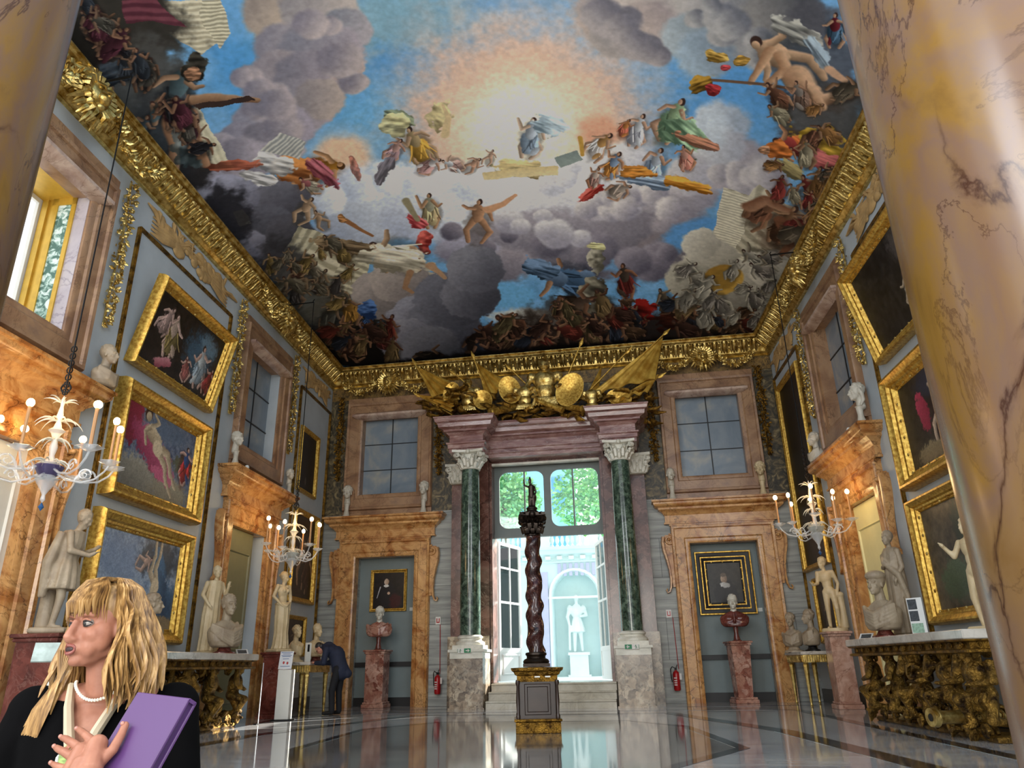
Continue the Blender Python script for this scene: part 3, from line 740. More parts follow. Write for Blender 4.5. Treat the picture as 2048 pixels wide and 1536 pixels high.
# painted content of the vault, metres on the ceiling plan
FRESCO_DATA = [("B",-0.789,9.846,[3.633,-0.169,0.551,1.411],"6b97bd",1.0,0.6,0.8,None,(0,0),0,0,1,1),
("B",-2.944,10.489,[1.45,-0.537,0.356,2.034],"4f8cc0",1.0,0.6,0.7,None,(0,0),0,0,1,1),
("B",1.833,11.268,[1.493,0.115,-0.122,1.864],"5b93c6",1.0,0.6,0.8,None,(0,0),0,0,1,1),
("B",-4.899,9.129,[0.764,-0.38,0.313,0.87],"7ea4b8",1.0,0.6,0.5,None,(0,0),0,0,1,1),
("B",-5.217,8.662,[0.433,-0.383,0.189,0.804],"7fa0a8",1.0,0.6,0.5,None,(0,0),0,0,1,1),
("B",-3.285,9.119,[1.388,-0.189,0.37,0.593],"93aaa6",1.0,0.6,0.6,None,(0,0),0,0,1,1),
("B",-0.153,10.739,[1.824,-0.118,0.188,1.697],"86b0d0",1.0,0.6,0.5,None,(0,0),0,0,1,1),
("B",-4.053,11.538,[1.229,-0.34,0.417,1.074],"6fb0d8",1.0,0.6,0.7,None,(0,0),0,0,1,1),
("B",-6.056,9.279,[0.496,-0.343,0.275,0.668],"4f8fc4",1.0,0.6,0.7,None,(0,0),0,0,1,1),
("B",-6.107,13.856,[0.588,-0.187,0.35,0.487],"5a93c8",1.0,0.6,0.9,None,(0,0),0,0,1,1),
("B",-1.604,12.282,[2.756,-0.478,0.487,3.121],"c9b9b0",0.6,0.25,0.75,None,(0,0),0,0,1,1),
("B",-1.655,12.273,[2.194,-0.375,0.392,2.394],"e2bba0",0.5,0.25,0.85,None,(0,0),0,0,1,1),
("B",-1.626,12.428,[1.648,-0.271,0.291,1.766],"ecd8bd",0.6,0.2,0.9,None,(0,0),0,0,1,1),
("B",-1.706,12.264,[1.02,-0.185,0.184,1.16],"f6efdb",0.7,0.2,0.95,None,(0,0),0,0,1,1),
("B",-5.402,12.034,[0.683,-0.332,0.344,0.857],"a8bcc8",0.7,0.2,0.7,None,(0,0),0,0,1,1),
("B",-5.42,12.025,[0.5,-0.242,0.253,0.621],"e6bf9c",0.6,0.2,0.9,None,(0,0),0,0,1,1),
("B",-0.124,12.511,[0.408,-0.027,0.032,0.44],"dca083",0.8,0.3,0.8,None,(0,0),0,0,1,1),
("B",0.344,9.66,[0.753,-0.029,0.061,0.75],"7f7b80",0.36,0.3,1,"b9aaa0",(-0.71,0.91),0.14,0,1,1),
("B",1.169,9.601,[0.89,0.02,0.018,0.894],"8f8a8c",0.36,0.3,1,"c2b6ac",(-0.87,0.75),0.14,0,1,1),
("B",2.041,9.589,[0.849,0.075,-0.046,0.87],"84848a",0.36,0.3,1,"b2aca6",(-0.98,0.6),0.14,0,1,1),
("B",0.282,10.14,[0.433,-0.018,0.034,0.446],"7b7a80",0.36,0.3,1,"a9a09a",(-0.79,0.84),0.14,0,1,1),
("B",0.583,10.272,[0.347,-0.007,0.019,0.361],"74747c",0.36,0.3,1,"a49c98",(-0.88,0.74),0.14,0,1,1),
("B",2.544,9.952,[0.689,0.087,-0.079,0.736],"6d7078",0.36,0.3,1,"9c9a98",(-1.05,0.47),0.14,0,1,1),
("B",2.966,9.696,[0.653,0.105,-0.096,0.697],"55565a",0.36,0.3,1,"8a8784",(-1.06,0.46),0.14,0,1,1),
("B",0.927,10.012,[0.589,0.003,0.018,0.606],"9a8f8e",0.36,0.3,1,"c5b5a8",(-0.9,0.72),0.14,0,1,1),
("B",1.6,10.176,[0.496,0.027,-0.015,0.522],"7e8890",0.36,0.3,1,"aab4b8",(-1.0,0.56),0.14,0,1,1),
("B",1.873,10.552,[0.501,0.037,-0.033,0.545],"7c8894",0.36,0.3,1,"9fb0bc",(-1.06,0.44),0.14,0,1,1),
("B",-5.092,8.4,[0.535,-0.246,0.223,0.516],"8f857e",0.2,0.245,1,"c2b09c",(1.04,0.49),0.14,0,1,1),
("B",-4.469,8.54,[0.599,-0.242,0.214,0.57],"8a8688",0.2,0.245,1,"b5aaa2",(0.99,0.58),0.14,0,1,1),
("B",-4.237,9.045,[0.433,-0.167,0.148,0.425],"7e8088",0.2,0.245,1,"a59fa2",(1.01,0.56),0.14,0,1,1),
("B",-5.295,9.014,[0.458,-0.219,0.207,0.466],"82808a",0.2,0.245,1,"a79d9c",(1.09,0.37),0.14,0,1,1),
("B",-4.829,9.389,[0.665,-0.29,0.27,0.684],"7e7e88",0.2,0.245,1,"a39aa0",(1.08,0.4),0.14,0,1,1),
("B",-5.621,9.511,[0.449,-0.229,0.225,0.481],"8a858c",0.2,0.245,1,"ab9f9e",(1.12,0.25),0.14,0,1,1),
("B",-5.23,9.889,[0.594,-0.28,0.273,0.641],"7c7a84",0.2,0.245,1,"a0969c",(1.12,0.25),0.14,0,1,1),
("B",-4.514,9.753,[0.311,-0.127,0.118,0.324],"9c8b88",0.2,0.245,1,"c0a89c",(1.08,0.39),0.14,0,1,1),
("B",-5.63,10.357,[0.557,-0.282,0.29,0.63],"7e7d87",0.2,0.245,1,"a1989e",(1.14,0.11),0.14,0,1,1),
("B",-5.235,10.348,[0.409,-0.192,0.191,0.455],"8a8486",0.2,0.245,1,"b1a49c",(1.14,0.17),0.14,0,1,1),
("B",-6.075,10.679,[0.47,-0.259,0.278,0.555],"807e8a",0.2,0.245,1,"a29ba6",(1.15,0.01),0.14,0,1,1),
("B",-6.465,10.363,[0.384,-0.228,0.249,0.455],"8a8a98",0.2,0.245,1,"a6a2ae",(1.15,0.02),0.14,0,1,1),
("B",-6.914,10.571,[0.357,-0.23,0.262,0.441],"7c7c8a",0.2,0.245,1,"9c98a4",(1.15,-0.05),0.14,0,1,1),
("B",-6.5,10.939,[0.46,-0.273,0.307,0.565],"74737e",0.2,0.245,1,"9a949e",(1.15,-0.07),0.14,0,1,1),
("B",-7.278,10.519,[0.306,-0.211,0.246,0.388],"87848c",0.2,0.245,1,"a7a2ac",(1.15,-0.08),0.14,0,1,1),
("B",-7.591,10.731,[0.298,-0.218,0.262,0.393],"84828c",0.2,0.245,1,"aaa4ae",(1.14,-0.13),0.14,0,1,1),
("B",-7.411,11.135,[0.35,-0.247,0.299,0.464],"75747f",0.2,0.245,1,"99949c",(1.14,-0.16),0.14,0,1,1),
("B",-5.172,13.582,[1.333,-0.391,0.608,1.148],"a9b4c8",0.36,0.28,1,"e3e8ee",(1.04,-0.5),0.14,0,1,1),
("B",-3.865,13.982,[1.33,-0.29,0.396,1.103],"c5cede",0.36,0.28,1,"f0f2f2",(0.9,-0.72),0.14,0,1,1),
("B",-2.72,14.18,[1.368,-0.222,0.279,1.118],"cfd6e0",0.36,0.28,1,"f2f2ee",(0.55,-1.01),0.14,0,1,1),
("B",-1.575,14.385,[1.379,-0.153,0.216,1.125],"c6ccd6",0.36,0.28,1,"efefec",(-0.26,-1.12),0.14,0,1,1),
("B",-0.413,14.358,[1.022,-0.063,0.084,0.838],"bcc2cc",0.36,0.28,1,"e8e6e2",(-0.85,-0.78),0.14,0,1,1),
("B",0.486,14.57,[1.015,-0.023,0.003,0.846],"b4b6c0",0.36,0.28,1,"dedad6",(-0.98,-0.61),0.14,0,1,1),
("B",1.269,14.717,[0.886,0.011,-0.067,0.758],"a7a6b0",0.36,0.28,1,"d2cdca",(-1.03,-0.51),0.14,0,1,1),
("B",1.809,14.492,[0.641,0.024,-0.086,0.558],"8e8c98",0.36,0.28,1,"c4bec0",(-1.07,-0.42),0.14,0,1,1),
("B",-5.869,14.192,[0.92,-0.303,0.502,0.828],"9aa4b6",0.36,0.28,1,"ccd4de",(1.0,-0.57),0.14,0,1,1),
("B",-2.654,15.092,[1.436,-0.219,0.27,1.174],"b4bac8",0.36,0.28,1,"e6e8ea",(0.31,-1.11),0.14,0,1,1),
("B",-1.213,15.324,[1.444,-0.133,0.184,1.178],"aeb0bc",0.36,0.28,1,"dfdfe0",(-0.42,-1.07),0.14,0,1,1),
("B",-4.409,14.639,[1.02,-0.243,0.346,0.862],"a9b2c4",0.36,0.28,1,"dfe4ea",(0.85,-0.77),0.14,0,1,1),
("B",0.409,13.421,[0.637,-0.016,0.013,0.521],"c4c6ce",0.36,0.28,1,"eae6e2",(-1.1,-0.33),0.14,0,1,1),
("B",-0.364,13.698,[0.657,-0.039,0.056,0.535],"cdd0d8",0.36,0.28,1,"f0eeea",(-0.98,-0.6),0.14,0,1,1),
("B",0.225,15.441,[1.186,-0.041,0.027,0.986],"908e9a",0.36,0.28,1,"c0bcc0",(-0.83,-0.79),0.14,0,1,1),
("B",1.163,15.426,[1.039,0.006,-0.066,0.889],"7c7a86",0.36,0.28,1,"aaa5aa",(-0.96,-0.64),0.14,0,1,1),
("B",2.268,12.268,[0.547,0.055,-0.085,0.659],"9aa6b4",0.36,0.28,1,"c8ccd0",(-1.15,0.03),0.14,0,1,1),
("B",2.556,13.388,[0.719,0.084,-0.156,0.916],"8f8c96",0.36,0.28,1,"b8b2b6",(-1.13,-0.19),0.14,0,1,1),
("B",3.174,13.702,[0.559,0.092,-0.172,0.746],"8b8a92",0.36,0.28,1,"b4b0b2",(-1.12,-0.24),0.14,0,1,1),
("B",2.231,12.993,[0.574,0.054,-0.096,0.71],"a4a8b2",0.36,0.28,1,"cfd0d0",(-1.14,-0.12),0.14,0,1,1),
("B",1.78,13.834,[0.515,0.029,-0.065,0.643],"a8a8b2",0.36,0.28,1,"cac8c8",(-1.11,-0.3),0.14,0,1,1),
("B",2.089,12.364,[0.325,0.045,-0.045,0.627],"c2cdd6",0.8,0.3,0.8,None,(0,0),0,0,1,1),
("B",-2.321,16.083,[1.382,-0.165,0.221,1.015],"6e6c76",0.36,0.3,1,"9d98a0",(0.05,-1.15),0.14,0,1,1),
("B",-0.83,16.472,[1.645,-0.111,0.157,1.208],"64626c",0.36,0.3,1,"8f8a92",(-0.48,-1.05),0.14,0,1,1),
("B",0.683,16.172,[1.337,-0.02,-0.019,1.02],"605e68",0.36,0.3,1,"8a868e",(-0.83,-0.79),0.14,0,1,1),
("B",-1.521,15.831,[1.235,-0.115,0.171,0.912],"75737d",0.36,0.3,1,"a39ea6",(-0.27,-1.12),0.14,0,1,1),
("B",-2.963,16.743,[0.908,-0.124,0.159,0.66],"6a6872",0.36,0.3,1,"9a949c",(0.21,-1.13),0.14,0,1,1),
("B",-3.735,15.996,[0.808,-0.139,0.195,0.603],"7c7a88",0.36,0.3,1,"b4b4c4",(0.51,-1.03),0.14,0,1,1),
("B",1.511,15.579,[0.574,0.011,-0.057,0.454],"777480",0.36,0.3,1,"a29ca2",(-0.97,-0.62),0.14,0,1,1),
("B",1.411,16.516,[0.846,0.01,-0.064,0.665],"625f66",0.36,0.3,1,"837c80",(-0.89,-0.73),0.14,0,1,1),
("B",1.869,15.906,[0.632,0.13,-0.466,0.474],"5b93c8",0.5,0.4,0.9,None,(0,0),0,0,1,1),
("B",0.024,17.098,[0.75,-0.045,0.23,0.26],"6da0cc",0.7,0.4,0.7,None,(0,0),0,0,1,1),
("B",-8.5,15.642,[0.009,-0.009,0.01,0.019],"000000",0.2,0.3,1,None,(0,0),0,0,1,1),
("B",-3.041,17.907,[0.799,-0.122,0.227,0.492],"6aa3cc",0.3,0.4,0.95,None,(0,0),0,0,1,1),
("B",-5.298,15.489,[0.461,-0.126,0.192,0.403],"6c9cca",0.5,0.4,0.7,None,(0,0),0,0,1,1),
("B",-2.362,18.98,[1.255,-0.09,0.306,0.415],"c9c6bc",0.5,0.5,0.9,None,(0,0),0,0,1,1),
("B",-6.436,12.675,[0.19,-0.108,0.128,0.25],"b4bfd0",0.36,0.28,1,"eef1f2",(1.1,-0.33),0.14,0,1,1),
("B",-6.695,12.905,[0.323,-0.191,0.233,0.435],"b4bfd0",0.36,0.28,1,"eef1f2",(1.09,-0.37),0.14,0,1,1),
("B",-5.545,13.0,[0.237,-0.112,0.123,0.299],"b4bfd0",0.36,0.28,1,"eef1f2",(1.09,-0.38),0.14,0,1,1),
("B",-6.499,12.56,[0.347,-0.2,0.237,0.457],"b4bfd0",0.36,0.28,1,"eef1f2",(1.11,-0.32),0.14,0,1,1),
("B",-5.229,13.276,[0.227,-0.099,0.106,0.283],"b4bfd0",0.36,0.28,1,"eef1f2",(1.06,-0.44),0.14,0,1,1),
("B",-6.178,13.003,[0.353,-0.189,0.22,0.461],"b4bfd0",0.36,0.28,1,"eef1f2",(1.09,-0.38),0.14,0,1,1),
("B",-5.418,13.043,[0.332,-0.152,0.166,0.417],"b4bfd0",0.36,0.28,1,"eef1f2",(1.08,-0.39),0.14,0,1,1),
("B",-4.085,13.366,[0.214,-0.073,0.07,0.257],"c8d0dc",0.36,0.28,1,"f6f5f0",(1.02,-0.52),0.14,0,1,1),
("B",-2.817,13.677,[0.279,-0.069,0.06,0.33],"c8d0dc",0.36,0.28,1,"f6f5f0",(0.75,-0.88),0.14,0,1,1),
("B",-3.056,13.812,[0.427,-0.112,0.099,0.507],"c8d0dc",0.36,0.28,1,"f6f5f0",(0.78,-0.84),0.14,0,1,1),
("B",-3.987,13.467,[0.304,-0.101,0.096,0.365],"c8d0dc",0.36,0.28,1,"f6f5f0",(1.0,-0.56),0.14,0,1,1),
("B",-4.815,13.345,[0.196,-0.078,0.081,0.241],"c8d0dc",0.36,0.28,1,"f6f5f0",(1.05,-0.47),0.14,0,1,1),
("B",-4.824,13.06,[0.311,-0.126,0.13,0.381],"c8d0dc",0.36,0.28,1,"f6f5f0",(1.08,-0.4),0.14,0,1,1),
("B",-4.159,13.642,[0.244,-0.084,0.081,0.296],"c8d0dc",0.36,0.28,1,"f6f5f0",(0.99,-0.59),0.14,0,1,1),
("B",-4.298,13.398,[0.26,-0.093,0.091,0.315],"c8d0dc",0.36,0.28,1,"f6f5f0",(1.03,-0.51),0.14,0,1,1),
("B",-0.53,13.992,[0.35,-0.034,0.033,0.416],"c6c8d0",0.36,0.28,1,"f0ece6",(-0.88,-0.74),0.14,0,1,1),
("B",-0.073,14.395,[0.266,-0.018,0.014,0.319],"c6c8d0",0.36,0.28,1,"f0ece6",(-0.92,-0.69),0.14,0,1,1),
("B",-0.02,14.363,[0.293,-0.019,0.015,0.351],"c6c8d0",0.36,0.28,1,"f0ece6",(-0.93,-0.67),0.14,0,1,1),
("B",-0.899,13.642,[0.382,-0.046,0.048,0.45],"c6c8d0",0.36,0.28,1,"f0ece6",(-0.82,-0.81),0.14,0,1,1),
("B",0.326,14.771,[0.47,-0.02,0.008,0.568],"c6c8d0",0.36,0.28,1,"f0ece6",(-0.93,-0.67),0.14,0,1,1),
("B",-1.25,13.938,[0.41,-0.059,0.059,0.485],"c6c8d0",0.36,0.28,1,"f0ece6",(-0.54,-1.02),0.14,0,1,1),
("B",-0.37,14.217,[0.424,-0.037,0.034,0.505],"c6c8d0",0.36,0.28,1,"f0ece6",(-0.88,-0.74),0.14,0,1,1),
("B",-0.895,13.96,[0.238,-0.029,0.029,0.282],"c6c8d0",0.36,0.28,1,"f0ece6",(-0.75,-0.88),0.14,0,1,1),
("B",0.713,14.754,[0.206,-0.004,-0.004,0.252],"8f8c98",0.36,0.28,1,"d4cfcc",(-0.98,-0.6),0.14,0,1,1),
("B",-0.523,15.018,[0.314,-0.03,0.027,0.375],"8f8c98",0.36,0.28,1,"d4cfcc",(-0.71,-0.9),0.14,0,1,1),
("B",0.041,15.123,[0.33,-0.02,0.013,0.398],"8f8c98",0.36,0.28,1,"d4cfcc",(-0.84,-0.79),0.14,0,1,1),
("B",-0.151,14.611,[0.253,-0.018,0.015,0.303],"8f8c98",0.36,0.28,1,"d4cfcc",(-0.87,-0.75),0.14,0,1,1),
("B",1.009,14.536,[0.33,0.0,-0.016,0.406],"8f8c98",0.36,0.28,1,"d4cfcc",(-1.03,-0.51),0.14,0,1,1),
("B",0.417,14.662,[0.349,-0.013,0.003,0.422],"8f8c98",0.36,0.28,1,"d4cfcc",(-0.96,-0.64),0.14,0,1,1),
("B",1.369,15.019,[0.33,0.008,-0.028,0.414],"8f8c98",0.36,0.28,1,"d4cfcc",(-1.01,-0.55),0.14,0,1,1),
("B",0.108,14.609,[0.321,-0.018,0.012,0.386],"8f8c98",0.36,0.28,1,"d4cfcc",(-0.92,-0.69),0.14,0,1,1),
("B",0.349,15.055,[0.348,-0.015,0.005,0.422],"8f8c98",0.36,0.28,1,"d4cfcc",(-0.9,-0.71),0.14,0,1,1),
("B",-3.902,15.243,[0.274,-0.082,0.075,0.331],"5c5a66",0.36,0.28,1,"8f8a94",(0.67,-0.93),0.14,0,1,1),
("B",-2.532,15.673,[0.237,-0.049,0.041,0.28],"5c5a66",0.36,0.28,1,"8f8a94",(0.17,-1.14),0.14,0,1,1),
("B",1.058,17.148,[0.349,-0.002,-0.011,0.428],"5c5a66",0.36,0.28,1,"8f8a94",(-0.8,-0.83),0.14,0,1,1),
("B",0.958,17.002,[0.45,-0.005,-0.012,0.551],"5c5a66",0.36,0.28,1,"8f8a94",(-0.8,-0.83),0.14,0,1,1),
("B",-1.562,16.113,[0.488,-0.073,0.067,0.574],"5c5a66",0.36,0.28,1,"8f8a94",(-0.25,-1.12),0.14,0,1,1),
("B",1.102,16.719,[0.416,-0.001,-0.018,0.515],"5c5a66",0.36,0.28,1,"8f8a94",(-0.84,-0.79),0.14,0,1,1),
("B",0.39,16.921,[0.389,-0.016,0.006,0.465],"5c5a66",0.36,0.28,1,"8f8a94",(-0.72,-0.9),0.14,0,1,1),
("B",-0.366,16.424,[0.504,-0.042,0.033,0.597],"5c5a66",0.36,0.28,1,"8f8a94",(-0.61,-0.98),0.14,0,1,1),
("B",0.942,17.166,[0.52,-0.007,-0.011,0.634],"5c5a66",0.36,0.28,1,"8f8a94",(-0.78,-0.84),0.14,0,1,1),
("B",-0.678,16.791,[0.27,-0.027,0.023,0.316],"5c5a66",0.36,0.28,1,"8f8a94",(-0.5,-1.04),0.14,0,1,1),
("B",1.333,16.604,[0.268,0.003,-0.018,0.336],"5c5a66",0.36,0.28,1,"8f8a94",(-0.87,-0.75),0.14,0,1,1),
("B",-0.559,16.678,[0.513,-0.048,0.04,0.602],"5c5a66",0.36,0.28,1,"8f8a94",(-0.54,-1.02),0.14,0,1,1),
("B",-3.16,16.017,[0.229,-0.055,0.046,0.271],"5c5a66",0.36,0.28,1,"8f8a94",(0.35,-1.09),0.14,0,1,1),
("B",0.523,16.993,[0.466,-0.016,0.003,0.561],"5c5a66",0.36,0.28,1,"8f8a94",(-0.73,-0.89),0.14,0,1,1),
("B",-0.789,16.053,[0.283,-0.03,0.027,0.335],"9c9aa6",0.36,0.28,1,"d6d4d4",(-0.52,-1.03),0.14,0,1,1),
("B",-1.354,15.843,[0.451,-0.063,0.059,0.533],"9c9aa6",0.36,0.28,1,"d6d4d4",(-0.33,-1.1),0.14,0,1,1),
("B",-1.606,15.155,[0.225,-0.036,0.034,0.267],"9c9aa6",0.36,0.28,1,"d6d4d4",(-0.23,-1.13),0.14,0,1,1),
("B",-1.43,15.76,[0.401,-0.058,0.054,0.474],"9c9aa6",0.36,0.28,1,"d6d4d4",(-0.31,-1.11),0.14,0,1,1),
("B",-2.44,15.207,[0.368,-0.076,0.065,0.437],"9c9aa6",0.36,0.28,1,"d6d4d4",(0.19,-1.13),0.14,0,1,1),
("B",-2.456,15.145,[0.24,-0.05,0.043,0.286],"9c9aa6",0.36,0.28,1,"d6d4d4",(0.21,-1.13),0.14,0,1,1),
("B",-1.591,15.654,[0.312,-0.048,0.045,0.369],"9c9aa6",0.36,0.28,1,"d6d4d4",(-0.24,-1.13),0.14,0,1,1),
("B",-2.198,15.436,[0.247,-0.047,0.041,0.292],"9c9aa6",0.36,0.28,1,"d6d4d4",(0.05,-1.15),0.14,0,1,1),
("B",-6.094,9.336,[0.215,-0.12,0.121,0.233],"7c7a86",0.36,0.28,1,"b0a6a8",(1.13,0.21),0.14,0,1,1),
("B",-6.06,10.188,[0.148,-0.082,0.086,0.17],"7c7a86",0.36,0.28,1,"b0a6a8",(1.15,0.09),0.14,0,1,1),
("B",-6.297,11.209,[0.304,-0.173,0.194,0.373],"7c7a86",0.36,0.28,1,"b0a6a8",(1.15,-0.09),0.14,0,1,1),
("B",-5.977,9.938,[0.292,-0.159,0.164,0.328],"7c7a86",0.36,0.28,1,"b0a6a8",(1.14,0.14),0.14,0,1,1),
("B",-6.19,9.288,[0.183,-0.104,0.105,0.199],"7c7a86",0.36,0.28,1,"b0a6a8",(1.13,0.21),0.14,0,1,1),
("B",-6.053,10.482,[0.14,-0.077,0.082,0.164],"7c7a86",0.36,0.28,1,"b0a6a8",(1.15,0.05),0.14,0,1,1),
("B",-6.091,9.702,[0.256,-0.143,0.147,0.285],"7c7a86",0.36,0.28,1,"b0a6a8",(1.14,0.16),0.14,0,1,1),
("B",-6.237,9.995,[0.282,-0.161,0.169,0.322],"7c7a86",0.36,0.28,1,"b0a6a8",(1.15,0.1),0.14,0,1,1),
("B",-6.11,10.029,[0.246,-0.137,0.144,0.28],"7c7a86",0.36,0.28,1,"b0a6a8",(1.14,0.11),0.14,0,1,1),
("B",-6.112,10.674,[0.312,-0.173,0.186,0.368],"7c7a86",0.36,0.28,1,"b0a6a8",(1.15,0.01),0.14,0,1,1),
("B",-5.97,10.128,[0.295,-0.16,0.167,0.335],"7c7a86",0.36,0.28,1,"b0a6a8",(1.14,0.11),0.14,0,1,1),
("B",-6.155,11.058,[0.171,-0.095,0.105,0.207],"7c7a86",0.36,0.28,1,"b0a6a8",(1.15,-0.06),0.14,0,1,1),
("B",-4.555,9.995,[0.176,-0.072,0.068,0.187],"7e7a84",0.36,0.28,1,"b3a8a6",(1.1,0.34),0.14,0,1,1),
("B",-4.661,8.807,[0.168,-0.071,0.064,0.165],"7e7a84",0.36,0.28,1,"b3a8a6",(1.03,0.51),0.14,0,1,1),
("B",-4.536,10.219,[0.223,-0.091,0.086,0.24],"7e7a84",0.36,0.28,1,"b3a8a6",(1.11,0.3),0.14,0,1,1),
("B",-4.619,9.591,[0.325,-0.136,0.126,0.337],"7e7a84",0.36,0.28,1,"b3a8a6",(1.08,0.4),0.14,0,1,1),
("B",-4.428,8.884,[0.194,-0.078,0.07,0.19],"7e7a84",0.36,0.28,1,"b3a8a6",(1.01,0.54),0.14,0,1,1),
("B",-4.721,8.737,[0.284,-0.121,0.109,0.277],"7e7a84",0.36,0.28,1,"b3a8a6",(1.03,0.51),0.14,0,1,1),
("B",-4.429,10.22,[0.185,-0.074,0.069,0.198],"7e7a84",0.36,0.28,1,"b3a8a6",(1.11,0.32),0.14,0,1,1),
("B",-4.5,9.637,[0.329,-0.134,0.123,0.34],"7e7a84",0.36,0.28,1,"b3a8a6",(1.07,0.41),0.14,0,1,1),
("B",-6.601,11.195,[0.26,-0.157,0.18,0.325],"7a7884",0.36,0.28,1,"a8a2ac",(1.14,-0.11),0.14,0,1,1),
("B",-6.858,11.229,[0.286,-0.181,0.212,0.365],"7a7884",0.36,0.28,1,"a8a2ac",(1.14,-0.14),0.14,0,1,1),
("B",-7.126,10.736,[0.228,-0.153,0.178,0.289],"7a7884",0.36,0.28,1,"a8a2ac",(1.15,-0.09),0.14,0,1,1),
("B",-6.582,11.375,[0.185,-0.111,0.127,0.233],"7a7884",0.36,0.28,1,"a8a2ac",(1.14,-0.14),0.14,0,1,1),
("B",-7.309,10.902,[0.276,-0.191,0.227,0.358],"7a7884",0.36,0.28,1,"a8a2ac",(1.14,-0.13),0.14,0,1,1),
("B",-7.275,10.873,[0.173,-0.119,0.141,0.224],"7a7884",0.36,0.28,1,"a8a2ac",(1.14,-0.12),0.14,0,1,1),
("B",-7.261,10.568,[0.212,-0.146,0.17,0.269],"7a7884",0.36,0.28,1,"a8a2ac",(1.15,-0.08),0.14,0,1,1),
("B",-6.835,11.123,[0.306,-0.193,0.224,0.388],"7a7884",0.36,0.28,1,"a8a2ac",(1.14,-0.12),0.14,0,1,1),
("B",-6.996,10.817,[0.298,-0.195,0.225,0.376],"7a7884",0.36,0.28,1,"a8a2ac",(1.15,-0.09),0.14,0,1,1),
("B",1.081,10.601,[0.222,0.003,0.001,0.238],"74727a",0.36,0.28,1,"a8a09e",(-1.01,0.56),0.14,0,1,1),
("B",0.081,9.619,[0.338,-0.019,0.034,0.335],"74727a",0.36,0.28,1,"a8a09e",(-0.62,0.97),0.14,0,1,1),
("B",0.941,10.345,[0.204,0.001,0.005,0.215],"74727a",0.36,0.28,1,"a8a09e",(-0.95,0.64),0.14,0,1,1),
("B",0.505,9.811,[0.311,-0.008,0.021,0.314],"74727a",0.36,0.28,1,"a8a09e",(-0.78,0.85),0.14,0,1,1),
("B",0.669,10.437,[0.213,-0.003,0.009,0.224],"74727a",0.36,0.28,1,"a8a09e",(-0.93,0.68),0.14,0,1,1),
("B",0.395,9.973,[0.16,-0.005,0.012,0.163],"74727a",0.36,0.28,1,"a8a09e",(-0.78,0.84),0.14,0,1,1),
("B",0.213,9.767,[0.354,-0.017,0.032,0.355],"74727a",0.36,0.28,1,"a8a09e",(-0.69,0.92),0.14,0,1,1),
("B",0.47,9.984,[0.303,-0.009,0.02,0.309],"74727a",0.36,0.28,1,"a8a09e",(-0.8,0.82),0.14,0,1,1),
("B",0.802,10.39,[0.306,-0.001,0.01,0.322],"74727a",0.36,0.28,1,"a8a09e",(-0.94,0.66),0.14,0,1,1),
("B",0.623,10.24,[0.27,-0.005,0.014,0.281],"74727a",0.36,0.28,1,"a8a09e",(-0.88,0.73),0.14,0,1,1),
("B",2.126,10.109,[0.236,0.022,-0.018,0.251],"6a6c74",0.36,0.28,1,"a4a2a0",(-1.04,0.5),0.14,0,1,1),
("B",1.688,9.778,[0.193,0.012,-0.005,0.198],"6a6c74",0.36,0.28,1,"a4a2a0",(-0.97,0.63),0.14,0,1,1),
("B",2.197,10.015,[0.204,0.02,-0.017,0.216],"6a6c74",0.36,0.28,1,"a4a2a0",(-1.03,0.5),0.14,0,1,1),
("B",2.078,9.745,[0.304,0.028,-0.019,0.315],"6a6c74",0.36,0.28,1,"a4a2a0",(-1.0,0.57),0.14,0,1,1),
("B",1.898,9.501,[0.168,0.013,-0.007,0.171],"6a6c74",0.36,0.28,1,"a4a2a0",(-0.96,0.64),0.14,0,1,1),
("B",2.692,10.135,[0.24,0.033,-0.033,0.261],"6a6c74",0.36,0.28,1,"a4a2a0",(-1.07,0.42),0.14,0,1,1),
("B",2.275,9.855,[0.293,0.031,-0.025,0.308],"6a6c74",0.36,0.28,1,"a4a2a0",(-1.03,0.52),0.14,0,1,1),
("B",2.836,10.48,[0.314,0.047,-0.052,0.352],"6a6c74",0.36,0.28,1,"a4a2a0",(-1.1,0.34),0.14,0,1,1),
("B",2.789,13.681,[0.308,0.041,-0.078,0.401],"8c8a94",0.36,0.28,1,"c0bcbc",(-1.12,-0.24),0.14,0,1,1),
("B",2.364,13.685,[0.25,0.025,-0.049,0.319],"8c8a94",0.36,0.28,1,"c0bcbc",(-1.12,-0.25),0.14,0,1,1),
("B",3.115,13.602,[0.176,0.028,-0.052,0.233],"8c8a94",0.36,0.28,1,"c0bcbc",(-1.13,-0.22),0.14,0,1,1),
("B",2.844,13.802,[0.326,0.045,-0.085,0.428],"8c8a94",0.36,0.28,1,"c0bcbc",(-1.12,-0.26),0.14,0,1,1),
("B",2.713,13.56,[0.25,0.032,-0.06,0.323],"8c8a94",0.36,0.28,1,"c0bcbc",(-1.13,-0.22),0.14,0,1,1),
("B",3.351,13.769,[0.361,0.065,-0.121,0.489],"8c8a94",0.36,0.28,1,"c0bcbc",(-1.12,-0.25),0.14,0,1,1),
("B",3.047,13.629,[0.287,0.044,-0.083,0.379],"8c8a94",0.36,0.28,1,"c0bcbc",(-1.13,-0.23),0.14,0,1,1),
("B",3.259,13.458,[0.32,0.056,-0.101,0.425],"8c8a94",0.36,0.28,1,"c0bcbc",(-1.13,-0.2),0.14,0,1,1),
("B",-7.903,11.113,[0.293,-0.228,0.285,0.407],"74747f",0.12,0.21,1,"a2a2b2",(-0.43,-1.07),0.14,0,1,1),
("B",-7.695,11.67,[0.35,-0.259,0.328,0.49],"6e6f7c",0.12,0.21,1,"a0a2b4",(-0.43,-1.07),0.14,0,1,1),
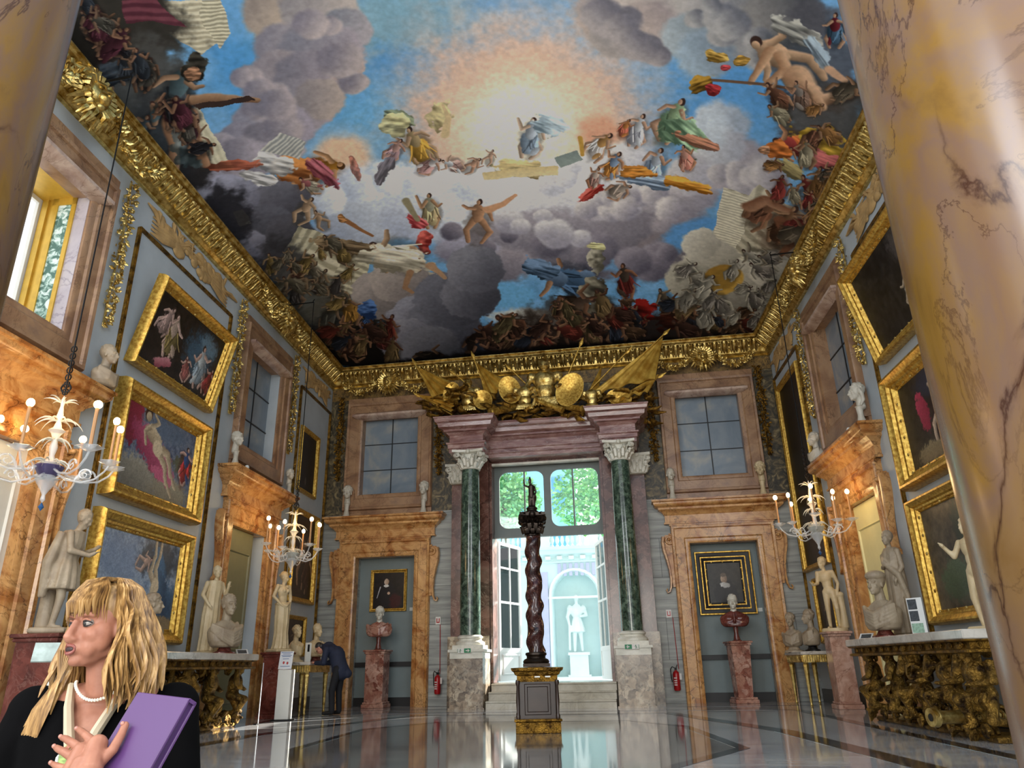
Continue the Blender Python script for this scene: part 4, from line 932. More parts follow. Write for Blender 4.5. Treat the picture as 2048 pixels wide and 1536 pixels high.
("B",-7.322,12.191,[0.459,-0.314,0.393,0.635],"60616c",0.12,0.21,1,"8c8e9e",(-0.43,-1.07),0.14,0,1,1),
("B",-6.927,12.514,[0.452,-0.284,0.348,0.613],"4a4a52",0.12,0.21,1,"6f707a",(-0.43,-1.07),0.14,0,1,1),
("B",-8.096,11.643,[0.296,-0.238,0.309,0.431],"666672",0.12,0.21,1,"9496a6",(-0.43,-1.07),0.14,0,1,1),
("B",-7.955,12.578,[0.361,-0.279,0.37,0.54],"55565f",0.12,0.21,1,"85869a",(-0.43,-1.07),0.14,0,1,1),
("B",-7.572,13.162,[0.479,-0.337,0.441,0.703],"3f4046",0.12,0.21,1,"63646e",(-0.43,-1.07),0.14,0,1,1),
("B",-8.168,13.439,[0.374,-0.299,0.409,0.593],"55565f",0.12,0.21,1,"888998",(-0.43,-1.07),0.14,0,1,1),
("B",-8.089,13.993,[0.356,-0.277,0.377,0.57],"4a4b54",0.12,0.21,1,"7a7b8a",(-0.43,-1.07),0.14,0,1,1),
("B",-7.313,13.605,[0.427,-0.281,0.362,0.619],"3c3c40",0.12,0.21,1,"5a5a62",(-0.43,-1.07),0.14,0,1,1),
("G",[-7.877,12.136,-7.694,12.198,-7.766,12.685,-7.983,12.59],"d4ceb4",None,None,1),
("G",[-6.628,7.348,-5.907,7.731,-5.955,8.418,-6.532,8.534,-6.724,7.88],"a39c86","c9c3ac",0.102,1),
("G",[-6.032,7.668,-5.78,7.793,-5.932,8.408,-6.252,8.585,-6.208,7.971],"c6c0a8","8f8a76",0.07,1),
("G",[-7.05,9.279,-7.31,11.137,-7.812,10.775,-7.384,9.699],"b8b49c","c8c4ae",0.109,1),
("G",[-8.325,14.606,-7.004,13.439,-6.041,15.563,-6.587,16.162,-7.668,16.163],"c2bea6","908c78",0.232,1),
("G",[-6.779,14.027,-6.392,14.929,-6.915,15.961,-7.962,15.91,-8.243,15.092],"cfcab4","a09b84",0.31,1),
("G",[-6.563,15.041,-6.161,15.719,-6.801,16.752,-7.75,16.362],"8f8a76","c6c2aa",0.212,1),
("G",[2.336,16.021,2.485,14.982,2.5,14.121,2.991,14.25,3.194,13.858,3.631,14.207,4.488,14.7,4.384,17.074,3.389,17.417],"c4c0ac","9a9684",0.264,1),
("G",[2.504,14.17,2.994,14.283,3.138,17.047,2.359,16.401],"d2cebc","b0ac98",0.091,1),
("G",[3.134,15.083,4.379,16.383,4.166,17.9,2.927,16.281],"b7b29e","8f8a78",0.273,1),
("G",[2.222,18.461,4.064,17.206,4.065,19.865,2.011,20.198],"7a766a","9a9688",0.333,1),
("B",-3.579,20.003,[6.281,-0.153,0.726,0.804],"15110f",0.45,0.6,1,None,(0,0),0,0,1,1),
("B",-7.833,17.977,[1.313,-0.64,0.796,1.641],"2c2a28",0.45,0.6,0.95,None,(0,0),0,0,1,1),
("B",-7.689,19.201,[1.234,-0.415,0.459,1.142],"171514",0.45,0.6,1,None,(0,0),0,0,1,1),
("B",0.166,19.624,[3.272,-0.045,0.273,0.876],"241d1a",0.45,0.6,0.95,None,(0,0),0,0,1,1),
("B",2.97,19.813,[1.654,0.084,0.086,1.116],"2a2420",0.45,0.6,0.95,None,(0,0),0,0,1,1),
("B",-7.95,16.193,[0.689,-0.429,0.602,1.001],"57564f",0.45,0.6,0.9,None,(0,0),0,0,1,1),
("B",-1.225,19.11,[1.559,-0.09,0.161,0.856],"3a342f",0.45,0.6,0.7,None,(0,0),0,0,1,1),
("B",-7.178,7.593,[0.71,-0.42,0.468,0.631],"35332f",0.45,0.6,1,None,(0,0),0,0,1,1),
("B",-7.734,7.61,[0.304,-0.288,0.229,0.411],"272522",0.45,0.6,1,None,(0,0),0,0,1,1),
("B",-7.488,8.702,[0.518,-0.468,0.397,0.742],"4a4a48",0.45,0.6,0.95,None,(0,0),0,0,1,1),
("B",-7.744,9.54,[0.415,-0.449,0.357,0.737],"3a3d40",0.45,0.6,0.95,None,(0,0),0,0,1,1),
("B",-7.847,10.497,[0.251,-0.363,0.234,0.627],"2e2d2e",0.45,0.6,0.95,None,(0,0),0,0,1,1),
("B",-8.096,12.226,[0.413,-0.413,0.437,0.772],"2a2a2e",0.45,0.6,0.9,None,(0,0),0,0,1,1),
("B",-8.001,14.573,[0.506,-0.474,0.511,1.015],"37373a",0.45,0.6,0.85,None,(0,0),0,0,1,1),
("B",3.679,10.379,[0.57,0.215,-0.147,1.135],"54545a",0.45,0.6,0.85,None,(0,0),0,0,1,1),
("B",4.031,11.81,[0.681,0.212,-0.256,1.099],"4f4740",0.45,0.6,0.85,None,(0,0),0,0,1,1),
("B",4.218,15.415,[0.753,0.245,-0.372,1.473],"5c4c40",0.45,0.6,0.6,None,(0,0),0,0,1,1),
("B",3.488,18.317,[0.977,0.155,-0.183,1.421],"6a665c",0.45,0.6,0.8,None,(0,0),0,0,1,1),
("B",-6.328,16.997,[0.729,-0.326,0.338,0.968],"6e6a6a",0.096,0.21,1,"a39c98",(-0.92,-0.69),0.14,0,1,1),
("B",-5.65,16.618,[0.733,-0.291,0.295,0.933],"7b7574",0.096,0.21,1,"aaa29c",(-0.92,-0.69),0.14,0,1,1),
("B",-5.61,18.399,[0.892,-0.304,0.245,1.07],"4e4f58",0.096,0.21,1,"8e909c",(-0.92,-0.69),0.14,0,1,1),
("B",-5.162,18.944,[1.141,-0.337,0.237,1.3],"3c3d45",0.096,0.21,1,"70727c",(-0.92,-0.69),0.14,0,1,1),
("B",-4.581,17.81,[1.013,-0.293,0.24,1.179],"404149",0.096,0.21,1,"6f717b",(-0.92,-0.69),0.14,0,1,1),
("B",-6.276,19.129,[0.782,-0.29,0.2,0.959],"50515a",0.096,0.21,1,"8b8c96",(-0.92,-0.69),0.14,0,1,1),
("B",-5.671,19.712,[0.891,-0.273,0.153,1.009],"3f4046",0.096,0.21,1,"6d6e76",(-0.92,-0.69),0.14,0,1,1),
("B",-3.994,17.736,[0.812,-0.209,0.166,0.931],"44454d",0.096,0.21,1,"73747d",(-0.92,-0.69),0.14,0,1,1),
("B",-3.649,16.805,[0.778,-0.199,0.166,0.911],"55565f",0.096,0.21,1,"85868f",(-0.92,-0.69),0.14,0,1,1),
("B",2.395,16.989,[0.714,0.058,-0.116,0.96],"8a877c",0.16,0.3,1,"b9b6a8",(-0.93,-0.68),0.14,0,1,1),
("B",1.934,17.65,[0.628,0.028,-0.054,0.811],"7f7c72",0.16,0.3,1,"a9a698",(-0.85,-0.77),0.14,0,1,1),
("B",3.389,17.417,[0.578,0.094,-0.15,0.869],"8c897e",0.16,0.3,1,"b5b2a4",(-0.96,-0.64),0.14,0,1,1),
("B",3.85,18.242,[0.535,0.114,-0.13,0.883],"7f7c72",0.16,0.3,1,"a3a094",(-0.94,-0.66),0.14,0,1,1),
("B",2.899,18.861,[0.649,0.07,-0.046,0.925],"716e66",0.16,0.3,1,"98958a",(-0.85,-0.77),0.14,0,1,1),
("B",3.787,16.854,[0.487,0.101,-0.175,0.761],"9a978c",0.16,0.3,1,"c0bdb0",(-1.0,-0.57),0.14,0,1,1),
("B",2.117,16.248,[0.463,0.031,-0.072,0.608],"9a978c",0.16,0.3,1,"c6c3b6",(-0.96,-0.63),0.14,0,1,1),
("B",2.737,17.552,[0.473,0.14,-0.311,0.594],"8a6c34",0.15,0.1,1,"b8964c",(0.5,0.7),0,0,1,1),
("B",2.737,17.552,[0.338,0.093,-0.222,0.396],"7d6430",0.3,0.1,0.6,None,(0,0),0,0,1,1),
("F",-1.534,12.519,-1.4,95.0,"a9bed2","d9c0a8","c4ced8",1,[0.0104,-0.0022,0.0018,0.0148],"3a2c28",False),
("B",-1.033,12.302,[0.342,-0.112,0.241,0.288],"a7c4d6",0.15,1.0,0.95,"c8dae2",(0,-1),0,0.9,0.62,1.08),
("B",-1.888,13.403,[0.586,-0.063,0.183,0.284],"c9b27c",0.15,1.0,0.95,"dcc890",(0,-1),0,0.9,0.62,1.08),
("G",[-2.737,13.404,-1.06,13.456,-1.096,13.778,-2.732,13.658],"cdb987","e0d2a8",None,1),
("F",-2.479,12.967,-1.22,40.0,"d9d4cc","d7b59c",None,2,[0.0107,-0.0031,0.0022,0.0155],"3a2c28",True),
("F",-2.902,13.118,-0.7,50.0,"d8d0cc","d3ac92",None,3,[0.0107,-0.0035,0.0024,0.0157],"3a2c28",True),
("F",-3.328,13.013,-2.79,55.0,"c9a8a0","d7b8a0","d9dde0",4,[0.0106,-0.0038,0.0028,0.0156],"3a2c28",False),
("F",-3.884,12.205,-2.09,95.0,"c29a4c","c7a888","b7a27c",5,[0.0099,-0.0042,0.0032,0.0144],"3a2c28",False),
("B",-3.991,11.34,[0.266,-0.1,0.267,0.158],"7f8a70",0.15,1.0,0.9,"7f8a70",(0.2,-0.5),0,0.9,0.6,1.2),
("B",-4.148,11.505,[0.244,-0.095,0.085,0.294],"c5bf92",0.15,1.0,0.9,"c5bf92",(0.2,-0.5),0,0.9,0.6,1.2),
("B",-3.229,11.568,[0.159,-0.271,0.216,0.355],"b9ab7c",0.15,1.0,0.9,"d0c494",(0,-1),0,0.9,0.62,1.08),
("F",-4.37,12.194,-1.05,60.0,"a58a8c","c79e88","c8a59c",6,[0.0097,-0.0046,0.0036,0.0143],"3a2c28",False),
("L",[-3.257,12.08,-3.054,11.614,-3.084,11.251],0.111,0.037,"c9b48c",1,None),
("B",-4.758,12.699,[0.277,0.073,-0.325,0.132],"7a747c",0.15,1.0,0.9,"7a747c",(0.2,-0.5),0,0.9,0.6,1.2),
("F",-3.799,12.878,-0.52,60.0,"cda6a2","cfa78e","e4dedc",7,[0.0104,-0.0042,0.0032,0.0153],"3a2c28",False),
("F",-5.969,12.091,-0.26,120.0,"b77a44","c89c74","bf8a3e",8,[0.0088,-0.0058,0.0052,0.0137],"4a3420",False),
("B",-6.34,11.944,[0.418,-0.226,0.488,0.356],"a8683c",0.15,1.0,1,"c98c54",(0,-1),0,0.9,0.62,1.08),
("B",-5.939,12.281,[0.124,-0.162,0.52,0.117],"8a4450",0.15,1.0,0.95,"b4707c",(0,-1),0,0.9,0.62,1.08),
("B",-6.733,11.42,[0.29,-0.145,0.336,0.224],"b8bcc0",0.15,1.0,0.95,"dcdcd8",(0,-1),0,0.9,0.62,1.08),
("B",-7.037,11.614,[0.229,-0.111,0.36,0.147],"d8d8d4",0.15,1.0,0.9,"d8d8d4",(0.2,-0.5),0,0.9,0.6,1.2),
("G",[-6.738,11.01,-6.207,10.747,-5.9,11.236,-6.211,11.607],"8f9290","c3c2ba",0.087,1),
("B",-7.178,11.079,[0.359,-0.073,0.287,0.14],"a05a44",0.15,1.0,0.9,"a05a44",(0.2,-0.5),0,0.9,0.6,1.2),
("B",-5.309,12.364,[0.085,-0.048,-0.005,0.391],"a46a5c",0.15,1.0,0.8,"a46a5c",(0.2,-0.5),0,0.9,0.6,1.2),
("F",-6.32,12.396,-2.62,60.0,"c8c0ac","c8a488","a66a6c",9,[0.0087,-0.0061,0.0056,0.014],"3a2c28",False),
("F",-6.718,13.055,-1.05,70.0,"b5b09c","c4a98c","8fa09c",10,[0.0087,-0.0065,0.0063,0.0148],"3a2c28",True),
("F",-6.58,13.549,-2.09,50.0,"a8a28c","bca084",None,11,[0.0092,-0.0065,0.0063,0.0156],"3a2c28",True),
("F",-7.245,9.009,-1.22,150.0,"41464c","a98a70","54666c",12,[0.0061,-0.0053,0.0045,0.0087],"3a2c28",False),
("L",[-7.081,9.256,-6.697,9.457,-6.221,9.822],0.145,0.072,"a6876c",1,"6a5240"),
("G",[-7.145,9.366,-6.256,9.669,-6.236,9.813,-7.103,9.53],"3c302c",None,None,1),
("B",-6.686,8.725,[0.165,-0.129,0.104,0.223],"3a3832",0.15,1.0,1,"3a3832",(0.2,-0.5),0,0.9,0.6,1.2),
("B",-6.767,8.791,[0.095,-0.07,0.061,0.121],"a07a60",0.15,1.0,1,"a07a60",(0.2,-0.5),0,0.9,0.6,1.2),
("L",[-7.574,9.407,-7.796,9.927,-7.942,10.094,-8.092,10.423],0.154,0.081,"b89478",1,"745844"),
("L",[-7.274,9.51,-7.516,10.17,-7.656,10.672],0.157,0.092,"b08c70",1,"6c5240"),
("B",-7.616,9.937,[0.185,-0.275,0.091,0.635],"5a6c70",0.15,1.0,0.8,"7c8c90",(0.5,-0.8),0,0.9,0.62,1.08),
("F",-7.379,7.66,-0.7,90.0,"2c2b2a","806450","4b2f38",13,[0.0053,-0.0047,0.0037,0.007],"3a2c28",False),
("G",[-6.96,7.153,-6.571,7.381,-6.417,7.978,-6.829,7.664,-7.131,7.524],"4c2c34","6a4048",0.141,1),
("F",-7.876,8.158,-1.4,70.0,"33383e","8a6e58","1f2226",14,[0.0052,-0.0051,0.0042,0.0074],"3a2c28",False),
("B",-7.563,8.175,[0.341,-0.074,0.063,0.222],"30363e",0.15,1.0,0.9,"4c5660",(0,-1),0,0.9,0.62,1.08),
("B",-7.541,7.444,[0.063,-0.093,0.196,0.056],"8a705c",0.15,1.0,0.8,"8a705c",(0.2,-0.5),0,0.9,0.6,1.2),
("F",-8.03,9.285,-1.05,80.0,"3f464c","8f7460","4c565c",15,[0.0056,-0.0056,0.0051,0.0087],"3a2c28",False),
("F",-4.201,14.333,-1.66,80.0,"c4b48c","c79f7c","b7b49c",16,[0.0112,-0.0047,0.0036,0.0171],"3a2c28",False),
("B",-4.604,14.666,[0.189,-0.141,0.318,0.182],"c0484c",0.15,1.0,1,"d9797a",(0,-1),0,0.9,0.62,1.08),
("B",-4.609,15.348,[0.188,-0.132,0.064,0.471],"b0443f",0.15,1.0,1,"cc6a60",(0,-1),0,0.9,0.62,1.08),
("L",[-4.628,13.812,-4.578,14.58],0.112,0.07,"8d866c",1,None),
("F",-3.19,14.981,-1.48,100.0,"b59a7c","c69a78",None,17,[0.0119,-0.0038,0.0026,0.0177],"3a2c28",True),
("L",[-2.881,14.682,-2.491,14.543,-2.149,14.288],0.146,0.058,"c69a78",1,None),
("F",-5.471,15.623,-2.79,130.0,"d0c9b2","c0a284","ddd8c4",18,[0.0115,-0.0059,0.005,0.0185],"3a2c28",False),
("B",-6.359,14.841,[0.559,-0.12,0.518,0.247],"6c5c48",0.15,1.0,1,"8c7a60",(0,-1),0,0.9,0.62,1.08),
("L",[-5.742,14.706,-5.951,14.247,-6.107,13.856],0.044,0.074,"8c6444",1,None),
("B",-6.153,13.788,[0.088,-0.05,0.053,0.129],"a67a50",0.15,1.0,1,"a67a50",(0.2,-0.5),0,0.9,0.6,1.2),
("B",-5.53,15.808,[0.732,-0.173,0.573,0.385],"c4bda6",0.15,1.0,0.9,"e2dcc8",(0,-1),0,0.9,0.62,1.08),
("L",[-4.745,16.313,-4.492,16.902],0.16,0.08,"a6886c",1,None),
("L",[-5.318,16.425,-5.617,16.96,-5.487,17.226],0.129,0.065,"94765c",1,None),
("F",-0.098,12.932,-0.79,75.0,"cfc8c4","cfa98c","c49a64",20,[0.0104,-0.0009,0.0007,0.0152],"3a2c28",False),
("F",0.686,12.519,-1.22,80.0,"c9ccd6","d3ae94","dbe0e4",21,[0.01,-0.0002,0.0001,0.0145],"3a2c28",False),
("F",1.37,12.221,-1.13,110.0,"8fb08e","cfa88c","a9c49c",22,[0.0096,0.0004,-0.0005,0.014],"3a2c28",False),
("B",1.623,12.557,[0.351,-0.173,0.385,0.346],"7fa384",0.15,1.0,1,"b0ceaa",(0.3,-0.9),0,0.9,0.62,1.08),
("B",1.927,12.815,[0.393,-0.025,0.161,0.142],"b07c64",0.15,1.0,0.95,"b07c64",(0.2,-0.5),0,0.9,0.6,1.2),
("F",0.135,13.57,-1.05,70.0,"c98c4c","c99c7c","8fa3bc",23,[0.0108,-0.0007,0.0005,0.016],"3a2c28",False),
("F",1.041,13.575,-1.22,85.0,"a9bdd6","cfa88c","c9d4e0",24,[0.0105,0.0001,-0.0004,0.0159],"3a2c28",False),
("F",1.654,13.297,-1.75,60.0,"cc8c7c","c99878","d0a090",25,[0.0101,0.0006,-0.0011,0.0154],"3a2c28",False),
("B",0.827,14.065,[0.641,-0.028,0.155,0.228],"88a0bc",0.15,1.0,0.95,"b4c8dc",(0,-1),0,0.9,0.62,1.08),
("B",1.742,14.165,[0.481,-0.02,0.098,0.213],"d08a34",0.15,1.0,1,"e6a850",(0,-1),0,0.9,0.62,1.08),
("B",0.613,13.823,[0.389,-0.003,-0.001,0.179],"c98a44",0.15,1.0,1,"c98a44",(0.2,-0.5),0,0.9,0.6,1.2),
("B",-0.419,14.443,[0.321,0.066,-0.286,0.174],"c4443a",0.15,1.0,1,"dc7468",(0,-1),0,0.9,0.62,1.08),
("F",-0.271,13.951,-1.22,50.0,"a4847a","b78868","d8c8bc",26,[0.0111,-0.0011,0.0008,0.0165],"3a2c28",False),
("F",0.266,14.397,-0.35,60.0,"a09488","c09a80","b4a89c",27,[0.0112,-0.0007,0.0003,0.0169],"3a2c28",False),
("L",[-0.498,12.668,-0.489,13.206],0.062,0.05,"b8934c",1,None),
("G",[-1.087,13.212,-0.583,13.04,-0.502,13.363,-1.014,13.543],"7a8684","98a49c",None,1),
("F",0.437,12.441,-1.05,45.0,"b86c58","b5805c","cc8c54",28,[0.01,-0.0004,0.0003,0.0145],"3a2c28",False),
("F",3.164,10.496,-2.62,190.0,"8fa4b4","cdaa8a","7fa0b4",30,[0.0076,0.0017,-0.0015,0.0107],"3a2c28",True),
("L",[2.904,10.325,2.767,10.794,2.68,11.103],0.118,0.064,"cba888",1,"8c6a50"),
("L",[3.072,10.404,3.198,10.713,2.932,11.118],0.127,0.073,"cdaa8a",1,"8c6a50"),
("B",3.302,9.94,[0.433,-0.033,0.174,0.21],"8c8c88",0.15,1.0,1,"b4b2a8",(0,-1),0,0.9,0.62,1.08),
("B",3.66,10.277,[0.283,-0.076,0.365,0.117],"7a8894",0.15,1.0,0.9,"a4b4be",(0,-1),0,0.9,0.62,1.08),
("L",[3.443,10.771,3.843,11.246,4.184,11.012],0.223,0.121,"d0ae90",1,"8c6c54"),
("L",[3.368,10.789,3.71,11.167,3.876,11.419],0.224,0.112,"cdaa8a",1,"8c6c54"),
("L",[1.999,11.131,2.848,11.11,3.5,11.106],0.041,0.041,"6a5444",1,None),
("B",2.127,10.59,[0.181,-0.015,0.048,0.134],"a8843c",0.15,1.0,1,"d0ac60",(0,-1),0,0.9,0.62,1.08),
("B",2.461,10.633,[0.129,0.012,-0.017,0.112],"b08c48",0.15,1.0,1,"b08c48",(0.2,-0.5),0,0.9,0.6,1.2),
("B",1.833,11.268,[0.208,0.06,-0.127,0.183],"7a5c28",0.15,1.0,1,"a8843c",(0,-1),0,0.9,0.62,1.08),
("B",2.061,11.372,[0.12,-0.025,0.047,0.145],"a03c40",0.15,1.0,1,"a03c40",(0.2,-0.5),0,0.9,0.6,1.2),
("B",2.23,10.81,[0.1,0.007,-0.011,0.081],"b04c50",0.15,1.0,1,"b04c50",(0.2,-0.5),0,0.9,0.6,1.2),
("F",3.646,12.492,-2.97,110.0,"b4673c","b98c6c","a84c48",31,[0.0083,0.0022,-0.0029,0.0135],"3a2c28",False),
("B",4.037,12.277,[0.449,-0.013,0.081,0.397],"a88a30",0.15,1.0,1,"c8a84c",(0,-1),0,0.9,0.62,1.08),
("B",4.123,12.74,[0.418,-0.007,0.07,0.252],"a04c50",0.15,1.0,1,"c07470",(0,-1),0,0.9,0.62,1.08),
("B",3.414,12.711,[0.264,0.009,-0.009,0.255],"b8703c",0.15,1.0,1,"b8703c",(0.2,-0.5),0,0.9,0.6,1.2),
("B",3.672,13.22,[0.311,-0.043,0.161,0.257],"8c7a4c",0.15,1.0,0.9,"aa9864",(0,-1),0,0.9,0.62,1.08),
("B",3.153,12.789,[0.106,0.017,-0.03,0.127],"b88c6c",0.15,1.0,1,"b88c6c",(0.2,-0.5),0,0.9,0.6,1.2),
("F",3.52,11.221,-1.92,70.0,"7a6458","b08a70","8c847c",32,[0.0077,0.002,-0.0021,0.0116],"3a2c28",False),
("L",[3.862,10.547,4.116,10.691],0.106,0.071,"c09c80",1,None),
("F",3.771,9.74,-1.57,80.0,"4c6478","c09c80","6c2c34",33,[0.0067,0.0019,-0.0016,0.0094],"3a2c28",False),
("F",3.392,14.641,-0.52,100.0,"6a4c3c","9a7a60","7c5c48",34,[0.0097,0.0022,-0.0034,0.017],"3a2c28",False),
("F",3.848,15.009,-1.05,100.0,"70503c","a48468","8a6a50",35,[0.0095,0.0026,-0.0041,0.0176],"3a2c28",False),
("L",[3.086,14.651,3.349,14.308,3.772,14.497],0.212,0.132,"6f4e3c",1,"9a7860"),
("L",[3.727,14.874,4.055,15.691,3.913,16.163],0.159,0.079,"6a4a38",1,None),
("F",4.114,13.671,-2.09,80.0,"6c5c50","9c7c64","7c3c38",36,[0.0085,0.0027,-0.0039,0.0152],"3a2c28",False),
("F",-1.335,17.557,-2.97,130.0,"48617c","a98468","6c84a0",40,[0.0133,-0.0021,0.0015,0.019],"3a2c28",False),
("B",-1.949,17.094,[0.48,-0.108,0.266,0.319],"40566c",0.15,1.0,1,"7088a4",(0,-1),0,0.9,0.62,1.08),
("B",-0.649,18.202,[0.319,-0.209,0.198,0.597],"5a564c",0.15,1.0,1,"8c8878",(-0.8,0),0,0.9,0.62,1.08),
("B",-0.472,16.785,[0.206,-0.007,-0.011,0.488],"8c8878",0.15,1.0,1,"a8a494",(-1,0),0,0.9,0.62,1.08),
("B",-0.44,16.357,[0.276,-0.011,0.02,0.148],"c4c090",0.15,1.0,1,"c4c090",(0.2,-0.5),0,0.9,0.6,1.2),
("F",0.257,17.682,-1.75,80.0,"5c2c28","8f6850","4a4038",41,[0.0131,-0.0008,0.0005,0.0193],"3a2c28",False),
("B",0.545,18.963,[0.566,-0.074,0.174,0.463],"4c1614",0.15,1.0,1,"7a2420",(-0.3,-0.9),0,0.9,0.62,1.08),
("B",1.438,19.306,[0.469,0.002,0.018,0.539],"3c2018",0.15,1.0,1,"3c2018",(0.2,-0.5),0,0.9,0.6,1.2),
("F",-1.165,18.538,-0.35,100.0,"4a3c30","7c5e4a","5c4c40",42,[0.0139,-0.002,0.0014,0.0191],"3a2c28",False),
("F",-3.109,19.08,-2.62,80.0,"3c2c24","6e4e3c",None,50,[0.0144,-0.0034,0.0019,0.0192],"3a2c28",False),
("F",-4.095,19.54,-0.52,80.0,"2c241e","5a4436",None,51,[0.0147,-0.0041,0.002,0.0195],"3a2c28",False),
("F",-1.854,19.522,-0.17,90.0,"3a2f28","6c5040",None,52,[0.0145,-0.0024,0.0016,0.0189],"3a2c28",False),
("F",-7.26,17.235,-1.75,70.0,"8a6a38","8c705a",None,53,[0.0116,-0.008,0.0069,0.0213],"3a2c28",False),
("F",-6.995,17.892,-1.4,50.0,"44608a","a08070",None,54,[0.0126,-0.0077,0.0059,0.0218],"3a2c28",False),
("F",-7.795,17.15,-1.05,70.0,"4a4a44","84705c",None,55,[0.011,-0.0088,0.0079,0.0218],"3a2c28",False),
("F",-7.77,18.59,-0.7,80.0,"3a3c46","785a48",None,56,[0.0128,-0.0092,0.0063,0.0245],"3a2c28",False),
("F",-6.974,18.92,-2.44,60.0,"5c3430","8a6450",None,57,[0.0137,-0.0077,0.0046,0.023],"3a2c28",False),
("F",-7.429,15.589,-1.05,60.0,"6a6458","8a7860",None,58,[0.0099,-0.0078,0.0078,0.0187],"3a2c28",False),
("F",-8.148,15.732,-1.75,60.0,"4a4644","7a6654",None,59,[0.0092,-0.0086,0.009,0.0192],"3a2c28",False),
("F",-5.757,20.028,-0.17,70.0,"2a241e","5c4838",None,60,[0.0151,-0.0057,0.0022,0.0212],"3a2c28",False),
("F",-0.448,20.148,-2.97,90.0,"241c18","4c382c",None,61,[0.0146,-0.0015,0.0015,0.019],"3a2c28",False),
("F",1.3,18.485,-2.09,60.0,"5c5448","84725c",None,62,[0.0133,0.0,-0.0,0.0202],"3a2c28",False),
("F",3.039,20.652,-2.79,80.0,"241e1a","443830",None,63,[0.0146,0.0037,0.0031,0.0381],"3a2c28",False),
("F",-3.579,20.003,-2.97,70.0,"1f1a16","4a3a2e",None,64,[0.015,-0.0036,0.0017,0.0191],"3a2c28",False),
("F",-7.742,14.825,-1.92,50.0,"5c4038","745444",None,65,[0.0089,-0.0078,0.0082,0.0174],"3a2c28",False),
("F",-7.508,18.546,-2.8,47.2,"504834","5c4436",None,101,[0.0129,-0.0087,0.0059,0.0237],"3a2c28",False),
("F",-4.074,20.07,-1.61,52.4,"504834","5c4436",None,102,[0.0151,-0.004,0.0018,0.0194],"3a2c28",False),
("F",2.598,19.208,-1.62,66.1,"6a5a40","7a5c48",None,103,[0.0134,0.0013,-0.0002,0.0228],"3a2c28",False),
("F",-2.334,19.641,-0.35,64.9,"6a5a40","7a5c48",None,104,[0.0146,-0.0028,0.0017,0.0189],"3a2c28",False),
("F",-7.794,18.234,-1.91,68.7,"3c2c26","8c6c54",None,105,[0.0123,-0.0092,0.0068,0.0239],"3a2c28",False),
("F",-8.624,18.948,-2.8,71.4,"504834","5c4436",None,106,[0.0125,-0.0118,0.0073,0.0287],"3a2c28",False),
("F",-1.487,19.517,-2.86,73.0,"5c3028","8c6c54",None,107,[0.0144,-0.0022,0.0015,0.0189],"3a2c28",False),
("F",-6.552,18.479,-1.34,65.0,"5c3028","7a5c48",None,108,[0.0135,-0.0071,0.0047,0.0218],"3a2c28",False),
("F",-1.703,18.645,-1.79,43.9,"504834","5c4436",None,109,[0.014,-0.0024,0.0016,0.0191],"3a2c28",False),
("F",-2.204,19.842,-1.99,61.8,"5c3028","8c6c54",None,110,[0.0147,-0.0027,0.0016,0.0189],"3a2c28",False),
("F",-0.903,19.346,-2.0,48.5,"6a5a40","5c4436",None,111,[0.0143,-0.0018,0.0014,0.019],"3a2c28",False),
("F",1.481,18.674,-0.35,58.2,"2c3038","5c4436",None,112,[0.0134,0.0002,-0.0,0.0205],"3a2c28",False),
("F",2.738,19.353,-2.4,39.2,"2c3038","7a5c48",None,113,[0.0135,0.0015,-0.0001,0.0234],"3a2c28",False),
("F",-3.695,19.321,-2.71,72.5,"3c2c26","5c4436",None,115,[0.0146,-0.0039,0.002,0.0193],"3a2c28",False),
("F",3.554,19.495,-2.71,67.5,"5c3028","7a5c48",None,116,[0.0133,0.0029,-0.0003,0.0267],"3a2c28",False),
("F",1.836,19.03,-0.37,43.1,"504834","7a5c48",None,117,[0.0135,0.0005,0.0001,0.0212],"3a2c28",False),
("F",-3.971,20.015,-2.85,64.5,"3c2c26","5c4436",None,118,[0.015,-0.004,0.0018,0.0193],"3a2c28",False),
("F",-0.348,18.814,-1.49,43.7,"504834","7a5c48",None,119,[0.0139,-0.0014,0.0011,0.0192],"3a2c28",False),
("F",0.238,18.558,-2.87,38.6,"4a3a2c","7a5c48",None,120,[0.0136,-0.0009,0.0007,0.0195],"3a2c28",False),
("F",0.662,19.336,-0.19,38.1,"5c3028","5c4436",None,122,[0.014,-0.0006,0.0009,0.0199],"3a2c28",False),
("F",-8.33,18.322,-0.43,70.1,"504834","5c4436",None,123,[0.0118,-0.0104,0.0078,0.0255],"3a2c28",False),
("F",-6.742,18.386,-1.74,41.1,"504834","5c4436",None,124,[0.0133,-0.0073,0.005,0.022],"3a2c28",False),
("F",-2.646,19.623,-2.6,42.5,"504834","8c6c54",None,125,[0.0146,-0.003,0.0017,0.019],"3a2c28",False),
("F",-3.327,20.0,-1.75,64.8,"6a5a40","7a5c48",None,126,[0.0149,-0.0035,0.0017,0.0191],"3a2c28",False),
("F",-1.624,18.696,-1.7,39.9,"3c2c26","7a5c48",None,127,[0.014,-0.0023,0.0016,0.019],"3a2c28",False),
("F",-7.98,19.251,-3.04,60.2,"3c2c26","8c6c54",None,128,[0.0136,-0.01,0.0054,0.0266],"3a2c28",False),
("F",-7.751,17.987,-0.81,56.6,"6a5a40","8c6c54",None,130,[0.012,-0.009,0.0071,0.0233],"3a2c28",False),
("F",-6.786,19.508,-1.49,65.5,"6a5a40","5c4436",None,131,[0.0145,-0.0074,0.0035,0.0231],"3a2c28",False),
("F",-8.906,17.941,-0.36,65.5,"5c3028","5c4436",None,132,[0.0105,-0.0116,0.0097,0.0262],"3a2c28",False),
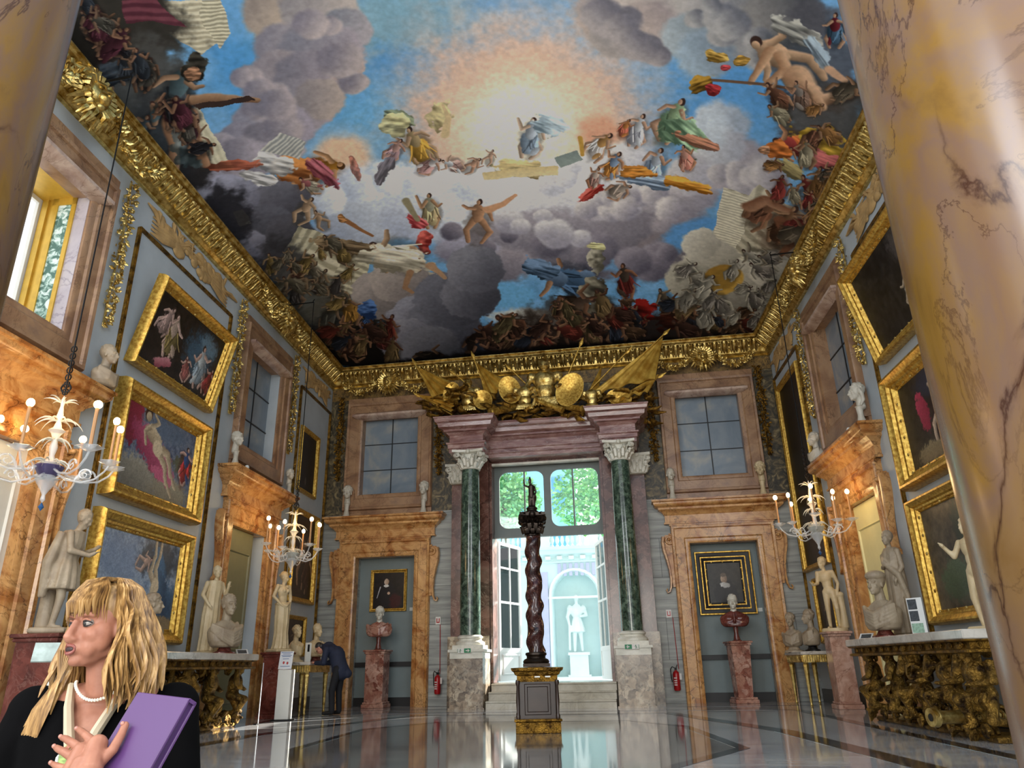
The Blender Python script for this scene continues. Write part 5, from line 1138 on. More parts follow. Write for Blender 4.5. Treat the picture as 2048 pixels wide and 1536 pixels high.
("F",-0.817,19.626,-1.81,65.5,"6a5a40","7a5c48",None,133,[0.0144,-0.0017,0.0014,0.019],"3a2c28",False),
("F",-2.36,19.457,-0.21,67.0,"2c3038","8c6c54",None,134,[0.0145,-0.0028,0.0017,0.019],"3a2c28",False),
("F",1.966,19.529,-1.96,73.5,"2c3038","5c4436",None,135,[0.0138,0.0006,0.0006,0.0217],"3a2c28",False),
("F",1.91,18.872,-0.28,64.9,"6a5a40","8c6c54",None,137,[0.0134,0.0006,-0.0001,0.0212],"3a2c28",False),
("F",-1.368,18.884,-2.47,68.4,"504834","5c4436",None,138,[0.0141,-0.0021,0.0015,0.019],"3a2c28",False),
("F",0.522,19.435,-1.81,42.3,"2c3038","7a5c48",None,140,[0.0141,-0.0007,0.001,0.0197],"3a2c28",False),
("F",-0.802,19.428,-2.33,47.2,"504834","8c6c54",None,143,[0.0143,-0.0017,0.0014,0.0191],"3a2c28",False),
("F",-3.231,19.875,-0.65,57.4,"4a3a2c","7a5c48",None,144,[0.0148,-0.0034,0.0017,0.0191],"3a2c28",False),
("F",-2.723,20.061,-2.72,41.1,"4a3a2c","8c6c54",None,145,[0.0149,-0.003,0.0016,0.0189],"3a2c28",False),
("F",3.649,18.248,-0.72,43.1,"504834","5c4436",None,146,[0.012,0.0028,-0.0026,0.024],"3a2c28",False),
("F",-0.119,19.645,-1.68,70.1,"2c3038","8c6c54",None,147,[0.0143,-0.0012,0.0013,0.0193],"3a2c28",False),
("F",-7.968,18.525,-0.49,62.2,"2c3038","5c4436",None,148,[0.0125,-0.0097,0.0067,0.0249],"3a2c28",False),
("F",1.841,19.682,-2.65,67.8,"3c2c26","5c4436",None,149,[0.0139,0.0004,0.0008,0.0215],"3a2c28",False),
("F",0.428,19.026,-2.11,49.0,"2c3038","7a5c48",None,150,[0.0139,-0.0008,0.0008,0.0196],"3a2c28",False),
("F",-8.094,17.921,-0.34,60.6,"5c3028","5c4436",None,151,[0.0116,-0.0096,0.0078,0.0239],"3a2c28",False),
("F",-7.034,18.409,-2.61,64.9,"3c2c26","5c4436",None,152,[0.0131,-0.0078,0.0054,0.0225],"3a2c28",False),
("F",-2.206,20.119,-0.31,50.5,"4a3a2c","5c4436",None,153,[0.0148,-0.0026,0.0016,0.0188],"3a2c28",False),
("F",3.232,19.689,-0.72,44.6,"4a3a2c","8c6c54",None,154,[0.0136,0.0023,0.0004,0.0256],"3a2c28",False),
("F",-0.699,19.371,-2.34,56.5,"3c2c26","8c6c54",None,155,[0.0142,-0.0016,0.0013,0.0191],"3a2c28",False),
("F",0.318,19.663,-2.65,65.7,"4a3a2c","7a5c48",None,156,[0.0142,-0.0009,0.0012,0.0196],"3a2c28",False),
("F",-7.544,18.983,-0.99,54.6,"6a5a40","8c6c54",None,158,[0.0135,-0.0088,0.0053,0.0245],"3a2c28",False),
("F",-3.422,19.308,-0.87,51.8,"504834","8c6c54",None,160,[0.0145,-0.0036,0.0019,0.0192],"3a2c28",False),
("F",-2.769,19.744,-0.55,57.5,"2c3038","7a5c48",None,161,[0.0147,-0.0031,0.0017,0.019],"3a2c28",False),
("F",-0.153,19.17,-2.67,69.0,"5c3028","8c6c54",None,162,[0.014,-0.0012,0.0011,0.0193],"3a2c28",False),
("F",3.472,18.898,-0.27,48.7,"4a3a2c","8c6c54",None,163,[0.0127,0.0026,-0.0014,0.0249],"3a2c28",False),
("F",-2.199,19.296,-0.61,62.0,"3c2c26","7a5c48",None,164,[0.0144,-0.0027,0.0017,0.019],"3a2c28",False),
("F",-4.165,20.058,-1.95,73.0,"2c3038","7a5c48",None,165,[0.0151,-0.0041,0.0018,0.0194],"3a2c28",False),
("F",0.1,18.997,-2.63,63.5,"3c2c26","5c4436",None,166,[0.0139,-0.001,0.0009,0.0194],"3a2c28",False),
("F",-3.198,19.004,-0.78,69.1,"504834","8c6c54",None,167,[0.0143,-0.0035,0.0019,0.0192],"3a2c28",False),
("F",-1.423,18.635,-1.95,56.6,"504834","8c6c54",None,168,[0.0139,-0.0022,0.0015,0.0191],"3a2c28",False),
("F",-0.422,18.544,-1.99,73.0,"6a5a40","5c4436",None,169,[0.0137,-0.0014,0.0011,0.0192],"3a2c28",False),
("F",-7.365,8.366,-2.35,61.4,"4c4a44","8a6c58",None,200,[0.0057,-0.005,0.0041,0.0079],"3a2c28",False),
("F",-7.429,9.44,-0.85,75.2,"2c2c30","7a6454",None,201,[0.0061,-0.0055,0.0049,0.0092],"3a2c28",False),
("F",-7.472,9.177,-2.87,88.2,"4c4a44","8a6c58",None,202,[0.006,-0.0054,0.0047,0.0089],"3a2c28",False),
("F",-7.439,8.13,-2.16,74.1,"33383e","8a6c58",None,203,[0.0055,-0.005,0.004,0.0076],"3a2c28",False),
("F",-7.462,9.451,-2.28,82.9,"4c4a44","8a6c58",None,204,[0.0061,-0.0055,0.0049,0.0092],"3a2c28",False),
("F",-7.437,9.871,-1.19,67.5,"4a2c34","8a6c58",None,205,[0.0063,-0.0057,0.0051,0.0098],"3a2c28",False),
("F",-7.506,7.549,-2.73,77.3,"4a2c34","8a6c58",None,206,[0.0052,-0.0047,0.0037,0.0069],"3a2c28",False),
("F",-7.408,8.411,-1.43,76.9,"2c2c30","6c5444",None,207,[0.0057,-0.0051,0.0042,0.0079],"3a2c28",False),
("F",-7.338,8.414,-1.43,74.9,"4c4a44","6c5444",None,208,[0.0057,-0.005,0.0042,0.0079],"3a2c28",False),
("F",-7.4,7.427,-0.24,81.0,"33383e","6c5444",None,209,[0.0052,-0.0047,0.0036,0.0068],"3a2c28",False),
("F",-7.454,7.203,-2.43,59.1,"33383e","7a6454",None,210,[0.0051,-0.0046,0.0035,0.0065],"3a2c28",False),
("F",-7.347,6.999,-2.16,59.0,"33383e","6c5444",None,211,[0.0051,-0.0045,0.0033,0.0063],"3a2c28",False),
("F",-7.495,8.1,-1.82,86.0,"33383e","7a6454",None,212,[0.0055,-0.005,0.004,0.0075],"3a2c28",False),
("F",-7.419,7.312,-1.63,89.4,"4a2c34","6c5444",None,213,[0.0052,-0.0046,0.0035,0.0066],"3a2c28",False),
("F",-7.359,8.191,-2.62,76.9,"4c4a44","7a6454",None,214,[0.0056,-0.005,0.004,0.0077],"3a2c28",False),
("F",-7.34,8.197,-1.84,74.9,"33383e","8a6c58",None,215,[0.0056,-0.005,0.004,0.0077],"3a2c28",False),
("F",-7.413,7.219,-0.99,55.1,"4a2c34","7a6454",None,216,[0.0051,-0.0046,0.0035,0.0065],"3a2c28",False),
("F",-7.388,7.877,-2.23,46.0,"2c2c30","7a6454",None,217,[0.0054,-0.0048,0.0038,0.0073],"3a2c28",False),
("F",-7.485,9.307,-2.49,81.3,"4a2c34","6c5444",None,218,[0.006,-0.0055,0.0048,0.009],"3a2c28",False),
("F",-7.402,9.255,-1.12,48.7,"4c4a44","7a6454",None,219,[0.0061,-0.0054,0.0047,0.009],"3a2c28",False),
("F",-7.459,9.767,-1.58,65.8,"4c4a44","7a6454",None,220,[0.0063,-0.0056,0.0051,0.0096],"3a2c28",False),
("F",-7.356,7.335,-2.77,68.3,"4c4a44","7a6454",None,221,[0.0052,-0.0046,0.0035,0.0067],"3a2c28",False),
("F",-7.466,10.275,-0.26,64.2,"2c2c30","8a6c58",None,222,[0.0065,-0.0058,0.0054,0.0103],"3a2c28",False),
("F",-7.455,9.238,-2.26,65.0,"2c2c30","7a6454",None,223,[0.006,-0.0054,0.0047,0.0089],"3a2c28",False),
("F",-7.44,7.74,-0.56,86.5,"4a2c34","8a6c58",None,224,[0.0053,-0.0048,0.0038,0.0071],"3a2c28",False),
("F",-7.361,9.385,-1.91,83.6,"4a2c34","8a6c58",None,225,[0.0062,-0.0054,0.0048,0.0092],"3a2c28",False),
("F",4.207,13.391,-1.43,75.9,"8c6a44","9a7a60",None,300,[0.0082,0.0027,-0.0039,0.0146],"3a2c28",False),
("F",5.092,16.557,-1.25,62.5,"5c5448","7a5c48",None,301,[0.0119,0.0056,0.0024,0.0256],"3a2c28",False),
("F",4.147,13.998,-1.24,49.0,"7c3c38","b08c70",None,302,[0.0086,0.0027,-0.0041,0.0157],"3a2c28",False),
("F",3.151,11.323,-2.32,77.2,"6a4c3c","b08c70",None,303,[0.008,0.0017,-0.0019,0.012],"3a2c28",False),
("F",4.083,14.892,-0.31,66.2,"7c3c38","7a5c48",None,304,[0.0092,0.0028,-0.0043,0.0174],"3a2c28",False),
("F",4.622,14.066,-0.18,78.3,"7c3c38","b08c70",None,305,[0.0082,0.0031,-0.0047,0.0157],"3a2c28",False),
("F",3.959,12.151,-0.67,79.3,"6a4c3c","7a5c48",None,306,[0.0078,0.0024,-0.003,0.0128],"3a2c28",False),
("F",4.608,14.217,-0.27,63.3,"8c6a44","9a7a60",None,307,[0.0083,0.0032,-0.0047,0.016],"3a2c28",False),
("F",4.307,14.141,-0.66,51.0,"5c5448","7a5c48",None,308,[0.0086,0.0029,-0.0043,0.0159],"3a2c28",False),
("F",3.846,13.912,-1.87,49.0,"8a8470","9a7a60",None,309,[0.0089,0.0025,-0.0037,0.0157],"3a2c28",False),
("F",4.056,15.189,-0.43,79.5,"5c5448","7a5c48",None,310,[0.0094,0.0029,-0.0044,0.0179],"3a2c28",False),
("F",3.383,13.199,-0.22,47.5,"8c6a44","7a5c48",None,311,[0.0089,0.0021,-0.0029,0.0147],"3a2c28",False),
("F",5.267,16.702,-1.65,55.0,"8c6a44","b08c70",None,312,[0.012,0.0059,0.0024,0.0259],"3a2c28",False),
("F",4.312,14.385,-1.19,55.2,"8c6a44","b08c70",None,313,[0.0087,0.0029,-0.0044,0.0164],"3a2c28",False),
("F",3.242,11.76,-2.51,62.0,"8a8470","9a7a60",None,314,[0.0082,0.0018,-0.0021,0.0126],"3a2c28",False),
("F",4.296,13.057,-0.78,46.0,"5c5448","b08c70",None,315,[0.008,0.0027,-0.0038,0.014],"3a2c28",False),
("F",3.569,13.834,-1.36,65.4,"7c3c38","7a5c48",None,316,[0.0091,0.0023,-0.0034,0.0156],"3a2c28",False),
("F",3.752,12.666,-2.74,51.8,"7c3c38","b08c70",None,317,[0.0083,0.0023,-0.003,0.0137],"3a2c28",False),
("F",3.814,11.48,-0.55,46.0,"8c6a44","b08c70",None,318,[0.0076,0.0022,-0.0025,0.0118],"3a2c28",False),
("F",3.861,12.65,-1.51,69.1,"8a8470","9a7a60",None,319,[0.0082,0.0023,-0.0031,0.0136],"3a2c28",False),
("F",4.43,13.18,-1.05,59.6,"8c6a44","9a7a60",None,320,[0.0079,0.0028,-0.004,0.0142],"3a2c28",False),
("F",4.115,12.035,-2.46,66.2,"8c6a44","9a7a60",None,321,[0.0076,0.0024,-0.003,0.0125],"3a2c28",False),
("F",4.185,10.901,-0.42,79.5,"5c5448","9a7a60",None,322,[0.007,0.0023,-0.0025,0.0108],"3a2c28",False),
("F",4.485,13.361,-1.39,75.0,"5c5448","9a7a60",None,323,[0.0079,0.0029,-0.0041,0.0145],"3a2c28",False),
("F",2.406,19.069,-1.3,67.1,"8c897e","a8a496",None,400,[0.0133,0.0011,-0.0003,0.0222],"3a2c28",False),
("F",3.646,16.523,-2.62,48.7,"74706a","8c8474",None,401,[0.0107,0.0026,-0.0038,0.0203],"3a2c28",False),
("F",2.049,18.46,-0.21,51.5,"a3a094","8c8474",None,402,[0.013,0.0008,-0.0006,0.0211],"3a2c28",False),
("F",2.658,18.48,-2.14,69.4,"74706a","bab6a6",None,403,[0.0128,0.0014,-0.0012,0.0221],"3a2c28",False),
("F",2.065,18.016,-1.21,59.5,"a3a094","a8a496",None,404,[0.0127,0.0008,-0.001,0.0207],"3a2c28",False),
("F",3.696,19.289,-0.97,41.2,"74706a","a8a496",None,405,[0.013,0.0031,-0.0009,0.0268],"3a2c28",False),
("F",3.291,17.806,-0.27,41.6,"8c897e","a8a496",None,406,[0.0119,0.0023,-0.0026,0.0223],"3a2c28",False),
("F",3.365,16.443,-2.65,64.5,"a3a094","8c8474",None,407,[0.0109,0.0023,-0.0034,0.02],"3a2c28",False),
("F",3.735,18.09,-1.99,42.5,"74706a","a8a496",None,408,[0.0118,0.0029,-0.0029,0.0238],"3a2c28",False),
("F",2.96,17.074,-1.19,52.6,"8c897e","a8a496",None,409,[0.0116,0.0018,-0.0026,0.0206],"3a2c28",False),
("F",2.075,17.579,-2.61,48.0,"8c897e","8c8474",None,410,[0.0125,0.0008,-0.0013,0.0203],"3a2c28",False),
("F",3.86,17.552,-0.79,44.9,"74706a","8c8474",None,411,[0.0113,0.003,-0.0036,0.0228],"3a2c28",False),
("F",4.187,18.436,-0.13,58.8,"a3a094","a8a496",None,412,[0.0118,0.0039,-0.0031,0.0263],"3a2c28",False),
("F",1.843,17.215,-0.59,55.8,"74706a","bab6a6",None,413,[0.0123,0.0006,-0.0012,0.0198],"3a2c28",False),
("F",3.599,16.947,-2.64,66.6,"74706a","a8a496",None,414,[0.011,0.0026,-0.0036,0.0211],"3a2c28",False),
("F",1.896,18.425,-0.91,62.8,"8c897e","8c8474",None,415,[0.0131,0.0006,-0.0005,0.0208],"3a2c28",False),
("F",2.507,18.47,-1.07,50.4,"74706a","8c8474",None,416,[0.0129,0.0013,-0.001,0.0218],"3a2c28",False),
("F",3.542,18.202,-1.98,53.3,"74706a","bab6a6",None,417,[0.0121,0.0027,-0.0025,0.0236],"3a2c28",False),
("F",2.367,17.88,-1.05,64.1,"a3a094","a8a496",None,418,[0.0125,0.0011,-0.0014,0.021],"3a2c28",False),
("F",3.201,19.179,-0.8,40.0,"a3a094","8c8474",None,419,[0.0131,0.0022,-0.0007,0.0245],"3a2c28",False),
("F",3.703,16.378,-3.01,57.4,"74706a","8c8474",None,420,[0.0105,0.0026,-0.0039,0.0201],"3a2c28",False),
("F",4.3,19.092,-1.2,61.0,"74706a","a8a496",None,421,[0.0125,0.0045,-0.002,0.0294],"3a2c28",False),
("F",-7.298,16.459,-2.67,53.8,"5c584c","9c8468",None,500,[0.0108,-0.0079,0.0074,0.0201],"3a2c28",False),
("F",-7.155,16.026,-1.18,58.2,"4a4644","9c8468",None,501,[0.0106,-0.0076,0.0073,0.0194],"3a2c28",False),
("F",-7.443,14.789,-0.91,58.8,"7a6a44","9c8468",None,502,[0.0092,-0.0075,0.0078,0.0174],"3a2c28",False),
("F",-7.434,16.752,-0.56,50.9,"7a6a44","9c8468",None,503,[0.011,-0.0081,0.0075,0.0207],"3a2c28",False),
("F",-7.682,15.795,-2.87,51.0,"4a4644","84725c",None,504,[0.0098,-0.0081,0.0082,0.0191],"3a2c28",False),
("F",-7.391,15.184,-2.11,42.9,"6a6458","6c5c4c",None,505,[0.0096,-0.0076,0.0077,0.018],"3a2c28",False),
("F",-8.056,14.217,-1.81,51.1,"7a6a44","9c8468",None,506,[0.0081,-0.0078,0.0085,0.0163],"3a2c28",False),
("F",-8.409,15.17,-0.51,62.3,"6a6458","84725c",None,507,[0.0084,-0.0085,0.0093,0.0181],"3a2c28",False),
("F",-6.641,14.893,-2.37,59.6,"7a6a44","6c5c4c",None,508,[0.0101,-0.0069,0.0066,0.0176],"3a2c28",False),
("F",-7.671,15.65,-0.43,38.8,"6a6458","9c8468",None,509,[0.0097,-0.008,0.0082,0.0189],"3a2c28",False),
("F",-8.535,15.321,-2.82,60.6,"6a6458","6c5c4c",None,510,[0.0083,-0.0088,0.0096,0.0184],"3a2c28",False),
("F",-8.281,15.128,-0.59,54.7,"5c584c","6c5c4c",None,511,[0.0085,-0.0084,0.0091,0.018],"3a2c28",False),
("F",-7.907,14.318,-0.89,39.1,"5c584c","6c5c4c",None,512,[0.0084,-0.0077,0.0083,0.0165],"3a2c28",False),
("F",-7.011,14.631,-1.85,35.7,"7a6a44","9c8468",None,513,[0.0096,-0.0071,0.0071,0.0172],"3a2c28",False),
("F",-6.716,15.727,-1.08,45.8,"7a6a44","9c8468",None,514,[0.0107,-0.0071,0.0067,0.0188],"3a2c28",False),
("F",-7.979,15.301,-2.66,63.9,"5c584c","84725c",None,515,[0.009,-0.0082,0.0087,0.0183],"3a2c28",False),
("F",-7.642,14.221,-1.48,36.6,"6a6458","84725c",None,516,[0.0086,-0.0075,0.0079,0.0164],"3a2c28",False),
("F",-7.684,14.678,-2.24,36.8,"5c584c","9c8468",None,517,[0.0089,-0.0077,0.0081,0.0172],"3a2c28",False),
("F",-6.656,14.437,-2.48,51.4,"5c584c","9c8468",None,518,[0.0098,-0.0068,0.0066,0.0169],"3a2c28",False),
("F",-7.564,15.865,-2.51,48.2,"5c584c","84725c",None,519,[0.01,-0.008,0.008,0.0192],"3a2c28",False),
("B",-6.844,17.465,[0.196,-0.119,0.097,0.338],"3a588c",0.15,1.0,1,"5c7cae",(0,-1),0,0.9,0.62,1.08),
("B",-2.108,20.317,[6.931,-0.029,0.118,0.335],"0e0c0b",0.6,0.4,0.85,None,(0,0),0,0,1,1),
("B",-8.773,19.181,[-0.084,-0.357,1.663,0.279],"121010",0.15,1.0,0.9,"121010",(0.2,-0.5),0,0.9,0.6,1.2)]
# ---------------------------------------------------------------- painted vault
def zc(x, Y):
    s = (x + 2.395 + .0676 * (Y - 20.4)) / 6.75; t = np.clip((Y - 9) / 11.4, 0, 1)
    return 9.66 + 1.7 * np.clip(1 - np.minimum(1, np.abs(s)) ** 2.4, 0, 1) * (1 - t ** 3)
cv = Canvas(-9.2, 6.0, 4.0, 20.5, CEIL_N[0], CEIL_N[1], 3, 2.2)
cv.C[:] = hexc('6c9cc4')
cv.C += (cv.n1[..., None] * 0.12)
for d in FRESCO_DATA:
    if d[0] == 'B': cv.blob(d[1], d[2], d[3], d[4], d[5], d[6], d[7], d[8], d[9], rim=d[10], fold=d[11], k1=d[12], k2=d[13])
    elif d[0] == 'L': cv.line(d[1], d[2], d[3], d[4], d[5], d[6])
    elif d[0] == 'G': cv.poly(d[1], d[2], d[3], d[4], d[5], jag=.12)
    else: cv.figure(d[1], d[2], d[3], d[4], d[5], d[6], d[7], d[8], d[9], d[10], d[11])
cv.grain(0.08); cv.tone(1.22, .055)
pos = np.stack([cv.X, cv.Y, zc(cv.X, cv.Y)], -1).reshape(-1, 3)
ceiling = tag(painted_surface('ceiling', cv, pos, FRESCO), kind='structure')
m = MB().box(-9.6, 6.6, 4.0, 20.9, 11.6, 11.8)
tag(m.build('ceiling_roof', PANEL, ceiling, smooth=0), kind='structure')
# ---------------------------------------------------------------- garden portal
CXL, CXR = -4.27, -0.25
def acanthus_capital(m, z0, z1, r):
    h = z1 - z0
    m.lathe([(r * .95, z0 - .04), (r * 1.12, z0 - .03), (r * 1.12, z0), (r * .95, z0 + .02), (r * .95, z0 + h * .5), (r * 1.1, z0 + h * .78), (r * 1.45, z0 + h * .86), (0.001, z0 + h * .86)], 20)
    a = r * 1.75
    top = []
    for k in range(4):      # abacus with hollow sides
        for t in range(6):
            u = -1 + 2 * t / 6; w = PI / 2 * k; d = a * (1 - .22 * (1 - u * u)); x, y = d, u * a
            top.append((x * math.cos(w) - y * math.sin(w), x * math.sin(w) + y * math.cos(w)))
    m.rings([[(x, y, z) for x, y in top] for z in (z0 + h * .86, z0 + h)])
    for row, (n, zz, hh, ph) in enumerate(((8, z0, h * .38, 0), (8, z0 + h * .12, h * .52, PI / 8))):
        for k in range(n):
            w = 2 * PI * k / n + ph; c, s = math.cos(w), math.sin(w)
            pts = [(c * q, s * q, zz + hh * t) for q, t in ((r * .98, 0), (r * 1.05, .4), (r * 1.2, .8), (r * 1.45, 1.0), (r * 1.55, .92), (r * 1.5, .82))]
            m.tube(pts, [.05, .065, .06, .05, .035, .02], 6, flat=1.6)
    for k in range(4):      # corner volutes
        w = PI / 4 + PI / 2 * k; c, s = math.cos(w), math.sin(w)
        pts = []
        for i in range(14):
            t = i * .5; rr = .085 * (1 - i / 17)
            q = a * 1.12 + rr * math.cos(t + PI * .5); pts.append((c * q, s * q, z0 + h * .72 + rr * math.sin(t + PI * .5)))
        m.tube(pts, .028, 6, flat=2)
        m.tube([(c * r, s * r, z0 + h * .4), (c * r * 1.25, s * r * 1.25, z0 + h * .7), (c * a * 1.1, s * a * 1.1, z0 + h * .8)], .03, 6)
    for k in range(4):
        w = PI / 2 * k; m.ell((math.cos(w) * a * .82, math.sin(w) * a * .82, z0 + h * .9), .06, 8, 6)
    return m
def make_column():
    t = empty('green_column', (CXL, 19.05, 0), 0, 'dark green marble column on a mottled plinth, left of the garden doorway', 'column', 'green columns of the garden doorway')
    m = MB().lathe([(.262, 1.68), (.262, 2.5), (.258, 3.6), (.25, 4.7), (.238, 5.6), (.234, 5.92)], 32); m.build('shaft', VERDE, t)
    m = MB(); acanthus_capital(m, 5.95, 6.42, .24); m.build('capital', CAPM, t, smooth=50)
    m = MB().box(-.37, .37, -.37, .37, 1.35, 1.45).lathe([(.36, 1.45), (.37, 1.49), (.35, 1.53), (.29, 1.56), (.29, 1.6), (.32, 1.62), (.32, 1.65), (.27, 1.69), (.26, 1.69)], 28); m.build('base', CAPM, t, smooth=50)
    m = MB().box(-.41, .41, -.46, .46, 0.0, 1.14).box(-.44, .44, -.49, .49, 0, .04); m.build('plinth', BRECC, t, smooth=0)
    m = MB().box(-.41, .41, -.46, .46, 1.14, 1.30).box(-.45, .45, -.5, .5, 1.29, 1.35); m.build('plinth_cap', CAPM, t, smooth=0)
    return t
gc = make_column()
copy_tree(gc, (CXR, 19.05, 0), 0, 'dark green marble column on a mottled plinth, right of the garden doorway')
# doorcase
dp = empty('door_6', (0, 0, 0), kind='structure')
def S_(o): return tag(o, kind='structure')
m = MB()
m.box(-5.06, PX0, 20.16, YB, 1.7, 6.42).box(PX1, .37, 20.16, YB, 1.7, 6.42).box(PX0, PX1, 20.2, YB + .5, 6.35, 6.7)
m.box(PX0 - .01, PX0 + .06, 20.1, YB + .4, .55, 6.35).box(PX1 - .06, PX1 + .01, 20.1, YB + .4, .55, 6.35)
m.box(PX0 - .3, PX0 - .02, 20.06, YB, .0, 6.42).box(PX1 + .02, PX1 + .3, 20.06, YB, .0, 6.42)
S_(m.build('jambs', ROSSO, dp, smooth=0))
m = MB().box(-5.1, PX0 - .02, 20.0, YB, 0, 1.7).box(PX1 + .02, .42, 20.0, YB, 0, 1.7)
S_(m.build('pilaster_plinths', BRECC, dp, smooth=0))
m = MB()
for x in (-4.85, .2):
    c = MB(); acanthus_capital(c, 5.85, 6.38, .18); m.join(c, TR(x, 20.12, 0, s=(1.15, .6, 1)))
S_(m.build('pilaster_capitals', CAPM, dp, smooth=50))
EP = [(0, 6.42), (.03, 6.42), (.03, 6.52), (.06, 6.54), (.06, 6.64), (.1, 6.66), (.1, 6.7), (.02, 6.72), (.02, 6.9), (.06, 6.93), (.1, 6.98), (.16, 7.0), (.16, 7.05), (.28, 7.1), (.3, 7.2), (.36, 7.24), (.38, 7.32), (.4, 7.34), (.4, 7.37), (0, 7.38)]
m = MB()
m.sweep([(-4.82, YB), (-4.82, 18.98), (-3.92, 18.98), (-3.92, 19.72), (-.7, 19.72), (-.7, 18.98), (.2, 18.98), (.2, YB)], EP)
m.box(-4.82, -3.92, 18.98, YB, 6.42, 7.375).box(-.7, .2, 18.98, YB, 6.42, 7.375).box(-3.95, -.65, 19.72, YB, 6.42, 7.375)
S_(m.build('entablature', marble('purple_entablature_marble', ['5c3c38', '7c5650', '96726a', 'b39a90'], 'c8b8b0', scale=2.5, vscale=2, rough=0.2, vw=0.03, vstr=.5, stretch=(.6, 1, 3)), dp, smooth=30))
m = MB().box(PX0 + .02, PX1 - .02, 20.14, 20.3, 6.3, 6.36)
S_(m.build('lintel_fillet', CAPM, dp, smooth=0))
# steps
m = MB()
for z0, z1, y in ((0, .18, 18.62), (.18, .37, 18.98), (.37, .55, 19.34)):
    m.box(-3.8, -.72, y, YB - .01, z0, z1 - .045); m.box(-3.8, -.72, y - .03, YB - .01, z1 - .045, z1, c=.012)
tag(m.build('stone_steps', STEPM, smooth=0), 'three pale marble steps rising to the open garden doorway', 'steps')
S_(MB().box(PX0, PX1, YB, YB + .6, 0, .55).build('threshold', STEPM, dp, smooth=0))
# transom light over the doors
GREYP = plain('grey_green_window_paint', '6c7470', 0.5, var=.05)
tw = empty('window_6', (0, 20.5, 0), kind='structure')
def plate_hole(m, x0, x1, z0, z1, a0, a1, b0, b1, r, y0, y1):
    pts = []
    for cx, cz, s in ((a1 - r, b1 - r, 0), (a0 + r, b1 - r, 90), (a0 + r, b0 + r, 180), (a1 - r, b0 + r, 270)):
        for i in range(7):
            a = R(s + 15 * i); k = r * (1.0 if i not in (0, 6) else 1.0)
            pts.append((cx + k * math.cos(a), cz + k * math.sin(a)))
    outr = []
    cx, cz = (x0 + x1) / 2, (z0 + z1) / 2
    for i, (x, z) in enumerate(pts):
        q = i // 7; j = i % 7
        X, Z = ((x1, z1), (x0, z1), (x0, z0), (x1, z0))[q]
        if j == 3: outr.append((X, Z))
        elif (j < 3) == (q % 2 == 0): outr.append((X, z if j != 3 else Z))
        else: outr.append((x, Z))
    m.rings([[(x, y0, z) for x, z in outr], [(x, y0, z) for x, z in pts], [(x, y1, z) for x, z in pts], [(x, y1, z) for x, z in outr]], caps=False, loop=True)
m = MB()
xm = (PX0 + PX1) / 2
plate_hole(m, PX0, xm, 4.36, 6.35, PX0 + .2, xm - .1, 4.56, 6.18, .24, 0, .07)
plate_hole(m, xm, PX1, 4.36, 6.35, xm + .1, PX1 - .14, 4.56, 6.18, .24, 0, .07)
m.box(PX0, PX1, -.06, .1, 4.3, 4.4)
S_(m.build('transom_frame', GREYP, tw, smooth=0))
m = MB()
for x in (-3.02, -1.63): m.box(x - .022, x + .022, .01, .05, 4.5, 6.25)
S_(m.build('glazing_bar', GREYP, tw, smooth=0))
def glass_mat():
    m = bpy.data.materials.new('clear_pane'); m.use_nodes = True; nt = m.node_tree; nt.nodes.clear()
    o = nt.nodes.new('ShaderNodeOutputMaterial'); mx = nt.nodes.new('ShaderNodeMixShader'); t = nt.nodes.new('ShaderNodeBsdfTransparent'); g = nt.nodes.new('ShaderNodeBsdfGlossy')
    g.inputs['Roughness'].default_value = 0.03; t.inputs[0].default_value = (.95, .98, .98, 1); fr = nt.nodes.new('ShaderNodeFresnel'); fr.inputs[0].default_value = 1.45
    nt.links.new(fr.outputs[0], mx.inputs[0]); nt.links.new(t.outputs[0], mx.inputs[1]); nt.links.new(g.outputs[0], mx.inputs[2]); nt.links.new(mx.outputs[0], o.inputs[0])
    return m
PANE = glass_mat()
m = MB().box(PX0 + .05, PX1 - .05, .03, .036, 4.4, 6.3); S_(m.build('pane', PANE, tw, smooth=0))
# glazed leaves folded open into the garden
DOORW = plain('white_door_paint', 'e2e6e4', 0.4, var=.02)
def garden_leaf(x, ang, s):
    p = empty('door_7' if s > 0 else 'door_8', (x, 20.95, 0), ang, kind='structure')
    w = 1.35
    m = MB().rframe(0.09, w - .09, .66, 4.2, [(0, 0), (.09, 0), (.09, -.05), (0, -.05)])
    m.box(.09, w - .09, 0, .05, 1.3, 1.42).box(.09, w - .09, 0, .05, 2.6, 2.66).box(.09, w - .09, 0.015, .035, .66, 1.3)
    m.rframe(.2, w - .2, .78, 1.2, [(0, .0), (.03, .03), (.06, 0)]); m.box(w / 2 - .02, w / 2 + .02, 0, .05, 1.42, 4.2)
    m.box(.09, w - .09, 0, .05, 3.55, 3.6)
    S_(m.build('door_frame', DOORW, p, smooth=0))
    S_(MB().box(.1, w - .1, .022, .028, 1.42, 4.2).build('pane', PANE, p, smooth=0))
garden_leaf(PX0 + .08, R(72), 1); garden_leaf(PX1 - .06, R(104), -1)

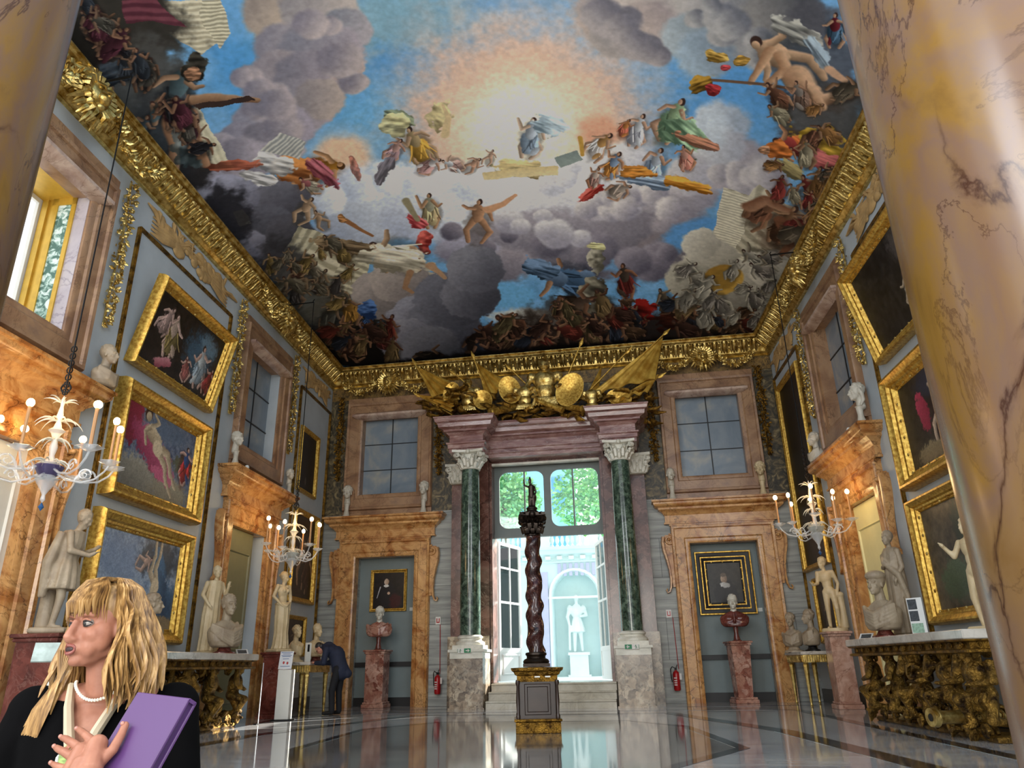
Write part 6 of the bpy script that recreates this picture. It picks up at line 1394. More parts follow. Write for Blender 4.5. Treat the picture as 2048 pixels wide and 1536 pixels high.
# ---------------------------------------------------------------- garden court outside
STUCCO = plain('pale_garden_stucco', 'd2eaec', 0.8, var=.06, scale=1.2)
STUCW = plain('white_garden_stone', 'e0f0f0', 0.8, var=.06, scale=2)
LILAC = plain('lilac_garden_stone', 'bcc2e2', 0.8, var=.05)
gt = MB().box(-16, 12, YB + .55, 45, .3, .54); S_(gt.build('ground', STUCW, smooth=0))
m = MB()
a0, a1, zs = -3.28, -1.58, 3.42; na = 14
m.box(-14, a0 - .0, 29, 29.8, .5, 5.1).box(a1, 9, 29, 29.8, .5, 5.1)
arc = [((a0 + a1) / 2 - .85 * math.cos(PI * i / na), zs + .85 * math.sin(PI * i / na)) for i in range(na + 1)]
m.rings([[(x, 29, z), (x, 29.8, z), (x, 29.8, 5.1), (x, 29, 5.1)] for x, z in arc])
m.box(a0, a1, 29.7, 29.8, .5, 4.5)
m.sweep([(-14, 29), (9, 29)], [(0, 4.62), (.05, 4.64), (.05, 4.7), (.02, 4.72), (.02, 4.86), (.12, 4.92), (.2, 4.96), (.22, 5.08), (.3, 5.12), (.3, 5.2), (0, 5.22)])
gw = tag(m.build('garden_wall', STUCCO, smooth=0), 'pale garden wall with an arched niche seen through the open doorway', 'wall')
m = MB()
m.tube([(x, 28.97, z) for x, z in [(a0 - .1, .6)] + [((a0 + a1) / 2 - .95 * math.cos(PI * i / na), zs + .95 * math.sin(PI * i / na)) for i in range(na + 1)] + [(a1 + .1, .6)]], .07, 6)
m.box(a0 - .3, a1 + .3, 28.93, 29, 3.3, 3.38)
for i in range(30): m.box(-8 + i * .45, -7.8 + i * .45, 28.82, 28.98, 4.75, 4.88)
m.build('arch_moulding', STUCW, gw, smooth=40)
MB().box(-3.95, -3.45, 28.9, 29.02, .5, 4.3).box(-1.3, -.9, 28.9, 29.02, .5, 4.3).build('pilaster', LILAC, gw, smooth=0)
m = MB()
for k in range(7): m.box(-3.05 + k * .22, -2.93 + k * .22, 28.94, 29, 4.42 - .5 + .22, 4.6)
m.build('frieze_panel', LILAC, gw, smooth=0)
rl = empty('stone_balustrade', (0, 29.2, 0), 0, 'pale stone balustrade along the top of the garden wall', 'balustrade')
MB().box(-9, 5, -.16, .16, 5.2, 5.28).box(-9, 5, -.18, .18, 5.86, 5.98).build('rail', STUCW, rl, smooth=0)
for x in (-8.1, -6.2, -4.3, -3.52, -1.62, .3): MB().box(x - .18, x + .18, -.15, .15, 5.26, 5.88).build('pier', STUCW, rl, smooth=0)
bm = MB().lathe([(.07, 0), (.07, .05), (.035, .09), (.08, .24), (.07, .32), (.035, .46), (.06, .52), (.07, .58)], 10)
b0 = None
for x0, n in ((-6.0, 8), (-4.05, 3), (-3.25, 7), (-1.36, 7)):
    for k in range(n):
        if b0 is None: b0 = bm.build('baluster', STUCW, rl, loc=(x0 + .2 * k, 0, 5.28))
        else:
            c = b0.copy(); COL.objects.link(c); c.parent = rl; c.location = (x0 + .2 * k, 0, 5.28)
gs = empty('garden_statue', (-2.43, 29.36, .5), R(8), 'pale armoured statue standing in the garden wall niche', 'statue')
MB().box(-.42, .42, -.3, .3, 0, .1).box(-.34, .34, -.26, .26, .1, .78).box(-.4, .4, -.3, .3, .78, .88).build('pedestal', STUCW, gs, smooth=0)
def _lm(m, pts, rad):
    for i in range(len(pts) - 1): m.cap(pts[i], pts[i + 1], rad[i], rad[i + 1], 12)
m = MB().ell((0, 0, 2.35), (.24, .16, .28), 14, 9).ell((0, 0, 2.0), (.19, .15, .2), 14, 9).lathe([(.2, 2.0), (.28, 1.68), (.29, 1.6), (.1, 1.6)], 20, wav=10, wa=.06, sy=.75)
_lm(m, [(-.1, 0, 1.7), (-.12, -.04, 1.3), (-.13, 0, .95)], [.11, .08, .06]); _lm(m, [(.1, 0, 1.7), (.13, .03, 1.3), (.16, .05, .95)], [.11, .08, .06])
_lm(m, [(-.26, 0, 2.5), (-.36, -.02, 2.15), (-.3, -.1, 1.85)], [.09, .07, .05]); _lm(m, [(.26, 0, 2.5), (.36, -.05, 2.2), (.12, -.22, 2.15)], [.09, .07, .05])
_lm(m, [(0, 0, 2.6), (0, -.01, 2.72)], [.07, .07]); m.ell((0, -.02, 2.84), (.1, .12, .14), 12, 9); m.tube([(-.3, -.1, 1.85), (-.32, -.06, .95)], .05, 8).ell((.26, -.06, 2.45), (.12, .1, .1), 10, 7).ell((-.26, -.02, 2.45), (.12, .1, .1), 10, 7)
m.build('figure', STUCW, gs, remesh=.025, its=2)
# trees behind the balustrade
def leafmat(n, cols):
    m, nt, b = base_mat(n, 0.7); v = coords(nt); ns = noise(nt, v, 2.5, 3)
    nt.links.new(ramp(nt, [(.35 + .3 * i / (len(cols) - 1), srgb(c)) for i, c in enumerate(cols)], ns.outputs[0]), b.inputs['Base Color']); return m
LEAF = leafmat('tree_leaves', ['3f7a52', '6cae74', 'a6d68c'])
BARK = plain('tree_bark', '6a6258', .8)
def tree(x, y, z, r, label, seed):
    t = empty('garden_tree', (x, y, .5), 0, label, 'tree', 'trees behind the garden wall')
    rs = np.random.RandomState(seed); m = MB(); n = 2600
    d = rs.randn(n, 3); d /= np.linalg.norm(d, axis=1)[:, None]; d *= (rs.rand(n, 1) ** .33) * r
    for p in d:
        q = np.array([p[0] * 1.25, p[1], p[2] + z - .5]) ; a = rs.rand(3) * 6; s = .09 + .08 * rs.rand()
        M = Matrix.Rotation(a[0], 3, 'X') @ Matrix.Rotation(a[1], 3, 'Z')
        vs = [Vector(q) + M @ Vector(u) * s for u in ((-1, 0, 0), (0, -.5, .1), (1, 0, 0), (0, .5, .1))]
        m.add(vs, [(0, 1, 2, 3)])
    f = m.build('foliage', LEAF, t, smooth=0); f['kind'] = 'stuff'
    MB().tube([(0, 0, 0), (.1, 0, z - 1.5), (0, 0, z)], [.22, .16, .08], 8).build('trunk', BARK, t)
tree(-1.3, 33, 8.0, 1.9, 'bushy green tree seen in the right transom light', 1)
tree(-6.0, 33.5, 8.2, 1.5, 'green tree seen in the left transom light', 2)
tree(3.4, 34, 8.2, 1.5, 'green tree at the right end of the garden balustrade', 3)
BLUEB = plain('sky_blue_facade', '8fc4e6', .8, var=.05)
m = MB().box(-9, -2.9, 38, 40, 0, 14)
bd = tag(m.build('garden_building', BLUEB, smooth=0), 'pale blue building front beyond the garden trees', 'building')
BSH = plain('blue_shutter', '5a98d0', .7)
for x in (-7.5, -5.6, -3.9):
    for z in (5.5, 8.5, 11): MB().box(x - .45, x + .45, 37.93, 38, z, z + 1.7).build('shutter', BSH, bd, smooth=0)
# ---------------------------------------------------------------- heads, busts and statues (all face local -y)
def head(m, M=None, s=1.0, hair='short', seed=0, neck=True):
    h = MB(); rn = random.Random(seed)
    h.ell((0, .012, .02), (.072, .09, .098), 18, 12)          # skull
    h.ell((0, -.03, -.045), (.055, .062, .072), 16, 10)       # jaw and face
    h.ell((0, -.072, -.098), (.024, .02, .018), 10, 6)         # chin
    h.tube([(0, -.088, .012), (0, -.1, -.012), (0, -.113, -.034), (0, -.098, -.044)], [.009, .0105, .014, .01], 8)   # nose
    h.ell((-.013, -.098, -.04), (.008, .008, .007), 6, 5).ell((.013, -.098, -.04), (.008, .008, .007), 6, 5)
    h.tube([(-.05, -.066, .018), (-.025, -.083, .026), (0, -.088, .02), (.025, -.083, .026), (.05, -.066, .018)], [.008, .011, .01, .011, .008], 8)  # brow
    h.ell((-.036, -.06, -.03), (.022, .022, .022), 8, 6).ell((.036, -.06, -.03), (.022, .022, .022), 8, 6)   # cheeks
    for sx in (-1, 1):
        h.ell((sx * .027, -.076, .004), (.012, .008, .0075), 8, 6)
        h.ell((sx * .073, .005, -.018), (.008, .018, .03), 8, 6)
    h.tube([(-.022, -.086, -.068), (0, -.095, -.064), (.022, -.086, -.068)], [.005, .0075, .005], 6)
    h.tube([(-.018, -.085, -.077), (0, -.092, -.079), (.018, -.085, -.077)], [.005, .0075, .005], 6)
    if neck: h.cap((0, .02, -.06), (0, .03, -.19), .05, .062, 12)
    if hair:
        h.ell((0, .024, .04), (.083, .095, .092), 16, 10)
        n = {'short': 60, 'curly': 110, 'long': 70, 'bun': 50}[hair]
        for i in range(n):
            a = rn.uniform(-PI * .95, PI * .95); e = rn.uniform(-.1, 1.4)
            x, y, z = .08 * math.sin(a) * math.cos(e), .024 + .092 * math.cos(a) * math.cos(e), .045 + .088 * math.sin(e)
            if y < -.05 and z < .07: continue
            r = {'short': .012, 'curly': .019, 'long': .014, 'bun': .013}[hair] * rn.uniform(.7, 1.2)
            h.ell((x, y, z), (r, r, r * .8), 6, 5)
        if hair == 'long':
            for sx in (-1, 1):
                h.tube([(sx * .075, 0, .03), (sx * .085, .03, -.05), (sx * .07, .04, -.13), (sx * .06, 0, -.2)], [.02, .026, .024, .012], 8)
        if hair == 'bun': h.ell((0, .12, .02), (.035, .035, .035), 10, 7)
    T = (M or Matrix.Identity(4)) @ Matrix.Diagonal((s, s, s, 1))
    return m.join(h, T)
def bust_chest(m, w=.22, drape=True, seed=0, z=-.2):
    # shoulders and chest below a head whose centre is z = 0
    rs = []
    for dz, rx, ry, cy in ((.03, .055, .05, .03), (.0, .4 * w + .04, .07, .035), (-.03, w * .86, .09, .04), (-.065, w * 1.12, .1, .04), (-.11, w * 1.24, .11, .035), (-.16, w * 1.22, .12, .02), (-.215, w * 1.16, .125, .01), (-.265, w * 1.0, .12, .01), (-.285, w * .8, .1, .01)):
        rs.append([(rx * math.copysign(abs(math.cos(q)) ** .75, math.cos(q)), cy + ry * math.copysign(abs(math.sin(q)) ** .85, math.sin(q)), z + dz) for q in [2 * PI * k / 28 for k in range(28)]])
    m.rings(rs[::-1])
    m.ell((-w * .45, -.065, z - .13), (w * .42, .05, .06), 12, 8).ell((w * .45, -.065, z - .13), (w * .42, .05, .06), 12, 8)
    if drape:
        rn = random.Random(seed)
        for k in range(5):
            t = k / 4
            m.tube([(-w * 1.15, -.0, z - .03 - .05 * t), (-w * .6, -.1, z - .09 - .1 * t), (w * .05, -.125, z - .13 - .12 * t), (w * .8, -.08, z - .06 - .14 * t), (w * 1.1, -.01, z - .03 - .12 * t)], [.024, .032, .036, .032, .024], 6)
        for k in range(3): m.tube([(w * .8, .02, z + .0 - .02 * k), (w * .62 - .03 * k, -.1, z - .08), (w * .4 - .05 * k, -.13, z - .2)], [.024, .024, .018], 6)
    return m
def socle(m, z, h, r=.07):
    return m.lathe([(r * 1.25, z - h), (r * 1.3, z - h + .02), (r * .95, z - h + .035), (r * .6, z - h * .5), (r * .75, z - .01), (r * .9, z)], 20)
def small_bust(loc, rz, label, group, seed=0, hair='curly', head_m=None, chest_m=None, s=1.0, turn=0.0, base_m=None, drape=True):
    t = empty('marble_bust', loc, rz, label, 'bust', group)
    zc_ = .58 * s
    m = MB(); head(m, TR(0, 0, zc_, rz=turn), s, hair, seed); m.build('head', head_m or WHITEM, t, remesh=.009 * s)
    m = MB(); bust_chest(m, .2, drape, seed); m.xf(TR(0, 0, zc_, s=s)); m.build('chest', chest_m or head_m or WHITEM, t, remesh=.012 * s)
    m = MB(); socle(m, .13 * s, .13 * s, .07 * s); m.build('socle', base_m or head_m or WHITEM, t)
    return t
def limb(m, pts, rad, n=12):
    for i in range(len(pts) - 1): m.cap(pts[i], pts[i + 1], rad[i], rad[i + 1], n)
def hand(m, p, d, s=1.0, curl=.4):
    p = Vector(p); d = Vector(d).normalized(); sd = d.cross(Vector((0, 0, 1)))
    sd = sd.normalized() if sd.length > .1 else Vector((1, 0, 0)); up = sd.cross(d)
    m.cap(p, p + d * .06 * s, .028 * s, .032 * s, 8)
    for k in range(4):
        o = sd * (k - 1.5) * .018 * s; q = p + d * .07 * s + o
        m.cap(q, q + (d - up * curl * .5) * .035 * s, .009 * s, .008 * s, 6); q2 = q + (d - up * curl * .5) * .035 * s
        m.cap(q2, q2 + (d - up * curl * 1.5) * .03 * s, .008 * s, .006 * s, 6)
    q = p + d * .02 * s - sd * .028 * s; m.cap(q, q + (d - sd * 1.2) * .03 * s, .011 * s, .009 * s, 6)
def drape_column(m, rings, folds=11, amp=.12, seed=0, n=60, twist=.6):
    # rings: (cx, cy, z, rx, ry)
    rn = random.Random(seed); ph = rn.uniform(0, 6); rs = []
    for i, (cx, cy, z, rx, ry) in enumerate(rings):
        t = i / (len(rings) - 1); r = []
        for j in range(n):
            a = 2 * PI * j / n
            f = 1 + amp * t ** .6 * math.sin(folds * a + ph + twist * t * 5) + amp * .5 * math.sin(folds * 2.3 * a + 2 * t + ph)
            r.append((cx + rx * f * math.cos(a), cy + ry * f * math.sin(a), z))
        rs.append(r)
    return m.rings(rs[::-1])
def torso(m, hipz, chz, hip=(.13, .1), ch=(.16, .11), tilt=0.0, lean=(0, 0)):
    m.ell((0, 0, hipz), (hip[0], hip[1], .12), 16, 10)
    m.ell((lean[0] * .5, lean[1] * .5, (hipz + chz) / 2), (hip[0] * .86, hip[1] * .85, (chz - hipz) * .5), 16, 10)
    m.ell((lean[0], lean[1], chz), (ch[0], ch[1], .15), 16, 10)

# --- venus with a cloth knotted at the hips, on a tall red pedestal (left, beside the far doorway)
def pedestal(name, loc, rz, w, h, mat, label, group=None, top=.06, taper=0.0):
    t = empty(name, loc, rz, label, 'pedestal', group)
    m = MB(); wt = w; wb = w * (1 - taper)
    m.rings([[(x * wb / 2, y * wb / 2, .14) for x, y in ((-1, -1), (1, -1), (1, 1), (-1, 1))], [(x * wt / 2, y * wt / 2, h - .1) for x, y in ((-1, -1), (1, -1), (1, 1), (-1, 1))]])
    m.build('shaft', mat, t, smooth=0)
    b = w * .5 + .05; m = MB().box(-b, b, -b, b, 0, .09, c=.01).box(-b + .025, b - .025, -b + .025, b - .025, .09, .14, c=.01); m.build('base', mat, t, smooth=0)
    b = w * .5 + .06; m = MB().box(-b + .03, b - .03, -b + .03, b - .03, h - .1, h - .05, c=.01).box(-b, b, -b, b, h - .05, h, c=.012); m.build('cap', mat, t, smooth=0)
    return t
ROSSOD = marble('dark_red_pedestal_marble', ['3a1a16', '5a2a24', '7a4036', '4a201c'], '9a7468', scale=3, vscale=3, rough=.15, vw=.03, vstr=.4, breccia=6)
pv = wl(16.1, 0, .75)
pedestal('marble_pedestal', pv, AL, .46, 1.33, ROSSOD, 'tall dark red marble pedestal behind the white notice stand')
t = empty('marble_statue', (pv[0], pv[1], 1.33), AL - R(30), 'white statue of a woman with a cloth round her hips, on the dark red pedestal', 'statue')
m = MB().box(-.2, .2, -.18, .18, 0, .07, c=.02); m.build('statue_base', WHITEM, t, smooth=0)
m = MB(); torso(m, .98, 1.28, (.125, .1), (.13, .095), lean=(-.02, .0))
m.ell((-.055, -.085, 1.3), .045, 10, 7).ell((.045, -.085, 1.3), .045, 10, 7)
m.cap((-.02, 0, 1.38), (-.02, -.01, 1.5), .05, .042)
limb(m, [(-.17, 0, 1.4), (-.24, .03, 1.18), (-.12, -.1, 1.0)], [.05, .042, .03]); hand(m, (-.12, -.1, 1.0), (.6, -.2, -.4))
limb(m, [(.14, 0, 1.4), (.2, .0, 1.15), (.14, -.06, .95)], [.05, .042, .03]); hand(m, (.14, -.06, .95), (0, -.2, -1))
m.ell((-.1, 0, 1.4), (.07, .05, .045), 10, 7).ell((.08, 0, 1.4), (.07, .05, .045), 10, 7)
head(m, TR(-.02, -.01, 1.6, rz=R(25), rx=R(14)), 1.0, 'bun', 3, False)
m.build('body', WHITEM, t, remesh=.012)
m = MB(); drape_column(m, [(0, 0, 1.05, .15, .12), (0, 0, .95, .165, .14), (.01, 0, .7, .16, .15), (.02, 0, .4, .15, .14), (.03, 0, .15, .17, .16), (.03, 0, .07, .19, .17)], 9, .1, 2)
m.tube([(-.16, -.05, 1.02), (0, -.15, .98), (.15, -.05, 1.05), (.08, .12, 1.04), (-.1, .12, 1.02), (-.16, -.05, 1.02)], .03, 8)
m.build('drapery', WHITEM, t, remesh=.012)

# --- notice stand (white square post with an angled notice)
t = empty('notice_stand', (-7.42, 15.55, 0), R(8), 'white square post holding a printed notice, in front of the dark red pedestal', 'stand')
MB().box(-.14, .14, -.12, .12, .02, .97, c=.006).build('post', WHITE, t, smooth=0)
MB().box(-.2, .2, -.18, .18, 0, .02).build('foot_plate', IRON, t, smooth=0)
m = MB().box(-.15, .13, -.004, .004, 0, .36); m.xf(TR(-.02, -.06, .98, rx=R(-14))); o = m.build('notice', plain('notice_paper', 'd9dce0', .5, var=.02), t, smooth=0)
NB = plain('notice_print_blue', '5a6f9a', .6); NR = plain('notice_print_red', 'b03a3a', .6)
m = MB()
for z, a, b in ((.33, -.13, .11), (.3, -.09, .07), (.27, -.12, .1), (.245, -.1, .08), (.2, -.08, .05), (.05, -.11, .09)): m.box(a, b, -.0055, -.004, z, z + .012)
m.xf(TR(-.02, -.06, .98, rx=R(-14))); m.build('printed_lines', NB, o, smooth=0)
m = MB().ell((-.05, -.005, .13), (.022, .001, .03), 8, 5).ell((.03, -.005, .12), (.022, .001, .03), 8, 5); m.xf(TR(-.02, -.06, .98, rx=R(-14))); m.build('printed_figures', NR, o)

# --- statue of a youth leaning on a stump, right wall, on a pale red pedestal
pr = (4.02, 17.35, 0)
PALER = marble('pale_red_pedestal_marble', ['8c6656', 'a9806e', 'c4a291', 'b59080'], '6a4034', scale=2.5, vscale=2, rough=.2, vw=.03)
pedestal('marble_pedestal', pr, AR, .4, 1.5, PALER, 'rosy marble pedestal at the far end of the right carved table')
t = empty('marble_statue', (pr[0], pr[1], 1.5), R(-25), 'small white statue of a nude youth leaning on a stump, on the rosy pedestal', 'statue')
MB().lathe([(.26, 0), (.27, .03), (.25, .07)], 24, sy=.7).build('statue_base', WHITEM, t)
m = MB(); torso(m, .83, 1.12, (.115, .09), (.135, .095), lean=(-.03, .0))
limb(m, [(-.06, 0, .8), (-.07, -.03, .45), (-.08, 0, .09)], [.085, .055, .036]); limb(m, [(.07, 0, .8), (.12, -.05, .46), (.1, .05, .09)], [.085, .052, .036])
for x in (-.08, .1): m.cap((x, .02, .09), (x - .02, -.1, .08), .035, .025)
m.cap((-.03, 0, 1.22), (-.04, -.01, 1.32), .05, .045)
limb(m, [(-.18, 0, 1.22), (-.2, -.02, 1.0), (-.26, -.17, .96)], [.05, .04, .03]); hand(m, (-.26, -.17, .96), (-.4, -.5, .6))
limb(m, [(.13, 0, 1.22), (.2, .05, .98), (.17, 0, .8)], [.05, .042, .032]); hand(m, (.17, 0, .8), (0, -.2, -1))
m.ell((-.1, 0, 1.22), (.08, .055, .05), 10, 7).ell((.07, 0, 1.22), (.08, .055, .05), 10, 7)
head(m, TR(-.05, -.01, 1.42, rz=R(-30), rx=R(12)), 1.0, 'curly', 4, False)
m.build('body', WHITEM, t, remesh=.012)
m = MB().tube([(.2, .06, .06), (.21, .05, .4), (.2, .05, .72)], [.085, .07, .075], 10); m.ell((.2, .04, .74), (.09, .08, .07), 10, 7); m.build('stump', WHITEM, t, remesh=.014)

# --- statue of a man in a tunic, left foreground bay
p1 = wl(8.95, 0, .62)
pedestal('marble_pedestal', p1, AL, .55, 1.45, ROSSOD, 'dark red marble pedestal under the tunic statue on the left')
t = empty('marble_statue', (p1[0], p1[1], 1.45), AL + R(15), 'weathered statue of a man in a short tunic bowing over his hands', 'statue')
m = MB().box(-.24, .24, -.22, .22, 0, .08, c=.02).tube([(.08, .16, .08), (.07, .17, .5), (.05, .14, .72)], [.11, .09, .07], 10); m.build('statue_base', GREYM, t, smooth=60, remesh=.02)
m = MB(); torso(m, .86, 1.2, (.13, .11), (.15, .12), lean=(0, -.05))
limb(m, [(-.08, 0, .8), (-.09, -.05, .46), (-.1, -.0, .1)], [.085, .058, .04]); limb(m, [(.08, 0, .8), (.1, .04, .46), (.11, .1, .1)], [.085, .058, .04])
m.cap((-.1, .02, .09), (-.12, -.11, .08), .038, .028).cap((.11, .1, .09), (.13, -.02, .08), .038, .028)
m.cap((0, -.06, 1.3), (0, -.1, 1.4), .055, .05)
for sx in (-1, 1):
    limb(m, [(sx * .17, -.05, 1.28), (sx * .2, -.1, 1.05), (sx * .07, -.3, 1.05 + .05 * sx)], [.055, .045, .032]); hand(m, (sx * .07, -.3, 1.05 + .05 * sx), (-.2 * sx, -.6, .4))
m.ell((-.1, -.05, 1.28), (.08, .06, .05), 10, 7).ell((.1, -.05, 1.28), (.08, .06, .05), 10, 7)
head(m, TR(0, -.13, 1.5, rx=R(26)), 1.05, 'short', 6, False)
m.build('body', GREYM, t, remesh=.013)
m = MB(); drape_column(m, [(0, -.04, 1.33, .17, .13), (0, -.03, 1.15, .18, .14), (0, 0, .95, .16, .13), (0, 0, .85, .2, .17), (0, 0, .62, .23, .2), (0, 0, .56, .235, .205)], 12, .07, 5)
m.tube([(-.17, .05, 1.3), (-.2, .14, .9), (-.16, .16, .45)], [.06, .08, .05], 8)
m.build('tunic', GREYM, t, remesh=.014)

# --- half length draped statue beside the far left doorway (behind the left bust)
p2 = wl(13.62, 0, .36)
t = empty('marble_statue', (p2[0], p2[1], 1.26), AL - R(25), 'creamy statue of a draped woman, behind the bust on the left carved table', 'statue')
MB().box(-.18, .18, -.16, .16, 0, .06, c=.015).build('statue_base', WHITEM, t, smooth=0)
m = MB(); torso(m, .95, 1.22, (.12, .1), (.14, .1), lean=(.02, 0))
m.cap((.02, 0, 1.3), (.03, -.01, 1.42), .048, .042)
limb(m, [(-.16, 0, 1.3), (-.22, .02, 1.08), (-.16, -.1, .9)], [.05, .042, .03]); hand(m, (-.16, -.1, .9), (.3, -.4, -.5))
limb(m, [(.18, 0, 1.3), (.24, -.06, 1.08), (.2, -.16, 1.22)], [.05, .042, .03]); hand(m, (.2, -.16, 1.22), (0, -.2, 1))
m.ell((-.08, 0, 1.3), (.08, .055, .05), 10, 7).ell((.1, 0, 1.3), (.08, .055, .05), 10, 7)
head(m, TR(.03, -.01, 1.52, rz=R(-20)), 1.0, 'bun', 8, False)
m.build('body', WHITEM, t, remesh=.012)
m = MB(); drape_column(m, [(.02, 0, 1.36, .13, .1), (.02, 0, 1.22, .165, .125), (0, 0, 1.0, .15, .13), (0, 0, .7, .17, .15), (0, 0, .3, .17, .15), (0, 0, .06, .18, .16)], 10, .09, 7); m.build('drapery', WHITEM, t, remesh=.013)

# --- right wall: draped statue behind the right bust
p3 = wr(13.72, 0, .36)
t = empty('marble_statue', (p3[0], p3[1], 1.26), AR + R(12), 'grey robed statue turned left, behind the capped bust on the right carved table', 'statue')
MB().box(-.18, .18, -.16, .16, 0, .06, c=.015).build('statue_base', GREYM, t, smooth=0)
m = MB(); torso(m, .95, 1.3, (.12, .1), (.15, .11))
m.cap((0, 0, 1.4), (0, -.02, 1.5), .05, .045); limb(m, [(-.17, 0, 1.38), (-.2, -.04, 1.15), (-.05, -.17, 1.12)], [.055, .045, .032]); hand(m, (-.05, -.17, 1.12), (.6, -.3, .2))
limb(m, [(.17, 0, 1.38), (.2, .02, 1.12), (.14, -.08, .95)], [.055, .045, .032]); hand(m, (.14, -.08, .95), (0, -.4, -.8))
head(m, TR(0, -.02, 1.62, rz=R(20)), 1.05, 'short', 9, False)
m.build('body', GREYM, t, remesh=.013)
m = MB(); drape_column(m, [(0, 0, 1.46, .11, .09), (0, 0, 1.36, .19, .13), (0, 0, 1.1, .17, .14), (0, 0, .8, .17, .15), (0, 0, .3, .18, .16), (0, 0, .06, .2, .17)], 9, .1, 9)
m.tube([(-.18, -.04, 1.35), (0, -.16, 1.2), (.17, -.06, 1.0), (.2, .03, .6)], [.05, .05, .06, .04], 8); m.build('robe', GREYM, t, remesh=.014)
# --- right wall near the big column: lower half of a pale statue
p4 = wr(11.05, 0, .36)
t = empty('marble_statue', (p4[0], p4[1], 1.26), AR + R(20), 'pale nude statue partly hidden by the big yellow column', 'statue')
MB().box(-.18, .18, -.16, .16, 0, .06, c=.015).build('statue_base', WHITEM, t, smooth=0)
m = MB(); torso(m, .78, 1.08, (.11, .09), (.13, .095))
limb(m, [(-.06, 0, .75), (-.08, -.04, .42), (-.06, 0, .08)], [.08, .05, .035]); limb(m, [(.06, 0, .75), (.08, .02, .42), (.1, .04, .08)], [.08, .05, .035])
limb(m, [(-.16, 0, 1.16), (-.24, -.05, .98), (-.3, -.12, 1.1)], [.048, .04, .03]); hand(m, (-.3, -.12, 1.1), (-.3, -.4, .7)); limb(m, [(.16, 0, 1.16), (.2, 0, .92), (.16, -.05, .72)], [.048, .04, .03]); hand(m, (.16, -.05, .72), (0, -.3, -1))
m.ell((0, 0, 1.17), (.15, .06, .05), 12, 7).cap((0, 0, 1.18), (0, 0, 1.28), .045, .045); head(m, TR(0, 0, 1.36), .95, 'curly', 10, False)
m.build('body', WHITEM, t, remesh=.013)

# --- niche busts on tapering pedestals
for i, (x, yb, lab, hm, cm) in enumerate(((-7.05, 20.15, 'left', CAPM, PINKB), (2.3, 20.1, 'right', CAPM, ROSSOD))):
    pedestal('marble_pedestal', (x, yb, 0), R(10) if i else 0, .46 if i else .5, 1.42, PINKB, ('tapering' if i else 'square') + ' red veined marble pedestal in the %s niche of the end wall' % lab, None, taper=.22 if i else .02)
    t = empty('marble_bust', (x, yb, 1.42), R(-8) if i else R(12), 'white headed bust with %s, in the %s niche of the end wall' % ('dark red armour' if i else 'a rosy cloak', lab), 'bust')
    m = MB(); head(m, TR(0, 0, .94), 1.5, 'short', 20 + i); m.build('head', hm, t, remesh=.011)
    m = MB(); bust_chest(m, .2, not i, 3); m.xf(TR(0, 0, .94, s=(1.45, 1.3, 1.25)))
    if i:
        m.cap((0, -.16, .66), (0, -.16, .46), .025, .025)
    m.build('chest', cm, t, remesh=.014, its=2)
    m = MB(); socle(m, .36, .36, .09); m.build('socle', ROSSOD, t)

# --- small heads standing on the door cornices
cg = 'small heads on the door cornices'
FADE = marble('pale_bust_marble', ['a39c8c', 'c2bcac', 'd8d3c6'], '7d766a', scale=3, vscale=2, rough=.45, vw=.02, vstr=.3)
def corn(fn, rz, items):
    for (loc, turn, lab, hr, s, mt, dr) in items:
        t = empty('marble_bust', loc, rz + turn, lab, 'bust')
        m = MB(); head(m, TR(0, 0, .44 * s), s, hr, len(lab)); m.build('head', mt, t, remesh=.01)
        m = MB()
        if dr: bust_chest(m, .17, True, 2); m.xf(TR(0, 0, .44 * s, s=s * .85)); m.build('chest', mt, t, remesh=.013)
        m = MB(); socle(m, .24 * s if not dr else .12 * s, .24 * s if not dr else .12 * s, .06 * s); m.build('socle', ROSSOD if dr else mt, t)
corn(None, 0, [((-8.2, YB - .22, 5.07), R(15), 'curly white head at the left end of the left niche cornice', 'curly', 1.6, FADE, False),
               ((-5.9, YB - .22, 5.07), R(-5), 'curly white head at the right end of the left niche cornice', 'curly', 1.6, FADE, False),
               ((1.08, YB - .22, 5.07), R(5), 'smooth white head at the left end of the right niche cornice', None, 1.6, FADE, False),
               ((3.45, YB - .22, 5.07), R(-15), 'dim curly head at the right end of the right niche cornice', 'curly', 1.6, WHITEM, False)])
corn(wl, AL, [(wl(14.1, 5.07, .24), R(-15), 'round pale head on the near end of the far left door cornice', 'curly', 1.3, FADE, False),
              (wl(17.1, 5.07, .24), R(-35), 'white face on the far end of the far left door cornice', 'short', 1.2, FADE, False),
              (wl(9.5, 5.07, .27), R(5), 'grey draped bust on the nearest left door cornice, above the chandelier', 'short', 1.35, GREYM, True)])
corn(wr, AR, [(wr(14.15, 5.07, .24), R(5), 'large white head with swept hair on the near end of the right door cornice', 'long', 1.45, FADE, False),
              (wr(17.1, 5.07, .24), R(10), 'white draped bust on the far end of the right door cornice', 'curly', 1.3, FADE, True)])
